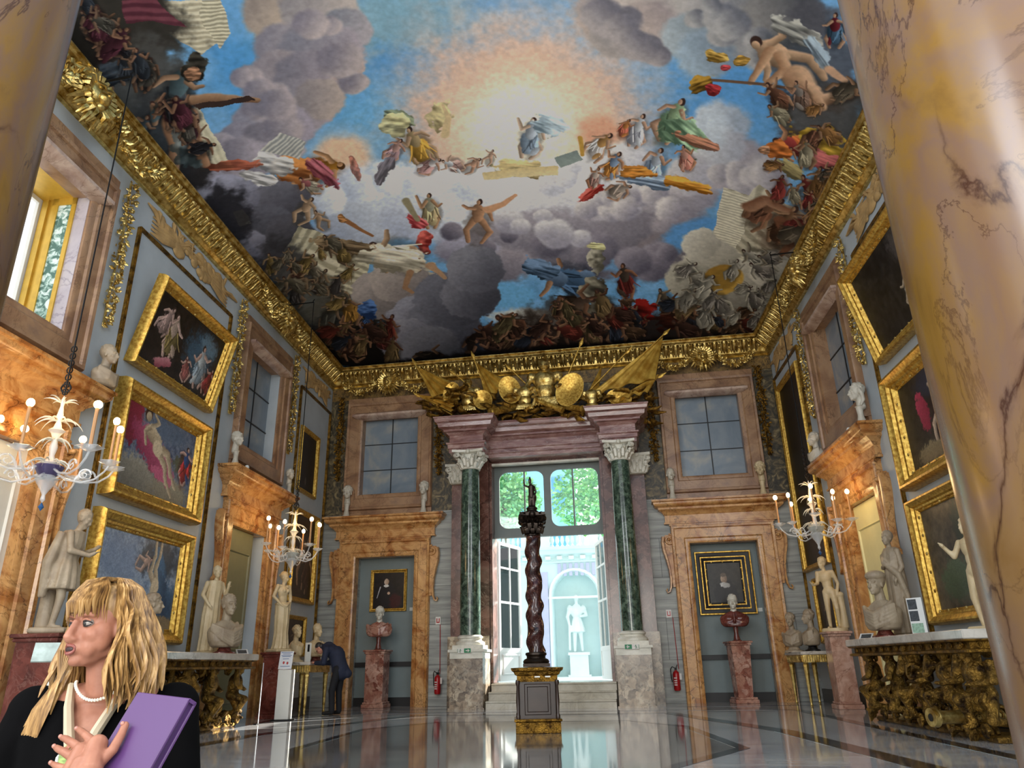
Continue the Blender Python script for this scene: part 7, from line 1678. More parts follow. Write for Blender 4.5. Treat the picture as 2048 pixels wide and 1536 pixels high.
# ---------------------------------------------------------------- carved tables, consoles, central column
def scroll(m, c, r, turns=1.6, rad=.03, plane='xz', s=1, n=18):
    pts = []
    for i in range(n):
        a = i / (n - 1) * turns * 2 * PI; q = r * (1 - i / (n + 3))
        u, v = s * q * math.cos(a), q * math.sin(a)
        pts.append((c[0] + u, c[1], c[2] + v) if plane == 'xz' else (c[0], c[1] + u, c[2] + v))
    return m.tube(pts, [rad * (1 - .6 * i / n) for i in range(n)], 6)
def carved_figure(s=1, seed=0, dirx=1):
    # kneeling figure carrying the slab on raised arms, local origin at the floor, faces -y
    m = MB(); m.ell((0, 0, .5), (.13, .11, .12), 14, 9).ell((.03 * dirx, -.03, .7), (.15, .12, .16), 14, 9).ell((.02 * dirx, 0, .6), (.12, .1, .14), 12, 8)
    limb(m, [(-.07, 0, .48), (-.15, -.22, .42), (-.14, -.08, .16)], [.085, .06, .045]); m.cap((-.14, -.06, .14), (-.16, -.2, .12), .04, .03)
    limb(m, [(.07, 0, .46), (.14, -.12, .2), (.12, .16, .16)], [.085, .06, .045])
    limb(m, [(-.16, -.03, .8), (-.26, -.08, .68), (-.2, -.06, .93)], [.06, .05, .04]); limb(m, [(.17, -.03, .8), (.25, -.1, .62), (.05, -.18, .58)], [.06, .05, .036])
    hand(m, (-.2, -.06, .93), (0, 0, 1)); hand(m, (.05, -.18, .58), (-1, 0, 0))
    m.cap((.03, -.03, .82), (.05, -.05, .92), .05, .05); head(m, TR(.06 * dirx, -.07, .94, rx=R(30), rz=R(25 * dirx)), .95, 'curly', seed, False)
    for k in range(6): m.tube([(-.14 + .05 * k, -.1, .5), (-.13 + .05 * k, -.16, .4), (-.16 + .06 * k, -.1, .28)], [.02, .025, .01], 6)
    return m
def carved_table(loc, rz, label, w=3.6, d=.95, figs=(-1.45, -.5, .5, 1.45), cannon=False):
    t = empty('carved_table', loc, rz, label, 'table', 'carved gilded tables along the side walls')
    m = MB().box(-w / 2 - .05, w / 2 + .05, -d / 2 - .05, d / 2, 1.15, 1.26, c=.012); m.build('marble_top', SLAB, t, smooth=0)
    ap = MB().box(-w / 2 + .03, w / 2 - .03, -d / 2 + .05, d / 2 - .02, 1.0, 1.15).sweep([(-w / 2, d / 2 - .05), (-w / 2, -d / 2), (w / 2, -d / 2), (w / 2, d / 2 - .05)], [(0, 1.12), (.03, 1.13), (.03, 1.15), (0, 1.15)])
    ap.sweep([(-w / 2 + .02, d / 2 - .05), (-w / 2 + .02, -d / 2 + .02), (w / 2 - .02, -d / 2 + .02), (w / 2 - .02, d / 2 - .05)], [(0, .99), (.04, 1.0), (.04, 1.03), (0, 1.04)])
    for k in range(14):
        x = -w / 2 + .2 + k * (w - .4) / 13; scroll(ap, (x, -d / 2 + .03, 1.08), .045, 1.3, .014, s=1 if k % 2 else -1, n=10)
    for k in range(4):
        y = -d / 2 + .15 + k * .22
        for sx in (-1, 1): scroll(ap, (sx * (w / 2 - .02), y, 1.08), .04, 1.3, .014, 'yz', n=10)
    ap.build('apron', GOLDD, t, smooth=50)
    for i, x in enumerate(figs):
        f = carved_figure(1, 30 + i, 1 if i % 2 else -1); f.xf(TR(x, -d / 2 + .22, .04, rz=R(20 if x > 0 else -20), s=(1.15, 1.1, 1.03)))
        f.build('carved_figure', GOLDB, t, remesh=.016)
    rn = random.Random(5 + cannon); ml = MB()
    for i in range(80):     # acanthus and scrollwork between the figures
        x = rn.uniform(-w / 2 + .1, w / 2 - .1); y = rn.uniform(-d / 2 + .1, d / 2 - .1); z = rn.choice((rn.uniform(.08, .3), rn.uniform(.78, 1.0)))
        if rn.random() < .5: scroll(ml, (x, y, z), rn.uniform(.05, .12), 1.4, rn.uniform(.02, .035), rn.choice(('xz', 'yz')), rn.choice((-1, 1)), 12)
        else:
            a = rn.uniform(0, 6); q = [(x, y, z)]
            for k in range(4): q.append((q[-1][0] + .06 * math.cos(a + k * .5), q[-1][1] - .02, q[-1][2] + .06 * math.sin(a + k * .5)))
            ml.tube(q, [.03, .045, .045, .03, .01], 6, flat=1.7)
    for x in (-w / 4, w / 4):
        ml.tube([(x, 0, .1), (x - .05, -.1, .4), (x + .05, -.05, .7), (x, 0, 1.0)], [.07, .05, .06, .08], 8)
    ml.build('scrollwork', GOLDB, t, smooth=60)
    b = MB().box(-w / 2 + .15, w / 2 - .15, -d / 2 + .18, d / 2 - .1, .0, .07, c=.02)
    for i in range(9): scroll(b, (-w / 2 + .25 + i * (w - .5) / 8, -d / 2 + .12, .12), .09, 1.4, .035, s=-1 if i % 2 else 1, n=12)
    b.build('plinth_scrolls', GOLDB, t, smooth=50)
    if cannon:
        c = MB().tube([(1.36, -d / 2 - .28, .25), (1.345, -d / 2 - .21, .25), (1.344, -d / 2 - .2, .25), (1.32, -d / 2 - .1, .25), (1.2, .2, .25), (1.18, .3, .25)], [.11, .115, .085, .075, .1, .11], 20)
        o = c.build('cannon_barrel', GOLD, t, smooth=50)
        MB().tube([(1.361, -d / 2 - .285, .25), (1.358, -d / 2 - .27, .25)], [.045, .045], 16).build('bore', BLACK, o)
    return t
lt = wl(12.35, 0, .62); ct1 = carved_table(lt, AL, 'gilded table carved with kneeling figures on the left, behind the purple folder')
rt = wr(12.25, 0, .62); ct2 = carved_table(rt, AR, 'gilded table carved with figures and a cannon barrel, beside the big yellow column', w=4.2, figs=(-1.75, -.85, .05, .95, 1.8), cannon=True)
def on_table(T, AZ, x, y, z=1.26):
    return (T[0] + x * math.cos(AZ) - y * math.sin(AZ), T[1] + x * math.sin(AZ) + y * math.cos(AZ), z)
def bust_big(loc, rz, label, head_m, chest_m, hair, seed, s=1.35, base=ROSSOD, turn=0.0, cap=False, sw=.175):
    t = empty('marble_bust', loc, rz, label, 'bust')
    hz = .16 + .44 * s
    m = MB(); head(m, TR(0, 0, hz, rz=turn), s, hair, seed)
    if cap: m.ell((0, .02, hz + .08 * s), (.1 * s, .115 * s, .06 * s), 16, 8)
    m.build('head', head_m, t, remesh=.01)
    m = MB(); bust_chest(m, sw, True, seed); m.xf(TR(0, 0, hz, s=s * .97)); m.build('draped_chest', chest_m, t, remesh=.012, its=1)
    m = MB().lathe([(.2, 0), (.2, .03), (.13, .05), (.1, .1), (.14, .15), (.17, .17), (.001, .17)], 24, sx=1.1, sy=.8); m.build('turned_base', base, t)
bust_big(on_table(lt, AL, 1.0, -.22), AL - R(32), 'stone bust in a draped cloak on a red base, on the left carved table', GREYM, GREYM, 'short', 41, 1.6)
bust_big(on_table(lt, AL, -1.15, .0), AL + R(30), 'curly stone bust behind the blonde hair, on the left carved table', GREYM, GREYM, 'curly', 44, 1.3)
bust_big(on_table(rt, AR, -1.15, -.2), AR + R(32), 'grey marble bust of a man in a cap and cloak, on the right carved table', GREYM, GREYM, 'short', 42, 1.55, cap=True)
# cards standing on the tables
CARD = plain('white_card', 'dfe2e0', .5, var=.02); PRINT = plain('dark_printed_picture', '3f454a', .5, var=.5, scale=40); PRG = plain('green_tinted_print', '8fae9a', .5, var=.4, scale=30)
t = empty('picture_card', on_table(rt, AR, .32, -.25), AR + R(40), 'tall white card with three small pictures, upright on the right carved table', 'card')
MB().box(-.11, .11, -.004, .004, 0, .5).build('card', CARD, t, smooth=0)
m = MB()
for z in (.34, .18): m.box(-.1, .03, -.006, -.003, z, z + .14)
m.build('printed_pictures', PRINT, t, smooth=0); MB().box(-.1, .07, -.006, -.003, .02, .15).build('printed_picture', PRG, t, smooth=0)
for i, (T, A, x, lab) in enumerate(((lt, AL, 1.62, 'small tilted label card at the far end of the left carved table'), (rt, AR, -1.8, 'small tilted label card at the far end of the right carved table'))):
    t = empty('label_card', on_table(T, A, x, -.3), A + (R(-40) if i == 0 else R(40)), lab, 'card')
    m = MB().box(-.12, .12, -.003, .003, 0, .12); m.xf(TR(rx=R(-40))); m.build('card', CARD, t, smooth=0)
    m = MB().box(-.09, .09, -.005, -.003, .02, .1); m.xf(TR(rx=R(-40))); m.build('printed_picture', PRINT, t, smooth=0)
# gilt wall consoles in the far corners
def console(loc, rz, label, w=1.5, d=.75):
    t = empty('gilt_console_table', loc, rz, label, 'table', 'slender gilt console tables')
    MB().box(-w / 2, w / 2, -d / 2, d / 2, 1.06, 1.13, c=.01).build('marble_top', SLAB, t, smooth=0)
    m = MB().box(-w / 2 + .03, w / 2 - .03, -d / 2 + .03, d / 2 - .02, .9, 1.06)
    for k in range(26):
        x = -w / 2 + .08 + k * (w - .16) / 25; m.box(x - .014, x + .014, -d / 2 + .018, -d / 2 + .03, .92, 1.04)
    for k in range(12):
        y = -d / 2 + .08 + k * (d - .16) / 11
        for sx in (-1, 1): m.box(sx * (w / 2 - .024) - .006, sx * (w / 2 - .024) + .006, y - .014, y + .014, .92, 1.04)
    m.build('fluted_apron', GOLD, t, smooth=0)
    leg = MB().lathe([(.025, 0), (.035, .03), (.02, .06), (.03, .1), (.055, .8), (.065, .84), (.05, .87), (.06, .9)], 12, wav=6, wa=.06)
    l0 = None
    for sx in (-1, 1):
        for sy in (-1, 1):
            p = (sx * (w / 2 - .1), sy * (d / 2 - .1), 0)
            if l0 is None: l0 = leg.build('leg', GOLD, t, loc=p)
            else: c = l0.copy(); COL.objects.link(c); c.parent = t; c.location = p
    return t
cl = (-8.02, 17.75, 0); console(cl, AL, 'slender gilt console table on the left, beside the bending man', 1.5, .8)
cr_ = (3.72, 18.95, 0); console(cr_, AR, 'slender gilt console table in the right far corner', 1.45, .72)
bust_big((-8.0, 17.15, 1.13), AL - R(25), 'white curly haired bust on the left gilt console', WHITEM, WHITEM, 'curly', 51, 1.15, base=WHITEM, sw=.12)
bust_big((-7.95, 18.2, 1.13), AL - R(30), 'pale bust on the left gilt console, behind the bending man', WHITEM, WHITEM, 'short', 52, 1.3, base=ROSSOD)
bust_big((3.45, 19.1, 1.13), AR + R(60), 'pale bare shouldered bust on the right gilt console, left of its pair', GREYM, GREYM, 'curly', 53, 1.25, base=GREYM, sw=.16)
bust_big((3.75, 18.55, 1.13), AR + R(5), 'pale bust in profile on the right gilt console, beside the rosy pedestal', GREYM, GREYM, 'curly', 54, 1.3, base=BLACK, sw=.15)
# picture easel stand / small white display on the console
t = empty('display_stand', (-7.72, 17.2, 1.13), AL - R(35), 'small white upright display stand on the left gilt console', 'stand')
MB().box(-.07, .07, -.02, .02, 0, .42, c=.006).build('panel', WHITE, t, smooth=0); MB().box(-.035, .02, -.024, -.019, .22, .38).build('dark_slot', BLACK, t, smooth=0)

# ---- central twisted column on its carved pedestal
t = empty('carved_pedestal', (-1.70, 12.35, 0), R(9), 'dark wooden pedestal with gilt bands carrying the twisted column in the middle of the room', 'pedestal')
m = MB().box(-.34, .34, -.34, .34, 0, .16, c=.01).box(-.36, .36, -.36, .36, .16, .2, c=.01); m.build('gilt_base', GOLDD, t, smooth=0)
m = MB().box(-.27, .27, -.27, .27, .2, .74)
for q in range(4):
    g = MB(); g.rframe(-.15, .15, .3, .64, [(0, 0), (.01, .02), (.04, .02), (.05, 0)]); g.xf(Matrix.Rotation(q * PI / 2, 4, 'Z') @ Matrix.Translation((0, -.27, 0))); m.join(g)
m.build('panelled_block', WOODD, t, smooth=0)
m = MB()
for sx in (-1, 1):
    for sy in (-1, 1): m.lathe([(.03, .2), (.035, .24), (.02, .27), (.03, .45), (.02, .66), (.035, .7), (.03, .74)], 10, c=(sx * .3, sy * .3, 0))
m.build('corner_balusters', WOODD, t)
m = MB().sweep([(-.3, -.3), (-.3, .3), (.3, .3), (.3, -.3)], [(0, .72), (0, .74), (.0, .8), (.04, .82), (.06, .86), (.09, .88), (.1, .91), (.1, .92), (-.2, .93)], closed=True, side=-1); m.box(-.31, .31, -.31, .31, .74, .92); m.build('gilt_cornice', GOLDD, t, smooth=0)
MB().box(-.04, .04, -.405, -.39, .78, .8).box(.12, .2, -.405, -.39, .78, .8).build('small_plate', WHITE, t, smooth=0)
t = empty('twisted_column', (-1.70, 12.35, .93), R(9), 'dark red marble twisted column carrying a bronze statuette, in the middle of the room', 'column')
MB().box(-.21, .21, -.21, .21, 0, .05).lathe([(.2, .05), (.21, .08), (.19, .11), (.15, .13), (.15, .16), (.17, .18), (.165, .21), (.13, .22)], 24).build('base', BRONZE, t, smooth=50)
m = MB(); rs = []; n = 24; H0, H1 = .22, 2.06
for i in range(90):
    f = i / 89; z = H0 + (H1 - H0) * f; tw = f * 2 * PI * 5.2; rr = .135 - .015 * f; off = .017
    rs.append([(off * math.cos(tw) + rr * (1 + .06 * math.cos(3 * (2 * PI * j / n) - tw * 1.5)) * math.cos(2 * PI * j / n), off * math.sin(tw) + rr * (1 + .06 * math.cos(3 * (2 * PI * j / n) - tw * 1.5)) * math.sin(2 * PI * j / n), z) for j in range(n)])
m.rings(rs); TWM = marble('dark_red_twisted_marble', ['170b0a', '26120f', '3a1b17', '1c0e0c'], '8a6458', scale=5, vscale=5, rough=.15, vw=.03, vstr=.5); m.build('twisted_shaft', TWM, t)
m = MB(); acanthus_capital(m, 2.08, 2.42, .12); m.build('capital', BRONZE, t, smooth=50)
t = empty('bronze_statuette', (-1.70, 12.35, 3.35), R(9), 'dark bronze statuette with one arm raised, on top of the twisted column', 'statuette')
m = MB().lathe([(.13, 0), (.13, .03), (.08, .06), (.1, .1), (.06, .13)], 16, sy=.9)
for (a, b2, r0, r1) in (((-.02, 0, .3), (-.03, 0, .12), .04, .028), ((.03, 0, .3), (.04, 0, .12), .04, .028), ((0, 0, .3), (0, 0, .46), .05, .055), ((0, 0, .48), (-.02, 0, .54), .022, .022),
                        ((-.05, 0, .47), (-.12, 0, .5), .02, .016), ((-.12, 0, .5), (-.13, 0, .6), .016, .01), ((.05, 0, .47), (.08, 0, .38), .02, .016), ((.08, 0, .38), (.05, -.03, .3), .016, .012), ((-.02, 0, .55), (-.02, 0, .585), .028, .03), ((-.02, 0, .6), (-.02, 0, .64), .025, .012)):
    m.cap(a, b2, r0, r1, 10)
m.ell((.02, .02, .28), (.07, .06, .1), 10, 8); m.build('figure', BRONZE, t, remesh=.008)
t = None
# plexiglass guard beside the left table
t = empty('clear_guard_panel', wl(14.28, 0, .72), AL, 'clear acrylic guard panel standing at the far end of the left carved table', 'panel')
MB().box(-.006, .006, -.5, .45, .02, 1.1).build('panel', PANE, t, smooth=0); MB().box(-.008, .008, -.505, -.495, .02, 1.1).build('edge_glint', plain('acrylic_edge_glint', 'cfd6da', .1, var=.02), t, smooth=0)  # pale edge strip carries the bright reflection in its colour
m = MB()
for y in (-.46, .4): m.box(-.05, .05, y - .03, y + .03, 0, .02)
m.build('foot', IRON, t, smooth=0)
# sign on a slanted stand at lower left
t = empty('sign_stand', (-4.86, 5.85, 0), R(35), 'small glossy plaque on a pale post behind the woman on the left', 'sign')
MB().tube([(0, 0, 0), (0, 0, 1.06)], .03, 10).build('post', WHITE, t); MB().lathe([(.14, 0), (.14, .015), (.03, .03)], 20).build('foot', WHITE, t)
m = MB().box(-.17, .17, -.008, .008, -.09, .09); m.xf(TR(0, -.02, 1.13, rx=R(-35))); m.build('plaque', plain('glossy_pale_plaque', 'b4c4bc', .08, var=.35, scale=8), t, smooth=0)
# ---------------------------------------------------------------- framed paintings
PROF_G = [(-.0, .05), (.015, .07), (.03, .065), (.05, .1), (.08, .11), (.1, .15), (.14, .17), (.17, .2), (.2, .2), (.22, .17), (.235, .12), (.235, 0), (0, 0)]
def prof_s(fw, dp): return [(o * fw / .235, p * dp / .2) for o, p in PROF_G]
def picture(name, loc, rz, w, h, fw, dp, paint, label, group=None, tilt=0.0, mat=None, res=170, cat='painting', cord=None):
    # w, h are the outer size of the frame ; loc = middle of the lower edge at the wall
    t = empty(name, loc, rz, label, cat, group)
    t.rotation_euler = (tilt, 0, rz); t.rotation_mode = 'XYZ'
    W, H = w - 2 * fw, h - 2 * fw
    m = MB().rframe(-W / 2, W / 2, fw, fw + H, prof_s(fw, dp)); fr = m.build('frame', mat or GOLDF, t, smooth=35)
    if fw > .15:
        b = MB(); n = int((W + H) * 7)
        for k in range(n):
            q = k / n * 2 * (W + H); o = fw * .1
            if q < W: p = (-W / 2 + q, fw - o)
            elif q < W + H: p = (W / 2 + o, fw + q - W)
            elif q < 2 * W + H: p = (W / 2 - (q - W - H), fw + H + o)
            else: p = (-W / 2 - o, fw + H - (q - 2 * W - H))
            b.ell((p[0], -dp * .36, p[1]), (.028, .016, .028), 6, 4)
        b.build('beaded_moulding', GOLD, fr, smooth=60)
    MB().box(-W / 2 - .02, W / 2 + .02, -dp * .12, 0, fw - .02, fw + H + .02).build('stretcher', WOODD, t, smooth=0)
    ny = res; nx = int(res * W / H); cv = Canvas(0, W, 0, H, nx, ny, seed=len(label) * 7 + int(w * 100), warp=.55)
    paint(cv, W, H); cv.grain(.16)
    pos = np.stack([cv.X - W / 2, np.full_like(cv.X, -dp * .2), cv.Y + fw], -1).reshape(-1, 3)
    painted_surface('canvas', cv, pos, OILS, t)
    return t
def bg(cv, *cols):
    t = np.clip(.5 + 1.3 * cv.n1, 0, .999)[..., None] * (len(cols) - 1); i = np.floor(t).astype(int); f = t - i
    C = np.array([hexc(c) for c in cols]); cv.C[:] = C[i[..., 0]] * (1 - f) + C[np.minimum(i[..., 0] + 1, len(cols) - 1)] * f
def el(rx, ry, a=0):
    c, s = math.cos(a), math.sin(a); return (rx * c, -ry * s, rx * s, ry * c)
def lying(cv, x, y, L, a, fl, sh, drap, dd):
    # a loose reclining form on coloured cloth
    c, s = math.cos(a), math.sin(a); P = lambda u, v: (x + L * (u * c - v * s), y + L * (u * s + v * c))
    cv.blob(*P(-.05, -.1), el(L * .55, L * .2, a), dd, .3, .6, 1, drap, (.3, .8))
    cv.blob(*P(.3, -.18), el(L * .25, L * .08, a + .3), drap, .3, .7, .9)
    cv.line([*P(-.05, 0), *P(.2, .1), *P(.42, -.05), *P(.62, -.1)], .085 * L, .03 * L, fl, 1, sh)
    cv.line([*P(-.05, -.03), *P(.22, -.04), *P(.4, -.18), *P(.6, -.25)], .08 * L, .03 * L, fl, 1, sh)
    cv.blob(*P(-.18, .05), el(L * .2, L * .1, a + .15), fl, .25, .3, 1, sh, (0, -.8)); cv.blob(*P(-.02, 0), el(L * .11, L * .1, a), fl, .25, .2)
    cv.line([*P(-.3, .1), *P(-.36, -.03), *P(-.24, -.14)], .045 * L, .025 * L, fl, 1, sh)
    cv.line([*P(-.28, .12), *P(-.2, .25), *P(-.34, .27)], .04 * L, .022 * L, fl, 1, sh)
    cv.blob(*P(-.44, .17), el(L * .085, L * .08), '3c241a', .3, .4); cv.blob(*P(-.42, .155), el(L * .06, L * .062), fl, .3, .2, 1, sh, (.5, -.6))
def pa_A(cv, W, H):      # dark scene with pale clusters
    bg(cv, '0d0b0c', '1a1614', '251c1a', '14171c')
    cv.blob(W * .72, H * .55, el(.5, .45), '3c5a70', .9, .7, .9); cv.blob(W * .8, H * .75, el(.3, .2), '6b8494', .8, .7, .7)
    cv.figure(W * .3, H * .55, R(95), H * .75, '8a7a4c', 'e2c2b4', 'c4ad9c', 3); cv.figure(W * .18, H * .68, R(70), H * .55, 'b59a92', 'dcbcae', None, 5)
    cv.figure(W * .78, H * .42, R(100), H * .75, 'a9bcc8', 'dcb8a8', 'c8d2d6', 9); cv.figure(W * .95, H * .3, R(80), H * .5, '8c3434', 'd0a898', None, 12)
    cv.blob(W * .3, H * .12, el(.26, .1, .3), '8a4450', .3, .7, 1, 'c48a90', (0, .9)); cv.figure(W * .6, H * .25, R(110), H * .45, 'a0625c', 'd8b4a4', None, 15)
def pa_B(cv, W, H):      # reclining pale form, pink cloth, grey rocks, blue distance
    bg(cv, '3c4454', '56627a', '707a8a', '4a4c54')
    cv.blob(W * .25, H * .15, el(.7, .35), '605c54', .4, .7, 1, '9c9686', (.2, .8)); cv.blob(W * .7, H * .1, el(.6, .3), '6c6456', .5, .7, 1, 'a49c84', (.2, .8)); cv.blob(W * .1, H * .85, el(.3, .5), '6c1c2c', .3, .4, 1, '94344a', (.5, .3))
    cv.blob(W * .6, H * .85, el(.6, .2), '58687c', .7, .6, .8); cv.blob(W * .85, H * .5, el(.3, .2), '5c5a3c', .5, .8, .8)
    lying(cv, W * .48, H * .58, W * .62, -.5, 'd2c0a0', '8c7c64', 'c0627e', '8a3450')
    cv.figure(W * .9, H * .55, R(85), H * .6, 'b83a3c', 'e0b8a8', '3c5c94', 4)
def pa_C(cv, W, H):      # cloudy blue, pale form at right
    bg(cv, '5c6c84', '8496ae', 'a4b0c0', '70809a')
    cv.blob(W * .25, H * .7, el(.6, .4), '7c8ca6', .8, .7, .9); cv.blob(W * .2, H * .2, el(.5, .3), 'a8b4c4', .6, .8, .8); cv.blob(W * .75, H * .8, el(.6, .35), '3c4048', .8, .6, .9)
    cv.blob(W * .9, H * .2, el(.4, .5), '2c4054', .5, .6, 1, '46688a', (0, .7)); lying(cv, W * .72, H * .5, W * .5, 1.9, 'd8c4a2', '94826a', '4a6c8c', '2c4460')
    cv.figure(W * .55, H * .72, R(20), H * .4, 'c8a090', 'ddb8a4', None, 7, nude=True); cv.blob(W * .9, H * .06, el(.3, .12), '8c7a60', .4, .7)
def pa_D(cv, W, H):
    bg(cv, '080808', '0e0c0b', '14110e'); cv.blob(W * .45, H * .16, el(.05, .12), '6c645c', .5, .4, .7)
def pa_E(cv, W, H):
    bg(cv, '14100d', '2a2018', '3c2e20'); cv.figure(W * .5, H * .5, R(100), H * .7, '3c3c44', 'b89470', '5c3428', 5, nude=True); cv.figure(W * .75, H * .35, R(70), H * .6, '4c3428', 'b08c6c', None, 8)
def pa_F(cv, W, H):
    bg(cv, '1c1612', '30261c', '443628'); cv.figure(W * .5, H * .4, R(90), H * .6, '4c3c30', '9c8468', None, 6)
def pa_R1(cv, W, H):
    bg(cv, '0f0e0f', '1c1a1a', '2c2826'); cv.blob(W * .75, H * .8, el(.35, .3), '5c5450', .8, .8, .7)
    cv.figure(W * .84, H * .42, R(95), H * .75, 'a89c8c', 'd0bca4', 'b8a898', 14, nude=True); cv.figure(W * .62, H * .3, R(85), H * .5, '8c8474', 'c4b094', None, 17)
def pa_R2(cv, W, H):
    bg(cv, '1c1614', '2c2622', '3a3028'); cv.blob(W * .5, H * .85, el(.6, .25), '2c3040', .6, .6, .9)
    cv.blob(W * .3, H * .55, el(.18, .35, .3), '7c1e34', .25, .6, 1, 'b8405a', (-.3, .7)); cv.figure(W * .55, H * .5, R(80), H * .8, '8c2438', 'd8bca0', 'c8ac90', 20, nude=True)
    cv.blob(W * .6, H * .22, el(.14, .2), 'a0303c', .25, .7, 1, 'cc5c64', (-.3, .7)); cv.blob(W * .3, H * .1, el(.5, .15), '6c5a40', .5, .8, 1, '8c7c5c', (0, .8))
def pa_R3(cv, W, H):
    bg(cv, '2c2a28', '4c4438', '5c5244'); cv.blob(W * .8, H * .7, el(.3, .12, .3), '24346c', .3, .6, 1, '3c5490', (0, .8)); cv.blob(W * .3, H * .25, el(.5, .3), '3c4a3a', .5, .7, 1, '586a50', (0, .7))
    lying(cv, W * .62, H * .5, W * .55, -1.1, 'bfa88c', '7a6450', '3c4a40', '2c362e'); cv.figure(W * .75, H * .82, R(150), H * .4, '8c7464', 'c0a088', None, 4)
def pa_P1(cv, W, H):
    bg(cv, '0c0b0b', '151212', '1c1614'); cv.blob(W * .45, H * .4, el(W * .26, H * .38), '16161a', .2, .3); cv.blob(W * .72, H * .2, el(W * .2, H * .2), '3c1416', .4, .5); cv.blob(W * .42, H * .74, el(W * .08, H * .09), 'd8c4b0', .25, .2, 1, '9c8068', (.8, 0))
    cv.blob(W * .42, H * .63, el(W * .09, H * .04), 'd8d6d0', .3, .5); cv.line([W * .22, H * .6, W * .12, H * .3], .02, .012, 'b8b8bc'); cv.blob(W * .5, H * .42, el(W * .05, H * .04), 'c8a890', .3)
def pa_P2(cv, W, H):
    bg(cv, '1c1c1a', '262622', '2e2c28'); cv.blob(W * .5, H * .2, el(W * .36, H * .36), '121214', .2, .2); cv.blob(W * .48, H * .6, el(W * .1, H * .13), 'b8a088', .25, .2, 1, '6c5848', (.8, -.3)); cv.blob(W * .5, H * .44, el(W * .17, H * .07, -.2), 'c8c8c4', .3, .4, 1, '8c8c88', (.8, 0))
    cv.blob(W * .47, H * .7, el(W * .09, H * .05), '5c5044', .4, .3)
ga = 'gilt framed pictures on the side walls'
picture('framed_painting', wl(11.62, 5.9), AL, 2.8, 1.68, .2, .2, pa_A, 'topmost painting on the left wall, dark with pale figures, its gilt frame leaning forward', ga, tilt=R(13))
picture('framed_painting', wl(11.6, 3.6), AL, 2.88, 1.98, .28, .26, pa_B, 'middle painting on the left wall, a pale reclining form on pink cloth', ga)
picture('framed_painting', wl(11.58, 1.42), AL, 2.86, 1.98, .26, .22, pa_C, 'lowest painting on the left wall, blue clouds with a pale form at right', ga)
picture('framed_painting', wl(18.75, 5.45), AL, 1.35, 1.8, .12, .1, pa_D, 'nearly black upright painting high beside the far left corner', ga, res=110)
picture('framed_painting', wl(18.95, 2.6), AL, 1.75, 2.4, .14, .12, pa_E, 'brown upright painting in the far left corner behind the chandelier', ga)
picture('framed_painting', wl(18.75, 1.28), AL, 1.5, 1.0, .1, .08, pa_F, 'small dark painting just above the left gilt console', ga, res=110)
picture('framed_painting', wr(11.7, 5.88), AR, 2.95, 1.8, .2, .2, pa_R1, 'topmost painting on the right wall, black with pale figures, leaning forward', ga, tilt=R(13))
picture('framed_painting', wr(11.65, 3.55), AR, 2.98, 1.98, .28, .26, pa_R2, 'middle painting on the right wall with crimson cloths', ga)
picture('framed_painting', wr(11.75, 1.42), AR, 2.98, 1.98, .22, .2, pa_R3, 'lowest painting on the right wall with a blue cloth', ga)
picture('framed_painting', wr(19.0, 3.0), AR, 2.1, 4.95, .14, .12, pa_D, 'very tall nearly black painting beside the far right corner', ga, res=220)
picture('framed_painting', wr(18.9, 1.3), AR, 1.4, 1.5, .1, .08, pa_F, 'dark brown painting behind the standing youth statue', ga, res=110)
picture('framed_portrait', (-7.05, YB + .45, 2.45), 0, 1.08, 1.16, .09, .08, pa_P1, 'small gilt framed portrait of a person in black, in the left niche', None, res=200)
t = picture('framed_portrait', (2.25, YB + .45, 2.1), 0, 1.45, 1.62, .3, .12, pa_P2, 'portrait with white collar in a broad black and gold frame, right niche', None, mat=BLACK, res=200)
fr = [k for k in kids(t) if k.name.startswith('frame')][0]
m = MB()
for o, p in ((.03, .045), (.13, .085), (.26, .115)):
    m.rframe(-.425, .425, .3, 1.32, [(o, p), (o + .012, p + .02), (o + .035, p + .02), (o + .045, p), (o, p - .02)])
m.build('gilt_bands', GOLDF, fr, smooth=30)
for x, s, lab in ((-6.35, 2.5, 'left'), (3.05, 2.2, 'right')):
    t = MB().box(-.07, .07, -.006, 0, -.045, .045).build('caption_plate', plain('caption_card', 'c9cdc8', .5, var=.02), loc=(x, YB + .45, s), smooth=0)
    tag(t, 'small white caption plate beside the portrait in the %s niche' % lab, 'label')
# relief trophies painted in tan over the side panels
def relief(loc, rz, w, h, label, seed):
    t = empty('trophy_relief', loc, rz, label, 'relief'); rn = random.Random(seed); m = MB()
    for k in range(26):
        x = rn.uniform(-w * .42, w * .42); z = h * .5 + rn.uniform(-.25, .25) * h * (1 - abs(x) / w)
        m.ell((x, -.01, z), (rn.uniform(.08, .22), .05, rn.uniform(.07, .16)), 10, 6)
    for k in range(26):
        a = rn.uniform(.15, PI - .15); x = rn.uniform(-w * .42, w * .42); L = rn.uniform(.35, .6)
        q = [(x, -.01, h * .45), (x + L * .6 * math.cos(a), -.03, h * .45 + L * .5 * math.sin(a)), (x + L * math.cos(a) * 1.3, -.02, h * .45 + L * .62 * math.sin(a))]
        m.tube(q, [.03, .045, .012], 6, flat=.5 + rn.random())
    for sx in (-1, 1):
        for k in range(5): m.tube([(sx * w * .12, -.01, h * .5), (sx * w * (.28 + .02 * k), -.04, h * (.62 - .12 * k)), (sx * w * .47, -.01, h * (.55 - .12 * k))], [.05, .07, .015], 6, flat=.4)
    m.v = [(x, min(y, 0.0), z) for x, y, z in m.v]; m.build('relief', TAN, t, smooth=60); return t
relief(wl(11.8, 8.4, .01), AL, 3.2, .7, 'tan painted trophy of arms above the left wall pictures', 3)
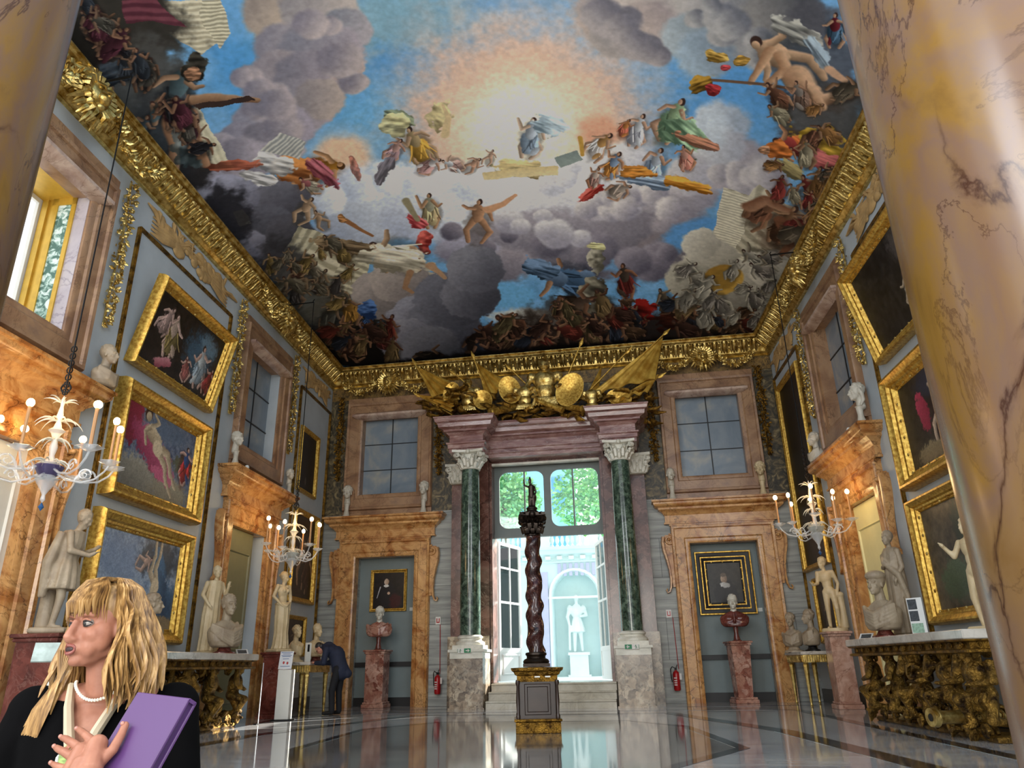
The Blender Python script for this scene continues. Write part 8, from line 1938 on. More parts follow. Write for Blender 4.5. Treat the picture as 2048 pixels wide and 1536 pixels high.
relief(wr(11.8, 8.4, .01), AR, 3.1, .75, 'tan painted trophy of arms above the right wall pictures', 4)
relief(wl(19.0, 8.35, .01), AL, 2.0, .75, 'faded tan trophy above the black painting in the far left corner', 5)
relief(wr(19.05, 8.35, .01), AR, 2.0, .75, 'faded tan trophy above the tall painting in the far right corner', 6)
# ---------------------------------------------------------------- garlands, lion masks, trophy of arms
def garland_mesh(seed, L=2.75):
    rn = random.Random(seed); m = MB()
    m.tube([(.0, -.04, 0), (.03, -.05, -L * .4), (-.02, -.05, -L * .75), (0, -.04, -L)], .02, 5)
    for i in range(230):
        f = i / 230; z = -L * f; w = .13 * (.7 + .5 * math.sin(f * 13) ** 2) * (1 - .5 * max(0, f - .8) * 5)
        a = rn.uniform(-.3, PI + .3); x = w * math.cos(a) * rn.uniform(.4, 1); y = -.04 - .1 * abs(math.sin(a))
        d = Vector((rn.uniform(-1, 1), rn.uniform(-.9, -.1), rn.uniform(-1, .3))).normalized() * rn.uniform(.05, .1)
        p = Vector((x, y, z)); m.tube([p, p + d * .6, p + d], [.012, .028, .004], 4, flat=.5)
        if i % 4 == 0: m.ell((x * .8, y - .02, z), rn.uniform(.02, .035), 6, 4)
    m.v = [(a, min(b, -.005), c) for a, b, c in m.v]
    return m
gg = 'gilded garlands hanging beside the upper windows'
g0 = garland_mesh(1).build('gilded_garland', GOLD, smooth=60, loc=wl(cyn + 1.68, 8.95), rot=(0, 0, AL))
tag(g0, 'gilded garland right of the near left window', 'garland', gg)
gd = garland_mesh(2, 2.6); gdm = gd.build('gilded_garland', GOLDD, smooth=60, loc=(NX[0] - 1.55, YB, 8.8)); tag(gdm, 'dull gilded garland in the far left corner of the end wall', 'garland', gg)
for (loc, rz, lab) in ((wl(cyf - 1.66, 8.95), AL, 'gilded garland left of the far left window'), (wl(cyf + 1.62, 8.95), AL, 'gilded garland right of the far left window'),
                       (wr(cyf - 1.66, 8.95), AR, 'gilded garland on the near side of the right window'), (wr(cyf + 1.62, 8.95), AR, 'gilded garland on the far side of the right window')):
    c = g0.copy(); COL.objects.link(c); c.location = loc; c.rotation_euler = (0, 0, rz); c['label'] = lab
for x, lab in ((NX[0] + 1.55, 'dull gilded garland left of the green columns'), (NX[1] - 1.55, 'dull gilded garland right of the green columns'), (NX[1] + 1.5, 'dull gilded garland in the far right corner of the end wall')):
    c = gdm.copy(); COL.objects.link(c); c.location = (x, YB, 8.8); c['label'] = lab
def mask_mesh():
    m = MB(); rn = random.Random(7)
    m.ell((0, -.1, 0), (.2, .16, .22), 16, 10).ell((0, -.24, -.06), (.09, .08, .08), 12, 8).ell((0, -.31, -.03), (.04, .03, .03), 8, 6)
    m.ell((-.08, -.23, .05), (.035, .03, .03), 8, 6).ell((.08, -.23, .05), (.035, .03, .03), 8, 6).ell((0, -.2, -.17), (.06, .06, .05), 10, 6)
    m.tube([(-.13, -.2, .1), (-.05, -.26, .1), (0, -.24, .07), (.05, -.26, .1), (.13, -.2, .1)], .025, 6)
    for ring, (r0, ln, n) in enumerate(((.17, .16, 22), (.22, .2, 26), (.15, .1, 16))):
        for k in range(n):
            a = 2 * PI * k / n + ring * .1; c, s = math.cos(a), math.sin(a); q = ln * rn.uniform(.8, 1.2)
            m.tube([(c * r0 * .8, -.16 + .04 * ring, s * r0 * .9), (c * (r0 + q * .5), -.2 + .05 * ring, s * (r0 + q * .5) - .02), (c * (r0 + q), -.1 + .04 * ring, s * (r0 + q) - .05 + .04 * rn.uniform(-1, 1))], [.03, .04, .008], 5)
    return m
def swag_mesh(sx=1):
    m = MB(); rn = random.Random(9 + sx)
    for sx in (sx,):
        path = [(sx * (.3 + 1.15 * t), -.12, .05 - .42 * math.sin(PI * t * .9) + .1 * t) for t in [i / 30 for i in range(31)]]
        for i, p in enumerate(path):
            for k in range(7):
                d = Vector((rn.uniform(-1, 1), rn.uniform(-.8, .1), rn.uniform(-1, 1))).normalized() * rn.uniform(.06, .11)
                q = Vector(p) + d * .4; m.tube([q, q + d * .5, q + d], [.012, .03, .005], 4, flat=.6)
    return m
mk = mask_mesh(); sw = swag_mesh(-1); sw2 = swag_mesh(1); mg = 'lion masks on the cornice'
first = None
for loc, rz, lab, s in ((wl(cyn, 9.3, .28), AL, 'large gilded lion mask on the near left cornice', 1.25), (wl(cyf, 9.3, .28), AL, 'gilded lion mask on the cornice above the far left window', 1.1),
                     (wr(cyf, 9.3, .28), AR, 'gilded lion mask on the cornice above the right window', 1.1), ((NX[0], YB - .28, 9.1), 0, 'gilded lion mask on the end cornice above the left niche', .95), ((NX[1], YB - .28, 9.1), 0, 'gilded lion mask on the end cornice above the right niche', .95)):
    if first is None:
        t = empty('lion_mask', loc, rz, lab, 'mask', mg); mk.build('face', GOLD, t, smooth=60); sw.build('leaf_swag', GOLD, t, smooth=60); sw2.build('leaf_swag', GOLD, t, smooth=60); first = t
    else: t = copy_tree(first, loc, rz, lab)
    t.scale = (s,) * 3

# trophy of arms above the garden doorway
def T(px, py, y=19.35):
    # positions measured off the front of the entablature
    return Vector((-5.97 + (px - 826) * .01435, y, 9.27 - (py - 727) * .0137 - (px - 826) * .0011))
def flag(m, tip, base, edge, folds=7, th=.035, belly=.18):
    tip, base, edge = Vector(tip), Vector(base), Vector(edge)
    n1, n2 = 16, 28; top = []; 
    nrm = (base - tip).cross(edge - tip).normalized()
    if nrm.y > 0: nrm = -nrm
    for side in (1, -1):
        g = []
        for i in range(n1 + 1):
            u = i / n1; row = []
            for j in range(n2 + 1):
                v = j / n2; p = tip + (base - tip) * u + (edge - base) * (u * v)
                w = math.sin(v * folds * PI) * .06 * u + belly * math.sin(PI * v) * u * .5
                row.append(tuple(p + nrm * (w + th * .5 * side)))
            g.append(row)
        top.append(g)
    m.rings(top[0], closed=False, caps=False); m.rings(top[1], closed=False, caps=False)
    for j in (0, n2): m.rings([[a[j] for a in top[0]], [a[j] for a in top[1]]], closed=False, caps=False)
    m.rings([top[0][n1], top[1][n1]], closed=False, caps=False)
    return m
tp = empty('trophy_of_arms', (-2.35, 19.4, 7.38), 0, 'gilded trophy of flags, armour, shields and cannons above the garden doorway', 'trophy')
tp_o = Vector(tp.location)
def TB(m, name, mat=GOLD, **k):
    m.xf(Matrix.Translation(-tp_o)); return m.build(name, mat, tp, **k)
for tipp, b, e, y in (((826, 726), (866, 815), (912, 775), 19.3), ((949, 715), (972, 812), (1018, 772), 19.4), ((918, 753), (950, 812), (975, 800), 19.55), ((1326, 666), (1164, 806), (1302, 768), 19.3), ((828, 792), (905, 838), (918, 812), 19.2), ((1310, 752), (1215, 822), (1285, 800), 19.15), ((1202, 719), (1168, 800), (1192, 790), 19.6)):
    m = MB(); flag(m, T(*tipp, y + .2), T(*b, y), T(*e, y - .15)); TB(m, 'flag', GOLDC, smooth=50)
for a, b in (((822, 722), (880, 830)), ((945, 708), (985, 830)), ((1330, 660), (1150, 835)), ((1164, 681), (1110, 810)), ((1254, 700), (1150, 810)), ((905, 745), (1000, 830)), ((1020, 735), (1090, 810)), ((832, 795), (900, 835)), ((1312, 755), (1200, 825))):
    m = MB(); p, q = T(*a, 19.4), T(*b, 19.5); m.tube([p, q], .022, 6); d = (p - q).normalized()
    m.tube([p - d * .05, p + d * .04, p + d * .22], [.03, .06, .004], 6, flat=.4); TB(m, 'spear', GOLDF)
def shield(px, py, rx, rz, ang, y=19.25):
    m = MB(); c = T(px, py, y); m.lathe([(.001, .0), (.5, .03), (.85, .1), (1.0, .16), (1.02, .2), (.97, .2), (.5, .1), (.001, .06)], 28)
    m.lathe([(.001, -.1), (.12, -.06), (.16, 0)], 12)
    M = Matrix.Translation(c) @ Matrix.Rotation(ang, 4, 'Y') @ Matrix.Rotation(R(-90), 4, 'X') @ Matrix.Diagonal((rx, rz, -.8, 1)); m.xf(M); return TB(m, 'shield', GOLDF, smooth=50)
shield(1139, 790, .36, .5, R(25)); shield(1022, 790, .3, .42, R(-20)); shield(905, 798, .24, .34, R(10)); shield(1232, 808, .34, .22, R(20)); shield(968, 812, .26, .3, R(-30))
def cuirass(px, py, s, helmet=True, y=19.3):
    c = T(px, py, y); m = MB()
    m.ell((0, 0, .12), (.24, .16, .2), 16, 10).ell((0, 0, -.1), (.19, .14, .2), 16, 10)
    for sx in (-1, 1):
        m.ell((sx * .25, 0, .2), (.1, .1, .09), 10, 7); m.tube([(sx * .26, 0, .18), (sx * .34, -.05, .0), (sx * .22, -.16, -.08)], [.06, .055, .04], 8)
    for k in range(9): m.tube([((k - 4) * .045, -.1, -.25), ((k - 4) * .06, -.12, -.42)], [.03, .022], 6)
    if helmet:
        m.ell((0, 0, .42), (.11, .13, .13), 14, 9).tube([(0, .12, .36), (0, .1, .56), (0, -.05, .62), (0, -.16, .52)], [.03, .05, .045, .02], 8).tube([(-.1, -.08, .38), (0, -.17, .37), (.1, -.08, .38)], .02, 6)
    m.xf(Matrix.Translation(c) @ Matrix.Diagonal((s, s, s, 1))); return TB(m, 'cuirass', GOLD, remesh=.018)
cuirass(1090, 778, 1.5); cuirass(1050, 803, 1.0, False, 19.2); cuirass(936, 802, 1.05, True, 19.3); cuirass(1180, 806, .8, False, 19.2)
def barrel(a, b, r, y0, y1):
    p, q = T(*a, y0), T(*b, y1); d = q - p; m = MB()
    m.tube([p + d * t for t in (0, .03, .06, .1, .45, .5, .55, .95, 1.0)], [r * .9, r, r, r * .75, r * .8, r * .92, r * .85, r, r * 1.02], 18); TB(m, 'cannon_barrel', GOLDF, smooth=50)
barrel((1165, 838), (1110, 815), .1, 18.85, 19.5); barrel((985, 845), (1035, 815), .13, 18.9, 19.5); barrel((1070, 810), (1125, 838), .09, 19.2, 18.95)
m = MB(); rn = random.Random(11)
for k in range(130):
    p = T(rn.uniform(840, 1290), rn.uniform(790, 838), rn.uniform(19.0, 19.9)); 
    if -3.9 < p.x < -.7: p.z -= .12
    a = rn.uniform(0, 6); q = [p + Vector((.16 * j * math.cos(a + .4 * j), -.02 * j, .07 * j * math.sin(a + .4 * j))) for j in range(4)]
    m.tube(q, [.04, .07, .06, .015], 6, flat=1.4)
o = TB(m, 'drapery_and_leaves', GOLDD, smooth=60); o['kind'] = 'stuff'
# ---------------------------------------------------------------- glass chandeliers
def crystal():
    m, nt, b = base_mat('clear_blown_glass', .06, 0, .9)
    b.inputs['Base Color'].default_value = (.82, .86, .88, 1); b.inputs['Alpha'].default_value = .4
    b.inputs['Coat Weight'].default_value = 1.0
    return m
GLASS = crystal()
MILK = plain('milky_blown_glass', 'b4b4aa', .12, var=.2, scale=14); BLUEG = plain('blue_glass', '2e5a8c', .1, var=.2); VIOG = plain('violet_glass', '4c4468', .1, var=.2)
CANDLE = plain('candle_tube', 'b98a5c', .5, var=.05)
bm_ = bpy.data.materials.new('glowing_bulb'); bm_.use_nodes = True; _n = bm_.node_tree; _n.nodes.clear()
_e = _n.nodes.new('ShaderNodeEmission'); _e.inputs[0].default_value = (1, .72, .32, 1); _e.inputs[1].default_value = 22; _q = _n.nodes.new('ShaderNodeOutputMaterial'); _n.links.new(_e.outputs[0], _q.inputs[0]); BULB = bm_
def leafy(m, p, d, L, w, curl, n=6):
    # a blown glass leaf or petal curling out from p in direction d
    p = Vector(p); d = Vector(d).normalized(); pts = [p]; up = Vector((0, 0, 1))
    for i in range(n):
        d = (d + up * -curl).normalized(); pts.append(pts[-1] + d * (L / n))
    return m.tube(pts, [w * .4, w, w * 1.2, w, w * .7, w * .4, w * .15][:n + 1], 6, flat=.45)
def chandelier(loc, label, bracket_from, z_top, narms=8, s=1.0, rot=0.0, tint=None):
    t = empty('glass_chandelier', loc, rot, label, 'chandelier', 'glass chandeliers hung from wall brackets')
    m = MB().lathe([(.0, -.5), (.03, -.46), (.02, -.4), (.05, -.34), (.11, -.25), (.13, -.2), (.08, -.14), (.04, -.1), (.09, -.04), (.1, 0), (.05, .05), (.03, .1), (.05, .2), (.03, .3), (.06, .38), (.1, .42), (.05, .46), (.025, .55), (.04, .62), (.02, .75), (.03, .82), (.0, .9)], 18)
    m.build('stem', GLASS, t)
    MB().lathe([(.0, -.6), (.035, -.55), (.0, -.49)], 8).build('finial_drop', BLUEG, t); MB().lathe([(.05, -.2), (.12, -.14), (.17, -.05), (.165, -.04), (.1, -.1), (.05, -.16)], 18).build('centre_bowl', tint or VIOG, t)
    fl = MB(); rn = random.Random(3)
    for z, n, L, w, el_, cu in ((.8, 7, .2, .011, 1.1, .22), (.55, 9, .28, .012, .9, .33), (.3, 8, .22, .012, .8, .4), (.0, 9, .32, .011, 1.3, .42), (-.2, 6, .16, .01, -.1, -.1)):
        for k in range(n):
            a = 2 * PI * k / n + z; leafy(fl, (.03 * math.cos(a), .03 * math.sin(a), z), (math.cos(a), math.sin(a), el_), L * rn.uniform(.8, 1.15), w, cu)
    fl.build('glass_leaves', MILK, t, smooth=60)
    a0 = None
    am = MB(); pts = [(.05, 0, -.1), (.2, 0, -.2), (.38, 0, -.24), (.52, 0, -.2), (.62, 0, -.1), (.66, 0, -.02)]
    am.tube(pts, [.016, .015, .014, .013, .012, .012], 8)
    scroll(am, (.4, 0, -.14), .08, 1.3, .012); leafy(am, (.3, 0, -.22), (.3, .1, 1), .2, .014, .2)
    am.lathe([(.012, -.03), (.05, -.015), (.1, .02), (.115, .03), (.11, .035), (.05, .0), (.03, .01), (.03, .05), (.02, .05)], 12, c=(.66, 0, 0), wav=6, wa=.12)
    cm = MB().tube([(.66, 0, .03), (.66, 0, .52)], [.017, .017], 8); bmn = MB().ell((.66, 0, .565), (.04, .04, .052), 10, 8)
    for k in range(narms):
        a = 2 * PI * k / narms + rot * 0
        if a0 is None:
            A = am.build('arm', GLASS, t); c = cm.build('candle', CANDLE, A); b = bmn.build('bulb', BULB, A); a0 = (A, c, b)
        else:
            A = a0[0].copy(); COL.objects.link(A); A.parent = t
            for q in a0[1:]: z = q.copy(); COL.objects.link(z); z.parent = A
        sc = (.86, 1.0, .94, 1.05)[k % 4]; A.rotation_euler = (0, 0, a + (.1 if k % 2 else 0)); A.scale = (s * sc, s * sc, 1); A.location = (0, 0, (.0, .08, -.03, .04)[k % 4])
        if k % 2 == 0: A.scale = (s * sc, s * sc, 1)
    # suspension
    h = z_top - loc[2]; ch = MB().tube([(0, 0, .9), (0, 0, h)], .011, 6)
    for k in range(7): ch.tube([(.035 * math.cos(q * PI / 4), 0, .95 + .1 * k + .045 * math.sin(q * PI / 4)) for q in range(9)], .009, 5)
    ch.tube([(.06 * math.cos(q * PI / 4), 0, 1.0 + .06 * math.sin(q * PI / 4)) for q in range(9)], .012, 6)
    ch.build('chain', IRON, t)
    bx = Vector(bracket_from) - Vector(loc); bx.rotate(Matrix.Rotation(-rot, 3, 'Z'))
    MB().tube([(0, 0, h + .02), (bx.x, bx.y, h + .02)], .018, 6).tube([(0, 0, h), (-.02, 0, h + .06), (.02, 0, h + .1)], .012, 5).build('wall_bracket', IRON, t)
    light('candle_glow', 'POINT', (loc[0], loc[1], loc[2] + .62), 26, (1, .62, .28), radius=.35)
    return t
chandelier((-7.12, 7.85, 3.42), 'nearest glass chandelier with lit candle bulbs, at the left edge', wl(7.85, 9.6, .4), 9.55, 8, 1.22, .3)
chandelier((-7.5, 15.5, 3.42), 'glass chandelier with lit candle bulbs in front of the far left corner', wl(15.5, 9.6, .4), 9.55, 8, .98, .1, MILK)
chandelier((3.55, 15.5, 3.46), 'glass chandelier with lit candle bulbs and a blue drop, on the right', wr(15.5, 9.6, .4), 9.6, 8, .98, .5, MILK)
# ---------------------------------------------------------------- the two great columns flanking the gallery opening
for (x, y, lab) in ((1.61, 2.35, 'huge polished yellow marble column filling the right edge of the view'), (-3.41, 2.35, 'huge polished yellow marble column at the upper left edge of the view')):
    t = empty('yellow_marble_column', (x, y, -.42), 0, lab, 'column', 'great yellow marble columns of the gallery arch')
    MB().lathe([(.62, .55), (.62, 3), (.618, 5), (.61, 7), (.6, 8.6)], 64).build('shaft', COLG, t)
    MB().box(-.85, .85, -.85, .85, 0, .22).lathe([(.82, .22), (.85, .28), (.82, .34), (.7, .38), (.68, .42), (.74, .46), (.74, .5), (.66, .54), (.62, .56)], 48).build('base', CAPM, t, smooth=50)
# ---------------------------------------------------------------- small wall fittings
RED = plain('fire_red', 'a3161b', .3, var=.05); SIGNW = plain('sign_white', 'd8d4ce', .5, var=.03); EXG = plain('exit_green', '0c7a4a', .5, var=.03)
for x, yy, lab in ((-5.42, YB, 'left'), (.74, YB, 'right')):
    t = empty('fire_extinguisher', (x, yy - .14, .3), R(-15), 'red fire extinguisher hanging %s of the garden doorway' % lab, 'fire extinguisher', 'fire extinguishers')
    MB().lathe([(.0, 0), (.07, .0), (.085, .03), (.085, .38), (.07, .43), (.03, .46), (.03, .48)], 20).build('cylinder', RED, t)
    MB().box(-.02, .02, -.05, .05, .48, .53).tube([(0, -.05, .52), (-.07, -.06, .56), (-.13, 0, .5), (-.13, .02, .3), (-.11, 0, .2)], .012, 6).tube([(0, 0, .5), (.05, -.02, .6)], .01, 6).build('valve_and_hose', BLACK, t)
    m = MB()
    for z in (.12, .17, .22, .28): m.box(-.04, .03, -.088, -.084, z, z + .025)
    m.build('printed_label', SIGNW, t, smooth=0); MB().box(.07, .14, -.01, -.005, .25, .4).build('service_tag', SIGNW, t, smooth=0)
    s = empty('extinguisher_sign', (x - .04, YB - .02, 2.14), 0, 'small red and white fire sign above the %s extinguisher' % lab, 'sign', 'fire signs')
    MB().box(-.07, .07, -.02, 0, -.1, .1).build('plate', SIGNW, s, smooth=0)
    m = MB().box(-.045, -.02, -.025, -.02, -.06, .06).box(.02, .045, -.025, -.02, -.06, .06).box(-.02, .02, -.025, -.02, -.06, -.03); m.build('red_symbol', RED, s, smooth=0)
    m = MB().tube([(.06 if lab == 'left' else .09, -.012, -.1), (.07 if lab == 'left' else .12, -.012, -1.35)], .009, 5); m.build('red_conduit', RED, s)
for x, d, lab in ((CXL - .0, 1, 'left'), (CXR + .02, -1, 'right')):
    t = empty('exit_sign', (x - .04 if d > 0 else x - .05, 18.55, 1.32), 0, 'green and white emergency exit sign on the %s column plinth' % lab, 'sign', 'exit signs')
    MB().box(-.17, .17, -.012, 0, -.055, .055).build('plate', SIGNW, t, smooth=0)
    g = MB().box(.0, .165, -.015, -.012, -.05, .05) if d > 0 else MB().box(-.165, .0, -.015, -.012, -.05, .05); g.build('green_field', EXG, t, smooth=0)
    a = MB(); c = .085 * d; a.box(c - .045, c + .03, -.018, -.015, -.01, .01); a.prism([(c + d * .03 - d * .015, .035), (c + d * .055, 0), (c + d * .015, -.035), (c + d * .0, -.025), (c + d * .03, 0), (c, .025)], -.018, -.015); a.build('arrow', SIGNW, t, smooth=0)
    q = MB(); c = -.09 * d; q.ell((c, -.015, .03), (.01, .004, .01), 8, 5)
    for p in ([(c, -.015, .018), (c - .01 * d, -.015, -.01), (c + .01 * d, -.015, -.03), (c - .01 * d, -.015, -.045)], [(c - .01 * d, -.015, -.01), (c - .03 * d, -.015, -.035)], [(c, -.015, .012), (c + .025 * d, -.015, .0)], [(c, -.015, .012), (c - .022 * d, -.015, .002)]): q.tube(p, .005, 5)
    q.box(-.165 if d > 0 else .155, -.155 if d > 0 else .165, -.015, -.012, -.045, .045)
    q.build('running_figure', EXG, t, smooth=0)
for (loc, lab) in ((wl(14.55, 5.08, .3), 'small round white sensor on the far left door cornice'), (wr(14.7, 5.08, .3), 'small round white sensor on the right door cornice')):
    t = MB().ell((0, 0, .05), (.05, .05, .055), 14, 10).build('sensor', WHITE, loc=loc); tag(t, lab, 'sensor')
# ---------------------------------------------------------------- people
def skin(name, a, b2):
    m, nt, b = base_mat(name, .48, 0, .35)
    v = coords(nt); n = noise(nt, v, 14, 5)
    nt.links.new(ramp(nt, [(.35, srgb(a)), (.65, srgb(b2))], n.outputs[0]), b.inputs['Base Color'])
    b.inputs['Subsurface Weight'].default_value = .12; b.inputs['Subsurface Radius'].default_value = (.02, .008, .005); b.inputs['Subsurface Scale'].default_value = .5
    return m
SKIN = skin('skin', '8f5e4a', 'a8755f'); SKIN2 = skin('skin_reddish', 'b07864', 'c89078')
LIP = plain('lips', '84483f', .35, var=.08); DARKM = plain('mouth_inside', '2a0f0e', .5); EYEW = plain('eye_white', '8f8780', .15, var=.02); IRIS = plain('iris', '23221f', .1, var=.2); LASH = plain('lash_and_liner', '1e1614', .6)
BROW = plain('eyebrow_hair', '7a5a3c', .8); 
def hair_mat(name, cols):
    m, nt, b = base_mat(name, .42, 0, .4); v = coords(nt, (60, 60, 4)); n = noise(nt, v, 1.2, 4)
    nt.links.new(ramp(nt, [(.3 + .4 * i / (len(cols) - 1), srgb(c)) for i, c in enumerate(cols)], n.outputs[0]), b.inputs['Base Color']); return m
BLOND = hair_mat('blonde_hair', ['4e3620', '7c5c34', 'a07c4a', 'c2a06c']); GREYH = hair_mat('dark_grey_hair', ['1c1a19', '3a3634'])
VELV = plain('black_velvet', '050506', .95, var=.3, spec=.08); NAVY = plain('navy_coat_cloth', '1a2238', .8, var=.2); TROU = plain('dark_trousers', '0e1016', .85); IVORY = plain('ivory_silk', 'b3a58c', .5, var=.08)
PURP = plain('purple_leather', '4d3062', .45, var=.05, scale=3); PURPD = plain('dark_purple_edge', '3c2450', .5)

# the woman at lower left; her standing level is the lower gallery floor
BZ = R(22)
wo = empty('person', (-1.62, 2.13, -.42), BZ, 'woman with long blonde hair, black jacket and pearl necklace, speaking and holding a purple folder', 'person')
def toW(M_world): return wo.matrix_world.inverted() @ M_world
bpy.context.view_layer.update()
WI = (Matrix.Translation(wo.location) @ Matrix.Rotation(BZ, 4, 'Z')).inverted()
HC = Vector((-1.598, 2.085, 1.085)); HR = R(-14)       # head centre and the way she looks
HM = WI @ Matrix.Translation(HC) @ Matrix.Rotation(HR, 4, 'Z') @ Matrix.Rotation(R(-3), 4, 'Y')
W = lambda p: WI @ Vector(p)
FOR_TL = Vector((-1.263, 1.820, .906)); FR_ = Vector((.934, -.3506, -.0702)).normalized(); FD = Vector((-.218, -.403, -.8886)).normalized(); FN = FR_.cross(FD).normalized()
if FN.dot(FOR_TL - Vector((0, 0, .95))) > 0: FN = -FN       # pointing to the viewer
def fine_head():
    h = MB()
    h.ell((0, .014, .022), (.073, .092, .098), 28, 20)
    h.ell((0, -.026, -.04), (.0575, .064, .074), 24, 16)
    h.ell((0, -.05, -.083), (.036, .03, .03), 16, 10).ell((0, -.073, -.098), (.021, .017, .016), 12, 8)
    h.cap((-.045, .0, -.072), (-.012, -.055, -.1), .016, .014).cap((.045, .0, -.072), (.012, -.055, -.1), .016, .014)   # jaw line
    h.tube([(0, -.083, .016), (0, -.09, -.002), (0, -.099, -.02), (0, -.106, -.033), (0, -.099, -.042), (0, -.09, -.047)], [.0095, .0105, .012, .0145, .012, .008], 10)
    for s in (-1, 1):
        h.ell((s * .0125, -.093, -.0395), (.0095, .011, .0085), 10, 7)
        h.ell((s * .036, -.054, -.03), (.027, .029, .027), 14, 10); h.ell((s * .028, -.056, -.06), (.026, .026, .034), 12, 9); h.ell((s * .05, -.03, -.03), (.02, .035, .045), 12, 9)
        h.tube([(s * .052, -.06, .022), (s * .036, -.078, .03), (s * .014, -.083, .026)], [.006, .0085, .007], 8)
        h.ell((s * .074, .006, -.018), (.007, .017, .03), 8, 6)
    # pursed, open lips area
    h.ell((0, -.083, -.066), (.024, .015, .018), 12, 8)
    h.cap((0, .015, -.06), (.004, .03, -.175), .046, .05, 16)
    return h
hb_ = fine_head(); hb_.xf(HM)
# neck, collar bones and chest, one surface with the head
nb = W((-1.585, 2.12, .93))
hb_.cap(HM @ Vector((0, .03, -.1)), nb, .047, .052, 16)
CH = (Matrix.Identity(4))
def B_(x, y, z): return Vector((x, y, z))     # body coordinates: local to her, z above the floor
hb_.ell((0.03, .02, 1.3), (.16, .085, .055), 20, 10).ell((.03, -.005, 1.2), (.13, .09, .12), 18, 12).cap((-.1, .0, 1.325), (.02, -.045, 1.3), .012, .012).cap((.16, .0, 1.325), (.05, -.045, 1.3), .012, .012)
hb_.build('head_and_chest', SKIN, wo, remesh=.0042, its=9)
def face_part(m, name, mat, **k):
    m.xf(HM); return m.build(name, mat, wo, **k)
for s in (-1, 1):
    m = MB().ell((s * .0295, -.0662, .004), (.0138, .0135, .0122), 16, 12); e = face_part(m, 'eye', EYEW)
    m = MB().ell((s * .0295 - .0035, -.0778, .0035), (.0078, .003, .0078), 12, 8).xf(HM); m.build('iris', IRIS, e)
    m = MB()
    m.tube([(s * .0165, -.0745, .002), (s * .024, -.0795, .0095), (s * .031, -.079, .0105), (s * .039, -.0725, .0065), (s * .0445, -.066, .0025)], [.0016, .0034, .0038, .0034, .0018], 6)
    m.tube([(s * .017, -.0745, .0), (s * .025, -.0785, -.005), (s * .033, -.077, -.0052), (s * .042, -.069, -.001)], [.0012, .0019, .002, .0016], 6)
    face_part(m, 'eyelashes', LASH)
    m = MB().tube([(s * .0155, -.0745, .0045), (s * .024, -.0805, .013), (s * .032, -.0795, .0145), (s * .042, -.071, .0095)], [.002, .0032, .0034, .0022], 6); face_part(m, 'eyelid', SKIN)
    m = MB().tube([(s * .012, -.0885, .0275), (s * .024, -.0885, .034), (s * .037, -.0795, .0335), (s * .049, -.066, .026)], [.0026, .0042, .0036, .0016], 6, flat=.6); face_part(m, 'eyebrow', BROW)
m = MB(); ring = [(.0175 * math.cos(a), -.0985 + .007 * abs(math.cos(a)), -.0665 + .0115 * math.sin(a)) for a in [2 * PI * i / 20 for i in range(21)]]
m.tube(ring, [.0026 + .0028 * abs(math.sin(2 * PI * i / 20)) for i in range(21)], 8, caps=False); face_part(m, 'lips', LIP)
m = MB().ell((0, -.0955, -.0665), (.0145, .004, .009), 14, 8); face_part(m, 'open_mouth', DARKM)
# hair : a cap and many locks
rn = random.Random(12); hm = MB()
hm.ell((0, .03, .042), (.082, .096, .09), 24, 14)
def lock(pts, r, fl=.45):
    n = len(pts); hm.tube(pts, [r * (.55 + .5 * math.sin(PI * min(1, (i + .6) / n))) * (1 if i < n - 1 else .25) for i in range(n)], 5, flat=fl)
for k in range(46):       # fringe
    u = -1 + 2 * k / 45; x0 = .05 * u
    x1 = .074 * u + rn.uniform(-.006, .006)
    yb = -.088 + .05 * abs(u) ** 2.2; zb = .026 + rn.uniform(-.008, .01) - .02 * abs(u) ** 3
    lock([(x0 * .5, .01, .135), (x0 * .9, -.035, .13), (x1 * .95, -.072 + .03 * abs(u) ** 2, .098), (x1, yb - .012, .062), (x1 + rn.uniform(-.006, .006), yb - .01, zb)], rn.uniform(.006, .0095))
def fall(a, e0, L, out, wave, r, fwd=0.0):
    # lock starting on the crown at angle a (0 = front, pi = back) and falling L
    pts = []; ca, sa = math.cos(a), math.sin(a)
    for t in (0, .3, .6, 1.0):
        e = math.pi / 2 - t * (math.pi / 2 - e0); pts.append((.086 * sa * math.cos(e), .03 - .1 * ca * math.cos(e), .042 + .096 * math.sin(e)))
    n = 9; x, y, z = pts[-1]
    for i in range(1, n + 1):
        f = i / n; w = wave * math.sin(f * 8 + a * 5)
        pts.append((x + sa * out * math.sin(f * 1.7) + w * ca, y - ca * out * math.sin(f * 1.7) + w * sa + fwd * f, z - L * f))
    lock(pts, r, .5)
for k in range(150):
    a = rn.uniform(.34 * PI, 1.66 * PI); side = a < PI
    fall(a, rn.uniform(-.05, .25), rn.uniform(.17, .27), rn.uniform(.02, .07), rn.uniform(.004, .014), rn.uniform(.008, .014), rn.uniform(-.02, .02))
for k in range(60):       # thick mass on her left side (right in the picture)
    a = rn.uniform(.36 * PI, .62 * PI); fall(a, rn.uniform(-.1, .1), rn.uniform(.2, .29), rn.uniform(.03, .085), rn.uniform(.006, .016), rn.uniform(.009, .014), rn.uniform(-.05, 0))
for k in range(38):       # her right side, falling over the chest and shoulder
    a = -rn.uniform(.36 * PI, .6 * PI); fall(a, rn.uniform(-.1, .05), rn.uniform(.2, .34), rn.uniform(-.005, .04), rn.uniform(.006, .014), rn.uniform(.007, .011), rn.uniform(-.07, -.01))
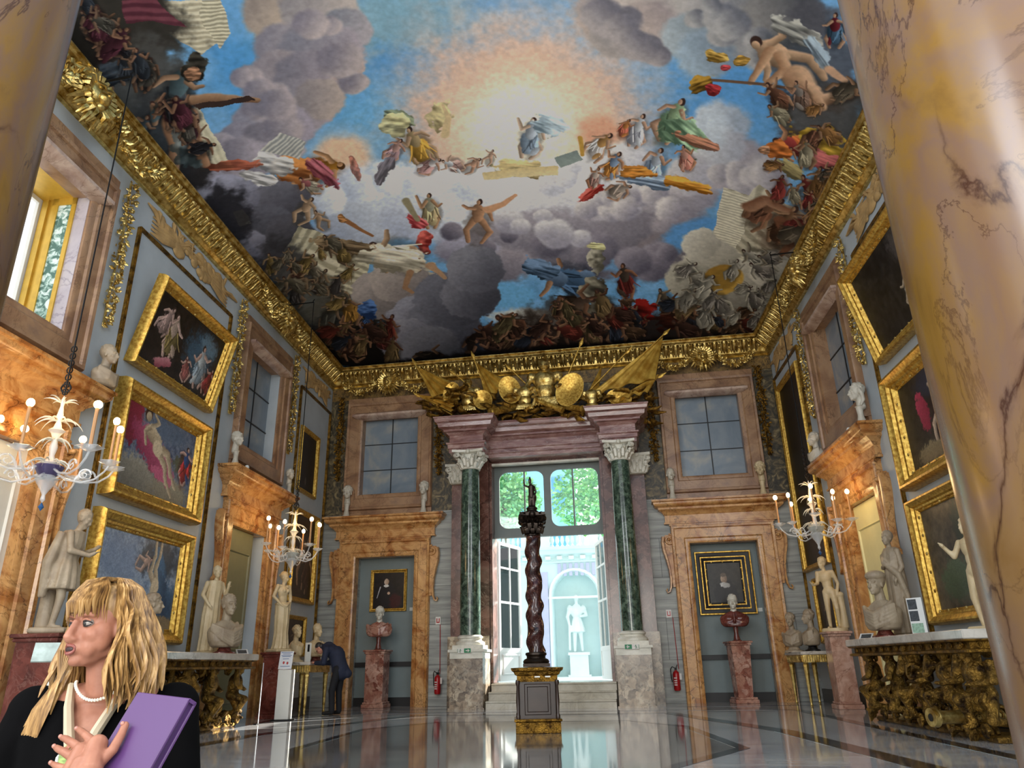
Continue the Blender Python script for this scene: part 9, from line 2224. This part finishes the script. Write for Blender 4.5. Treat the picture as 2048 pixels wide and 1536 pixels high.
for q in range(7):
    a0 = (-.07 - .004 * q, -.02 - .006 * q, -.06); lock([a0, (-.085, -.05, -.14), (-.075 - .01 * q, -.075, -.22), (-.1 - .012 * q, -.08, -.28), (-.15 - .012 * q, -.06, -.32), (-.165 - .004 * q, -.07, -.38), (-.15, -.085, -.42)], .008)
hm.xf(HM); hm.build('hair', BLOND, wo, smooth=60)
# black jacket
m = MB()
drape_column(m, [(.03, .05, 1.33, .1, .075), (.03, .05, 1.3, .2, .115), (.03, .045, 1.25, .225, .13), (.03, .03, 1.12, .21, .145), (.02, .02, .98, .18, .14), (.02, .02, .8, .2, .15), (.02, .02, .62, .23, .17)], 5, .02, 3)
for s in (-1, 1):
    m.ell((.03 + s * .19, .04, 1.275), (.075, .078, .07), 14, 10)
m.cap((-.165, .04, 1.27), (-.26, .02, 1.0), .075, .06).cap((-.26, .02, 1.0), (-.12, -.17, .86), .058, .045)
m.cap((.225, .04, 1.27), (.29, -.05, 1.02), .072, .058)
EL = Vector((.29, -.05, 1.02))
WR = W((-1.27, 1.80, .70))     # her left wrist near the folder
m.cap(EL, WR + (EL - WR) * .18, .058, .042)
# open front: the cloth is cut away to a deep V by keeping the chest in front
jk = m.build('jacket', VELV, wo, remesh=.009)
# remove jacket faces inside the V neck so skin and blouse show
me = jk.data; bmj = __import__('bmesh').new(); bmj.from_mesh(me); dl = []
for f in bmj.faces:
    c = f.calc_center_median(); vz = c.z - .93
    if c.y < .03 and c.z > 1.15 and abs(c.x - .02) < .012 + .36 * (c.z - 1.15): dl.append(f)
    elif c.z > 1.29 and abs(c.x - .03) < .075: dl.append(f)
__import__('bmesh').ops.delete(bmj, geom=dl, context='FACES'); bmj.to_mesh(me); bmj.free()
bl = MB(); 
for s in (-1, 1):
    pts = [(.02 + s * .006, -.148, 1.1), (.02 + s * .014, -.142, 1.16), (.02 + s * .034, -.12, 1.22), (.02 + s * .056, -.085, 1.28), (.02 + s * .075, -.03, 1.34)]
    bl.tube(pts, [.012, .014, .014, .013, .01], 8, flat=1.5)
bl.build('blouse', IVORY, wo)
# pearl necklace, lying on the collar bones
nk = MB(); pc = nb
for k in range(30):
    a = PI * (1.04 + .92 * k / 29); nk.ell((pc.x + .074 * math.cos(a) + .004, pc.y - .01 + .082 * math.sin(a), 1.352 - .05 * math.sin((a - PI)) ** 2), .0048, 8, 6)
nk.build('pearl_necklace', plain('pearls', 'e4dccb', .2, var=.03), wo)
# skirt and legs (below the frame)
m = MB(); drape_column(m, [(.02, .02, .66, .2, .15), (.02, .02, .5, .2, .16), (.02, .03, .3, .2, .16), (.02, .03, .12, .2, .16)], 8, .04, 4); m.build('skirt', VELV, wo)
for x in (-.07, .1): MB().cap((x, .02, .3), (x, .02, .06), .05, .035).cap((x, .02, .04), (x, -.13, .03), .035, .028).build('boot', BLACK, wo)
# folder
fo = empty('purple_folder', FOR_TL, 0, 'purple leather folder held up in the blonde woman\'s hand', 'folder')
def F(a, b, c=0): return FR_ * a + FD * b + FN * c
def fbox(a0, a1, b0, b1, c0, c1, bev=.004):
    m = MB(); m.box(a0, a1, b0, b1, c0, c1, c=bev); M = Matrix((( FR_.x, FD.x, FN.x, 0), (FR_.y, FD.y, FN.y, 0), (FR_.z, FD.z, FN.z, 0), (0, 0, 0, 1))); return m.xf(M)
fbox(0, .2, 0, .3, -.004, .0).build('front_cover', PURP, fo, smooth=0); fbox(0.002, .2, 0, .3, -.026, -.022).build('back_cover', PURP, fo, smooth=0)
fbox(.008, .192, .004, .296, -.022, -.004, .0).build('pages', PURPD, fo, smooth=0); fbox(-.001, .2, -.002, .006, -.026, 0, .002).build('top_flap', PURP, fo, smooth=0)
# left hand : thumb in front of the folder, fingers reaching left past its edge
def finger(m, pts, r0, r1):
    n = len(pts)
    for i in range(n - 1): m.cap(pts[i], pts[i + 1], r0 + (r1 - r0) * i / (n - 1), r0 + (r1 - r0) * (i + 1) / (n - 1), 12)
def Fw(a, b, c): return W(FOR_TL + F(a + .003, b - .075, c))
hm_ = MB()
wr_ = Fw(.05, .33, .05); pal = Fw(.015, .235, .04)
hm_.cap(WR, wr_, .032, .03, 14).cap(wr_, Fw(.03, .27, .038), .03, .034, 14).cap(Fw(.045, .26, .036), Fw(.02, .215, .034), .03, .024, 14).cap(Fw(.0, .27, .042), Fw(-.012, .235, .042), .026, .02, 14)
finger(hm_, [Fw(.05, .25, .024), Fw(.06, .215, .018), Fw(.052, .18, .014), Fw(.046, .158, .014)], .014, .0095)          # thumb
finger(hm_, [Fw(.0, .21, .036), Fw(-.038, .2, .038), Fw(-.07, .192, .036), Fw(-.092, .188, .03)], .0115, .0075)
finger(hm_, [Fw(-.01, .232, .042), Fw(-.05, .224, .05), Fw(-.084, .218, .05), Fw(-.106, .216, .046)], .0115, .0076)
finger(hm_, [Fw(-.012, .255, .045), Fw(-.05, .247, .056), Fw(-.08, .243, .056), Fw(-.1, .24, .05)], .011, .0073)
finger(hm_, [Fw(-.006, .277, .045), Fw(-.035, .278, .054), Fw(-.058, .276, .054), Fw(-.074, .274, .05)], .0098, .0066)
hm_.build('left_hand', SKIN, wo, remesh=.0028)
nl_ = MB()
for p in (Fw(-.0945, .188, .0355), Fw(-.1085, .2155, .0515), Fw(-.1025, .239, .0555), Fw(-.0765, .2735, .0545), Fw(.0455, .1575, .0225)): nl_.ell(p, (.0055, .0045, .0055), 8, 6)
nl_.build('fingernails', plain('pink_nail', 'a87466', .2, var=.03), wo)
# right forearm and hand, low in front (mostly below the frame)
m = MB(); rh = B_(-.12, -.17, .86); m.cap(rh, rh + B_(.06, -.05, -.03), .03, .028)
for k in range(4): finger(m, [rh + B_(.07, -.06, -.01 - .018 * k), rh + B_(.1, -.075, -.02 - .018 * k), rh + B_(.115, -.06, -.03 - .018 * k)], .01, .0075)
finger(m, [rh + B_(.04, -.04, .02), rh + B_(.07, -.07, .03), rh + B_(.095, -.085, .03)], .0115, .009); m.build('right_hand', SKIN, wo, remesh=.0035)
# folded green and yellow leaflet between her fingers
lf_ = empty('paper_leaflet', FOR_TL + F(-.055, .2, .0), 0, 'folded green and white leaflet with an orange slip held in her fingers', 'leaflet')
def card(name, mat, pts, th=.003):
    n = (Vector(pts[1]) - Vector(pts[0])).cross(Vector(pts[2]) - Vector(pts[1])).normalized() * th
    m = MB(); m.rings([[tuple(Vector(p)) for p in pts], [tuple(Vector(p) + n) for p in pts]]); return m.build(name, mat, lf_, smooth=0)
GRL = plain('green_print', '8fa860', .5, var=.45, scale=25, stretch=(1, 1, 6)); ORG = plain('orange_paper', 'd99a2c', .5, var=.04)
card('leaflet', GRL, [F(-.075, -.065, .01), F(-.03, -.035, .018), F(.02, .03, .02), F(.005, .052, .02), F(-.078, -.03, .01)])
card('leaflet_edge', CARD, [F(-.078, -.03, .013), F(.005, .052, .023), F(.001, .06, .023), F(-.08, -.022, .013)])
card('orange_slip', ORG, [F(-.02, -.035, .008), F(.012, -.062, .008), F(.024, -.045, .008), F(-.006, -.02, .008)])

# ---- the man bending over the left console
mn = empty('person', (-7.02, 17.2, 0), 0, 'man in a dark blue coat and glasses bending over the left gilt console', 'person')
m = MB()
limb(m, [(.1, .1, .95), (.07, .1, .5), (.1, .1, .09)], [.11, .08, .065], 14); limb(m, [(.1, -.12, .95), (.0, -.14, .5), (.03, -.14, .09)], [.11, .08, .065], 14); m.ell((.1, 0, .95), (.15, .17, .13), 16, 10)
m.build('trousers', TROU, mn, remesh=.016)
for (x, y) in ((.1, .1), (.03, -.14)): MB().cap((x, y, .055), (x - .2, y, .04), .05, .038).build('shoe', BLACK, mn, remesh=.012)
m = MB()
drape = [(.13, 0, .82, .2, .22), (.13, 0, .95, .2, .21)]
m.ell((.12, 0, .95), (.2, .21, .17), 18, 12).cap((.14, 0, .9), (-.0, 0, 1.28), .19, .19, 18).cap((.02, 0, 1.25), (-.2, 0, 1.42), .19, .15, 18).ell((-.14, 0, 1.38), (.17, .24, .13), 18, 12)
m.cap((.2, 0, .95), (.3, 0, .86), .13, .1)
for s in (-1, 1): limb(m, [(-.16, s * .21, 1.38), (-.2, s * .24, 1.1), (-.42, s * .14, 1.1)], [.085, .068, .052], 14)
m.cap((-.26, 0, 1.42), (-.3, 0, 1.44), .1, .085)
m.build('coat', NAVY, mn, remesh=.016)
MT = TR(-.42, 0, 1.42, rz=R(-90)) @ Matrix.Rotation(R(58), 4, 'X')
m = MB(); m.join(fine_head(), MT @ Matrix.Diagonal((1.05, 1.05, 1.02, 1))); m.build('head', SKIN2, mn, remesh=.007)
m = MB(); m.ell((0, .03, .045), (.083, .092, .088), 18, 12).ell((0, .06, -.01), (.078, .07, .07), 14, 10); m.xf(MT); m.build('hair', GREYH, mn)
m = MB()
for s in (-1, 1): m.tube([(s * .032 + .019 * math.cos(a), -.092, .002 + .015 * math.sin(a)) for a in [2 * PI * i / 12 for i in range(13)]], .0025, 5); m.tube([(s * .05, -.09, .005), (s * .078, -.0, .0)], .0025, 5)
m.tube([(-.013, -.094, .004), (.013, -.094, .004)], .0025, 5); m.xf(MT); m.build('glasses', BLACK, mn)
for s in (-1, 1):
    m = MB(); hand(m, (-.44, s * .135, 1.1), (-1, -.2 * s, .1), 1.0, .3); m.build('hand', SKIN2, mn, remesh=.006)
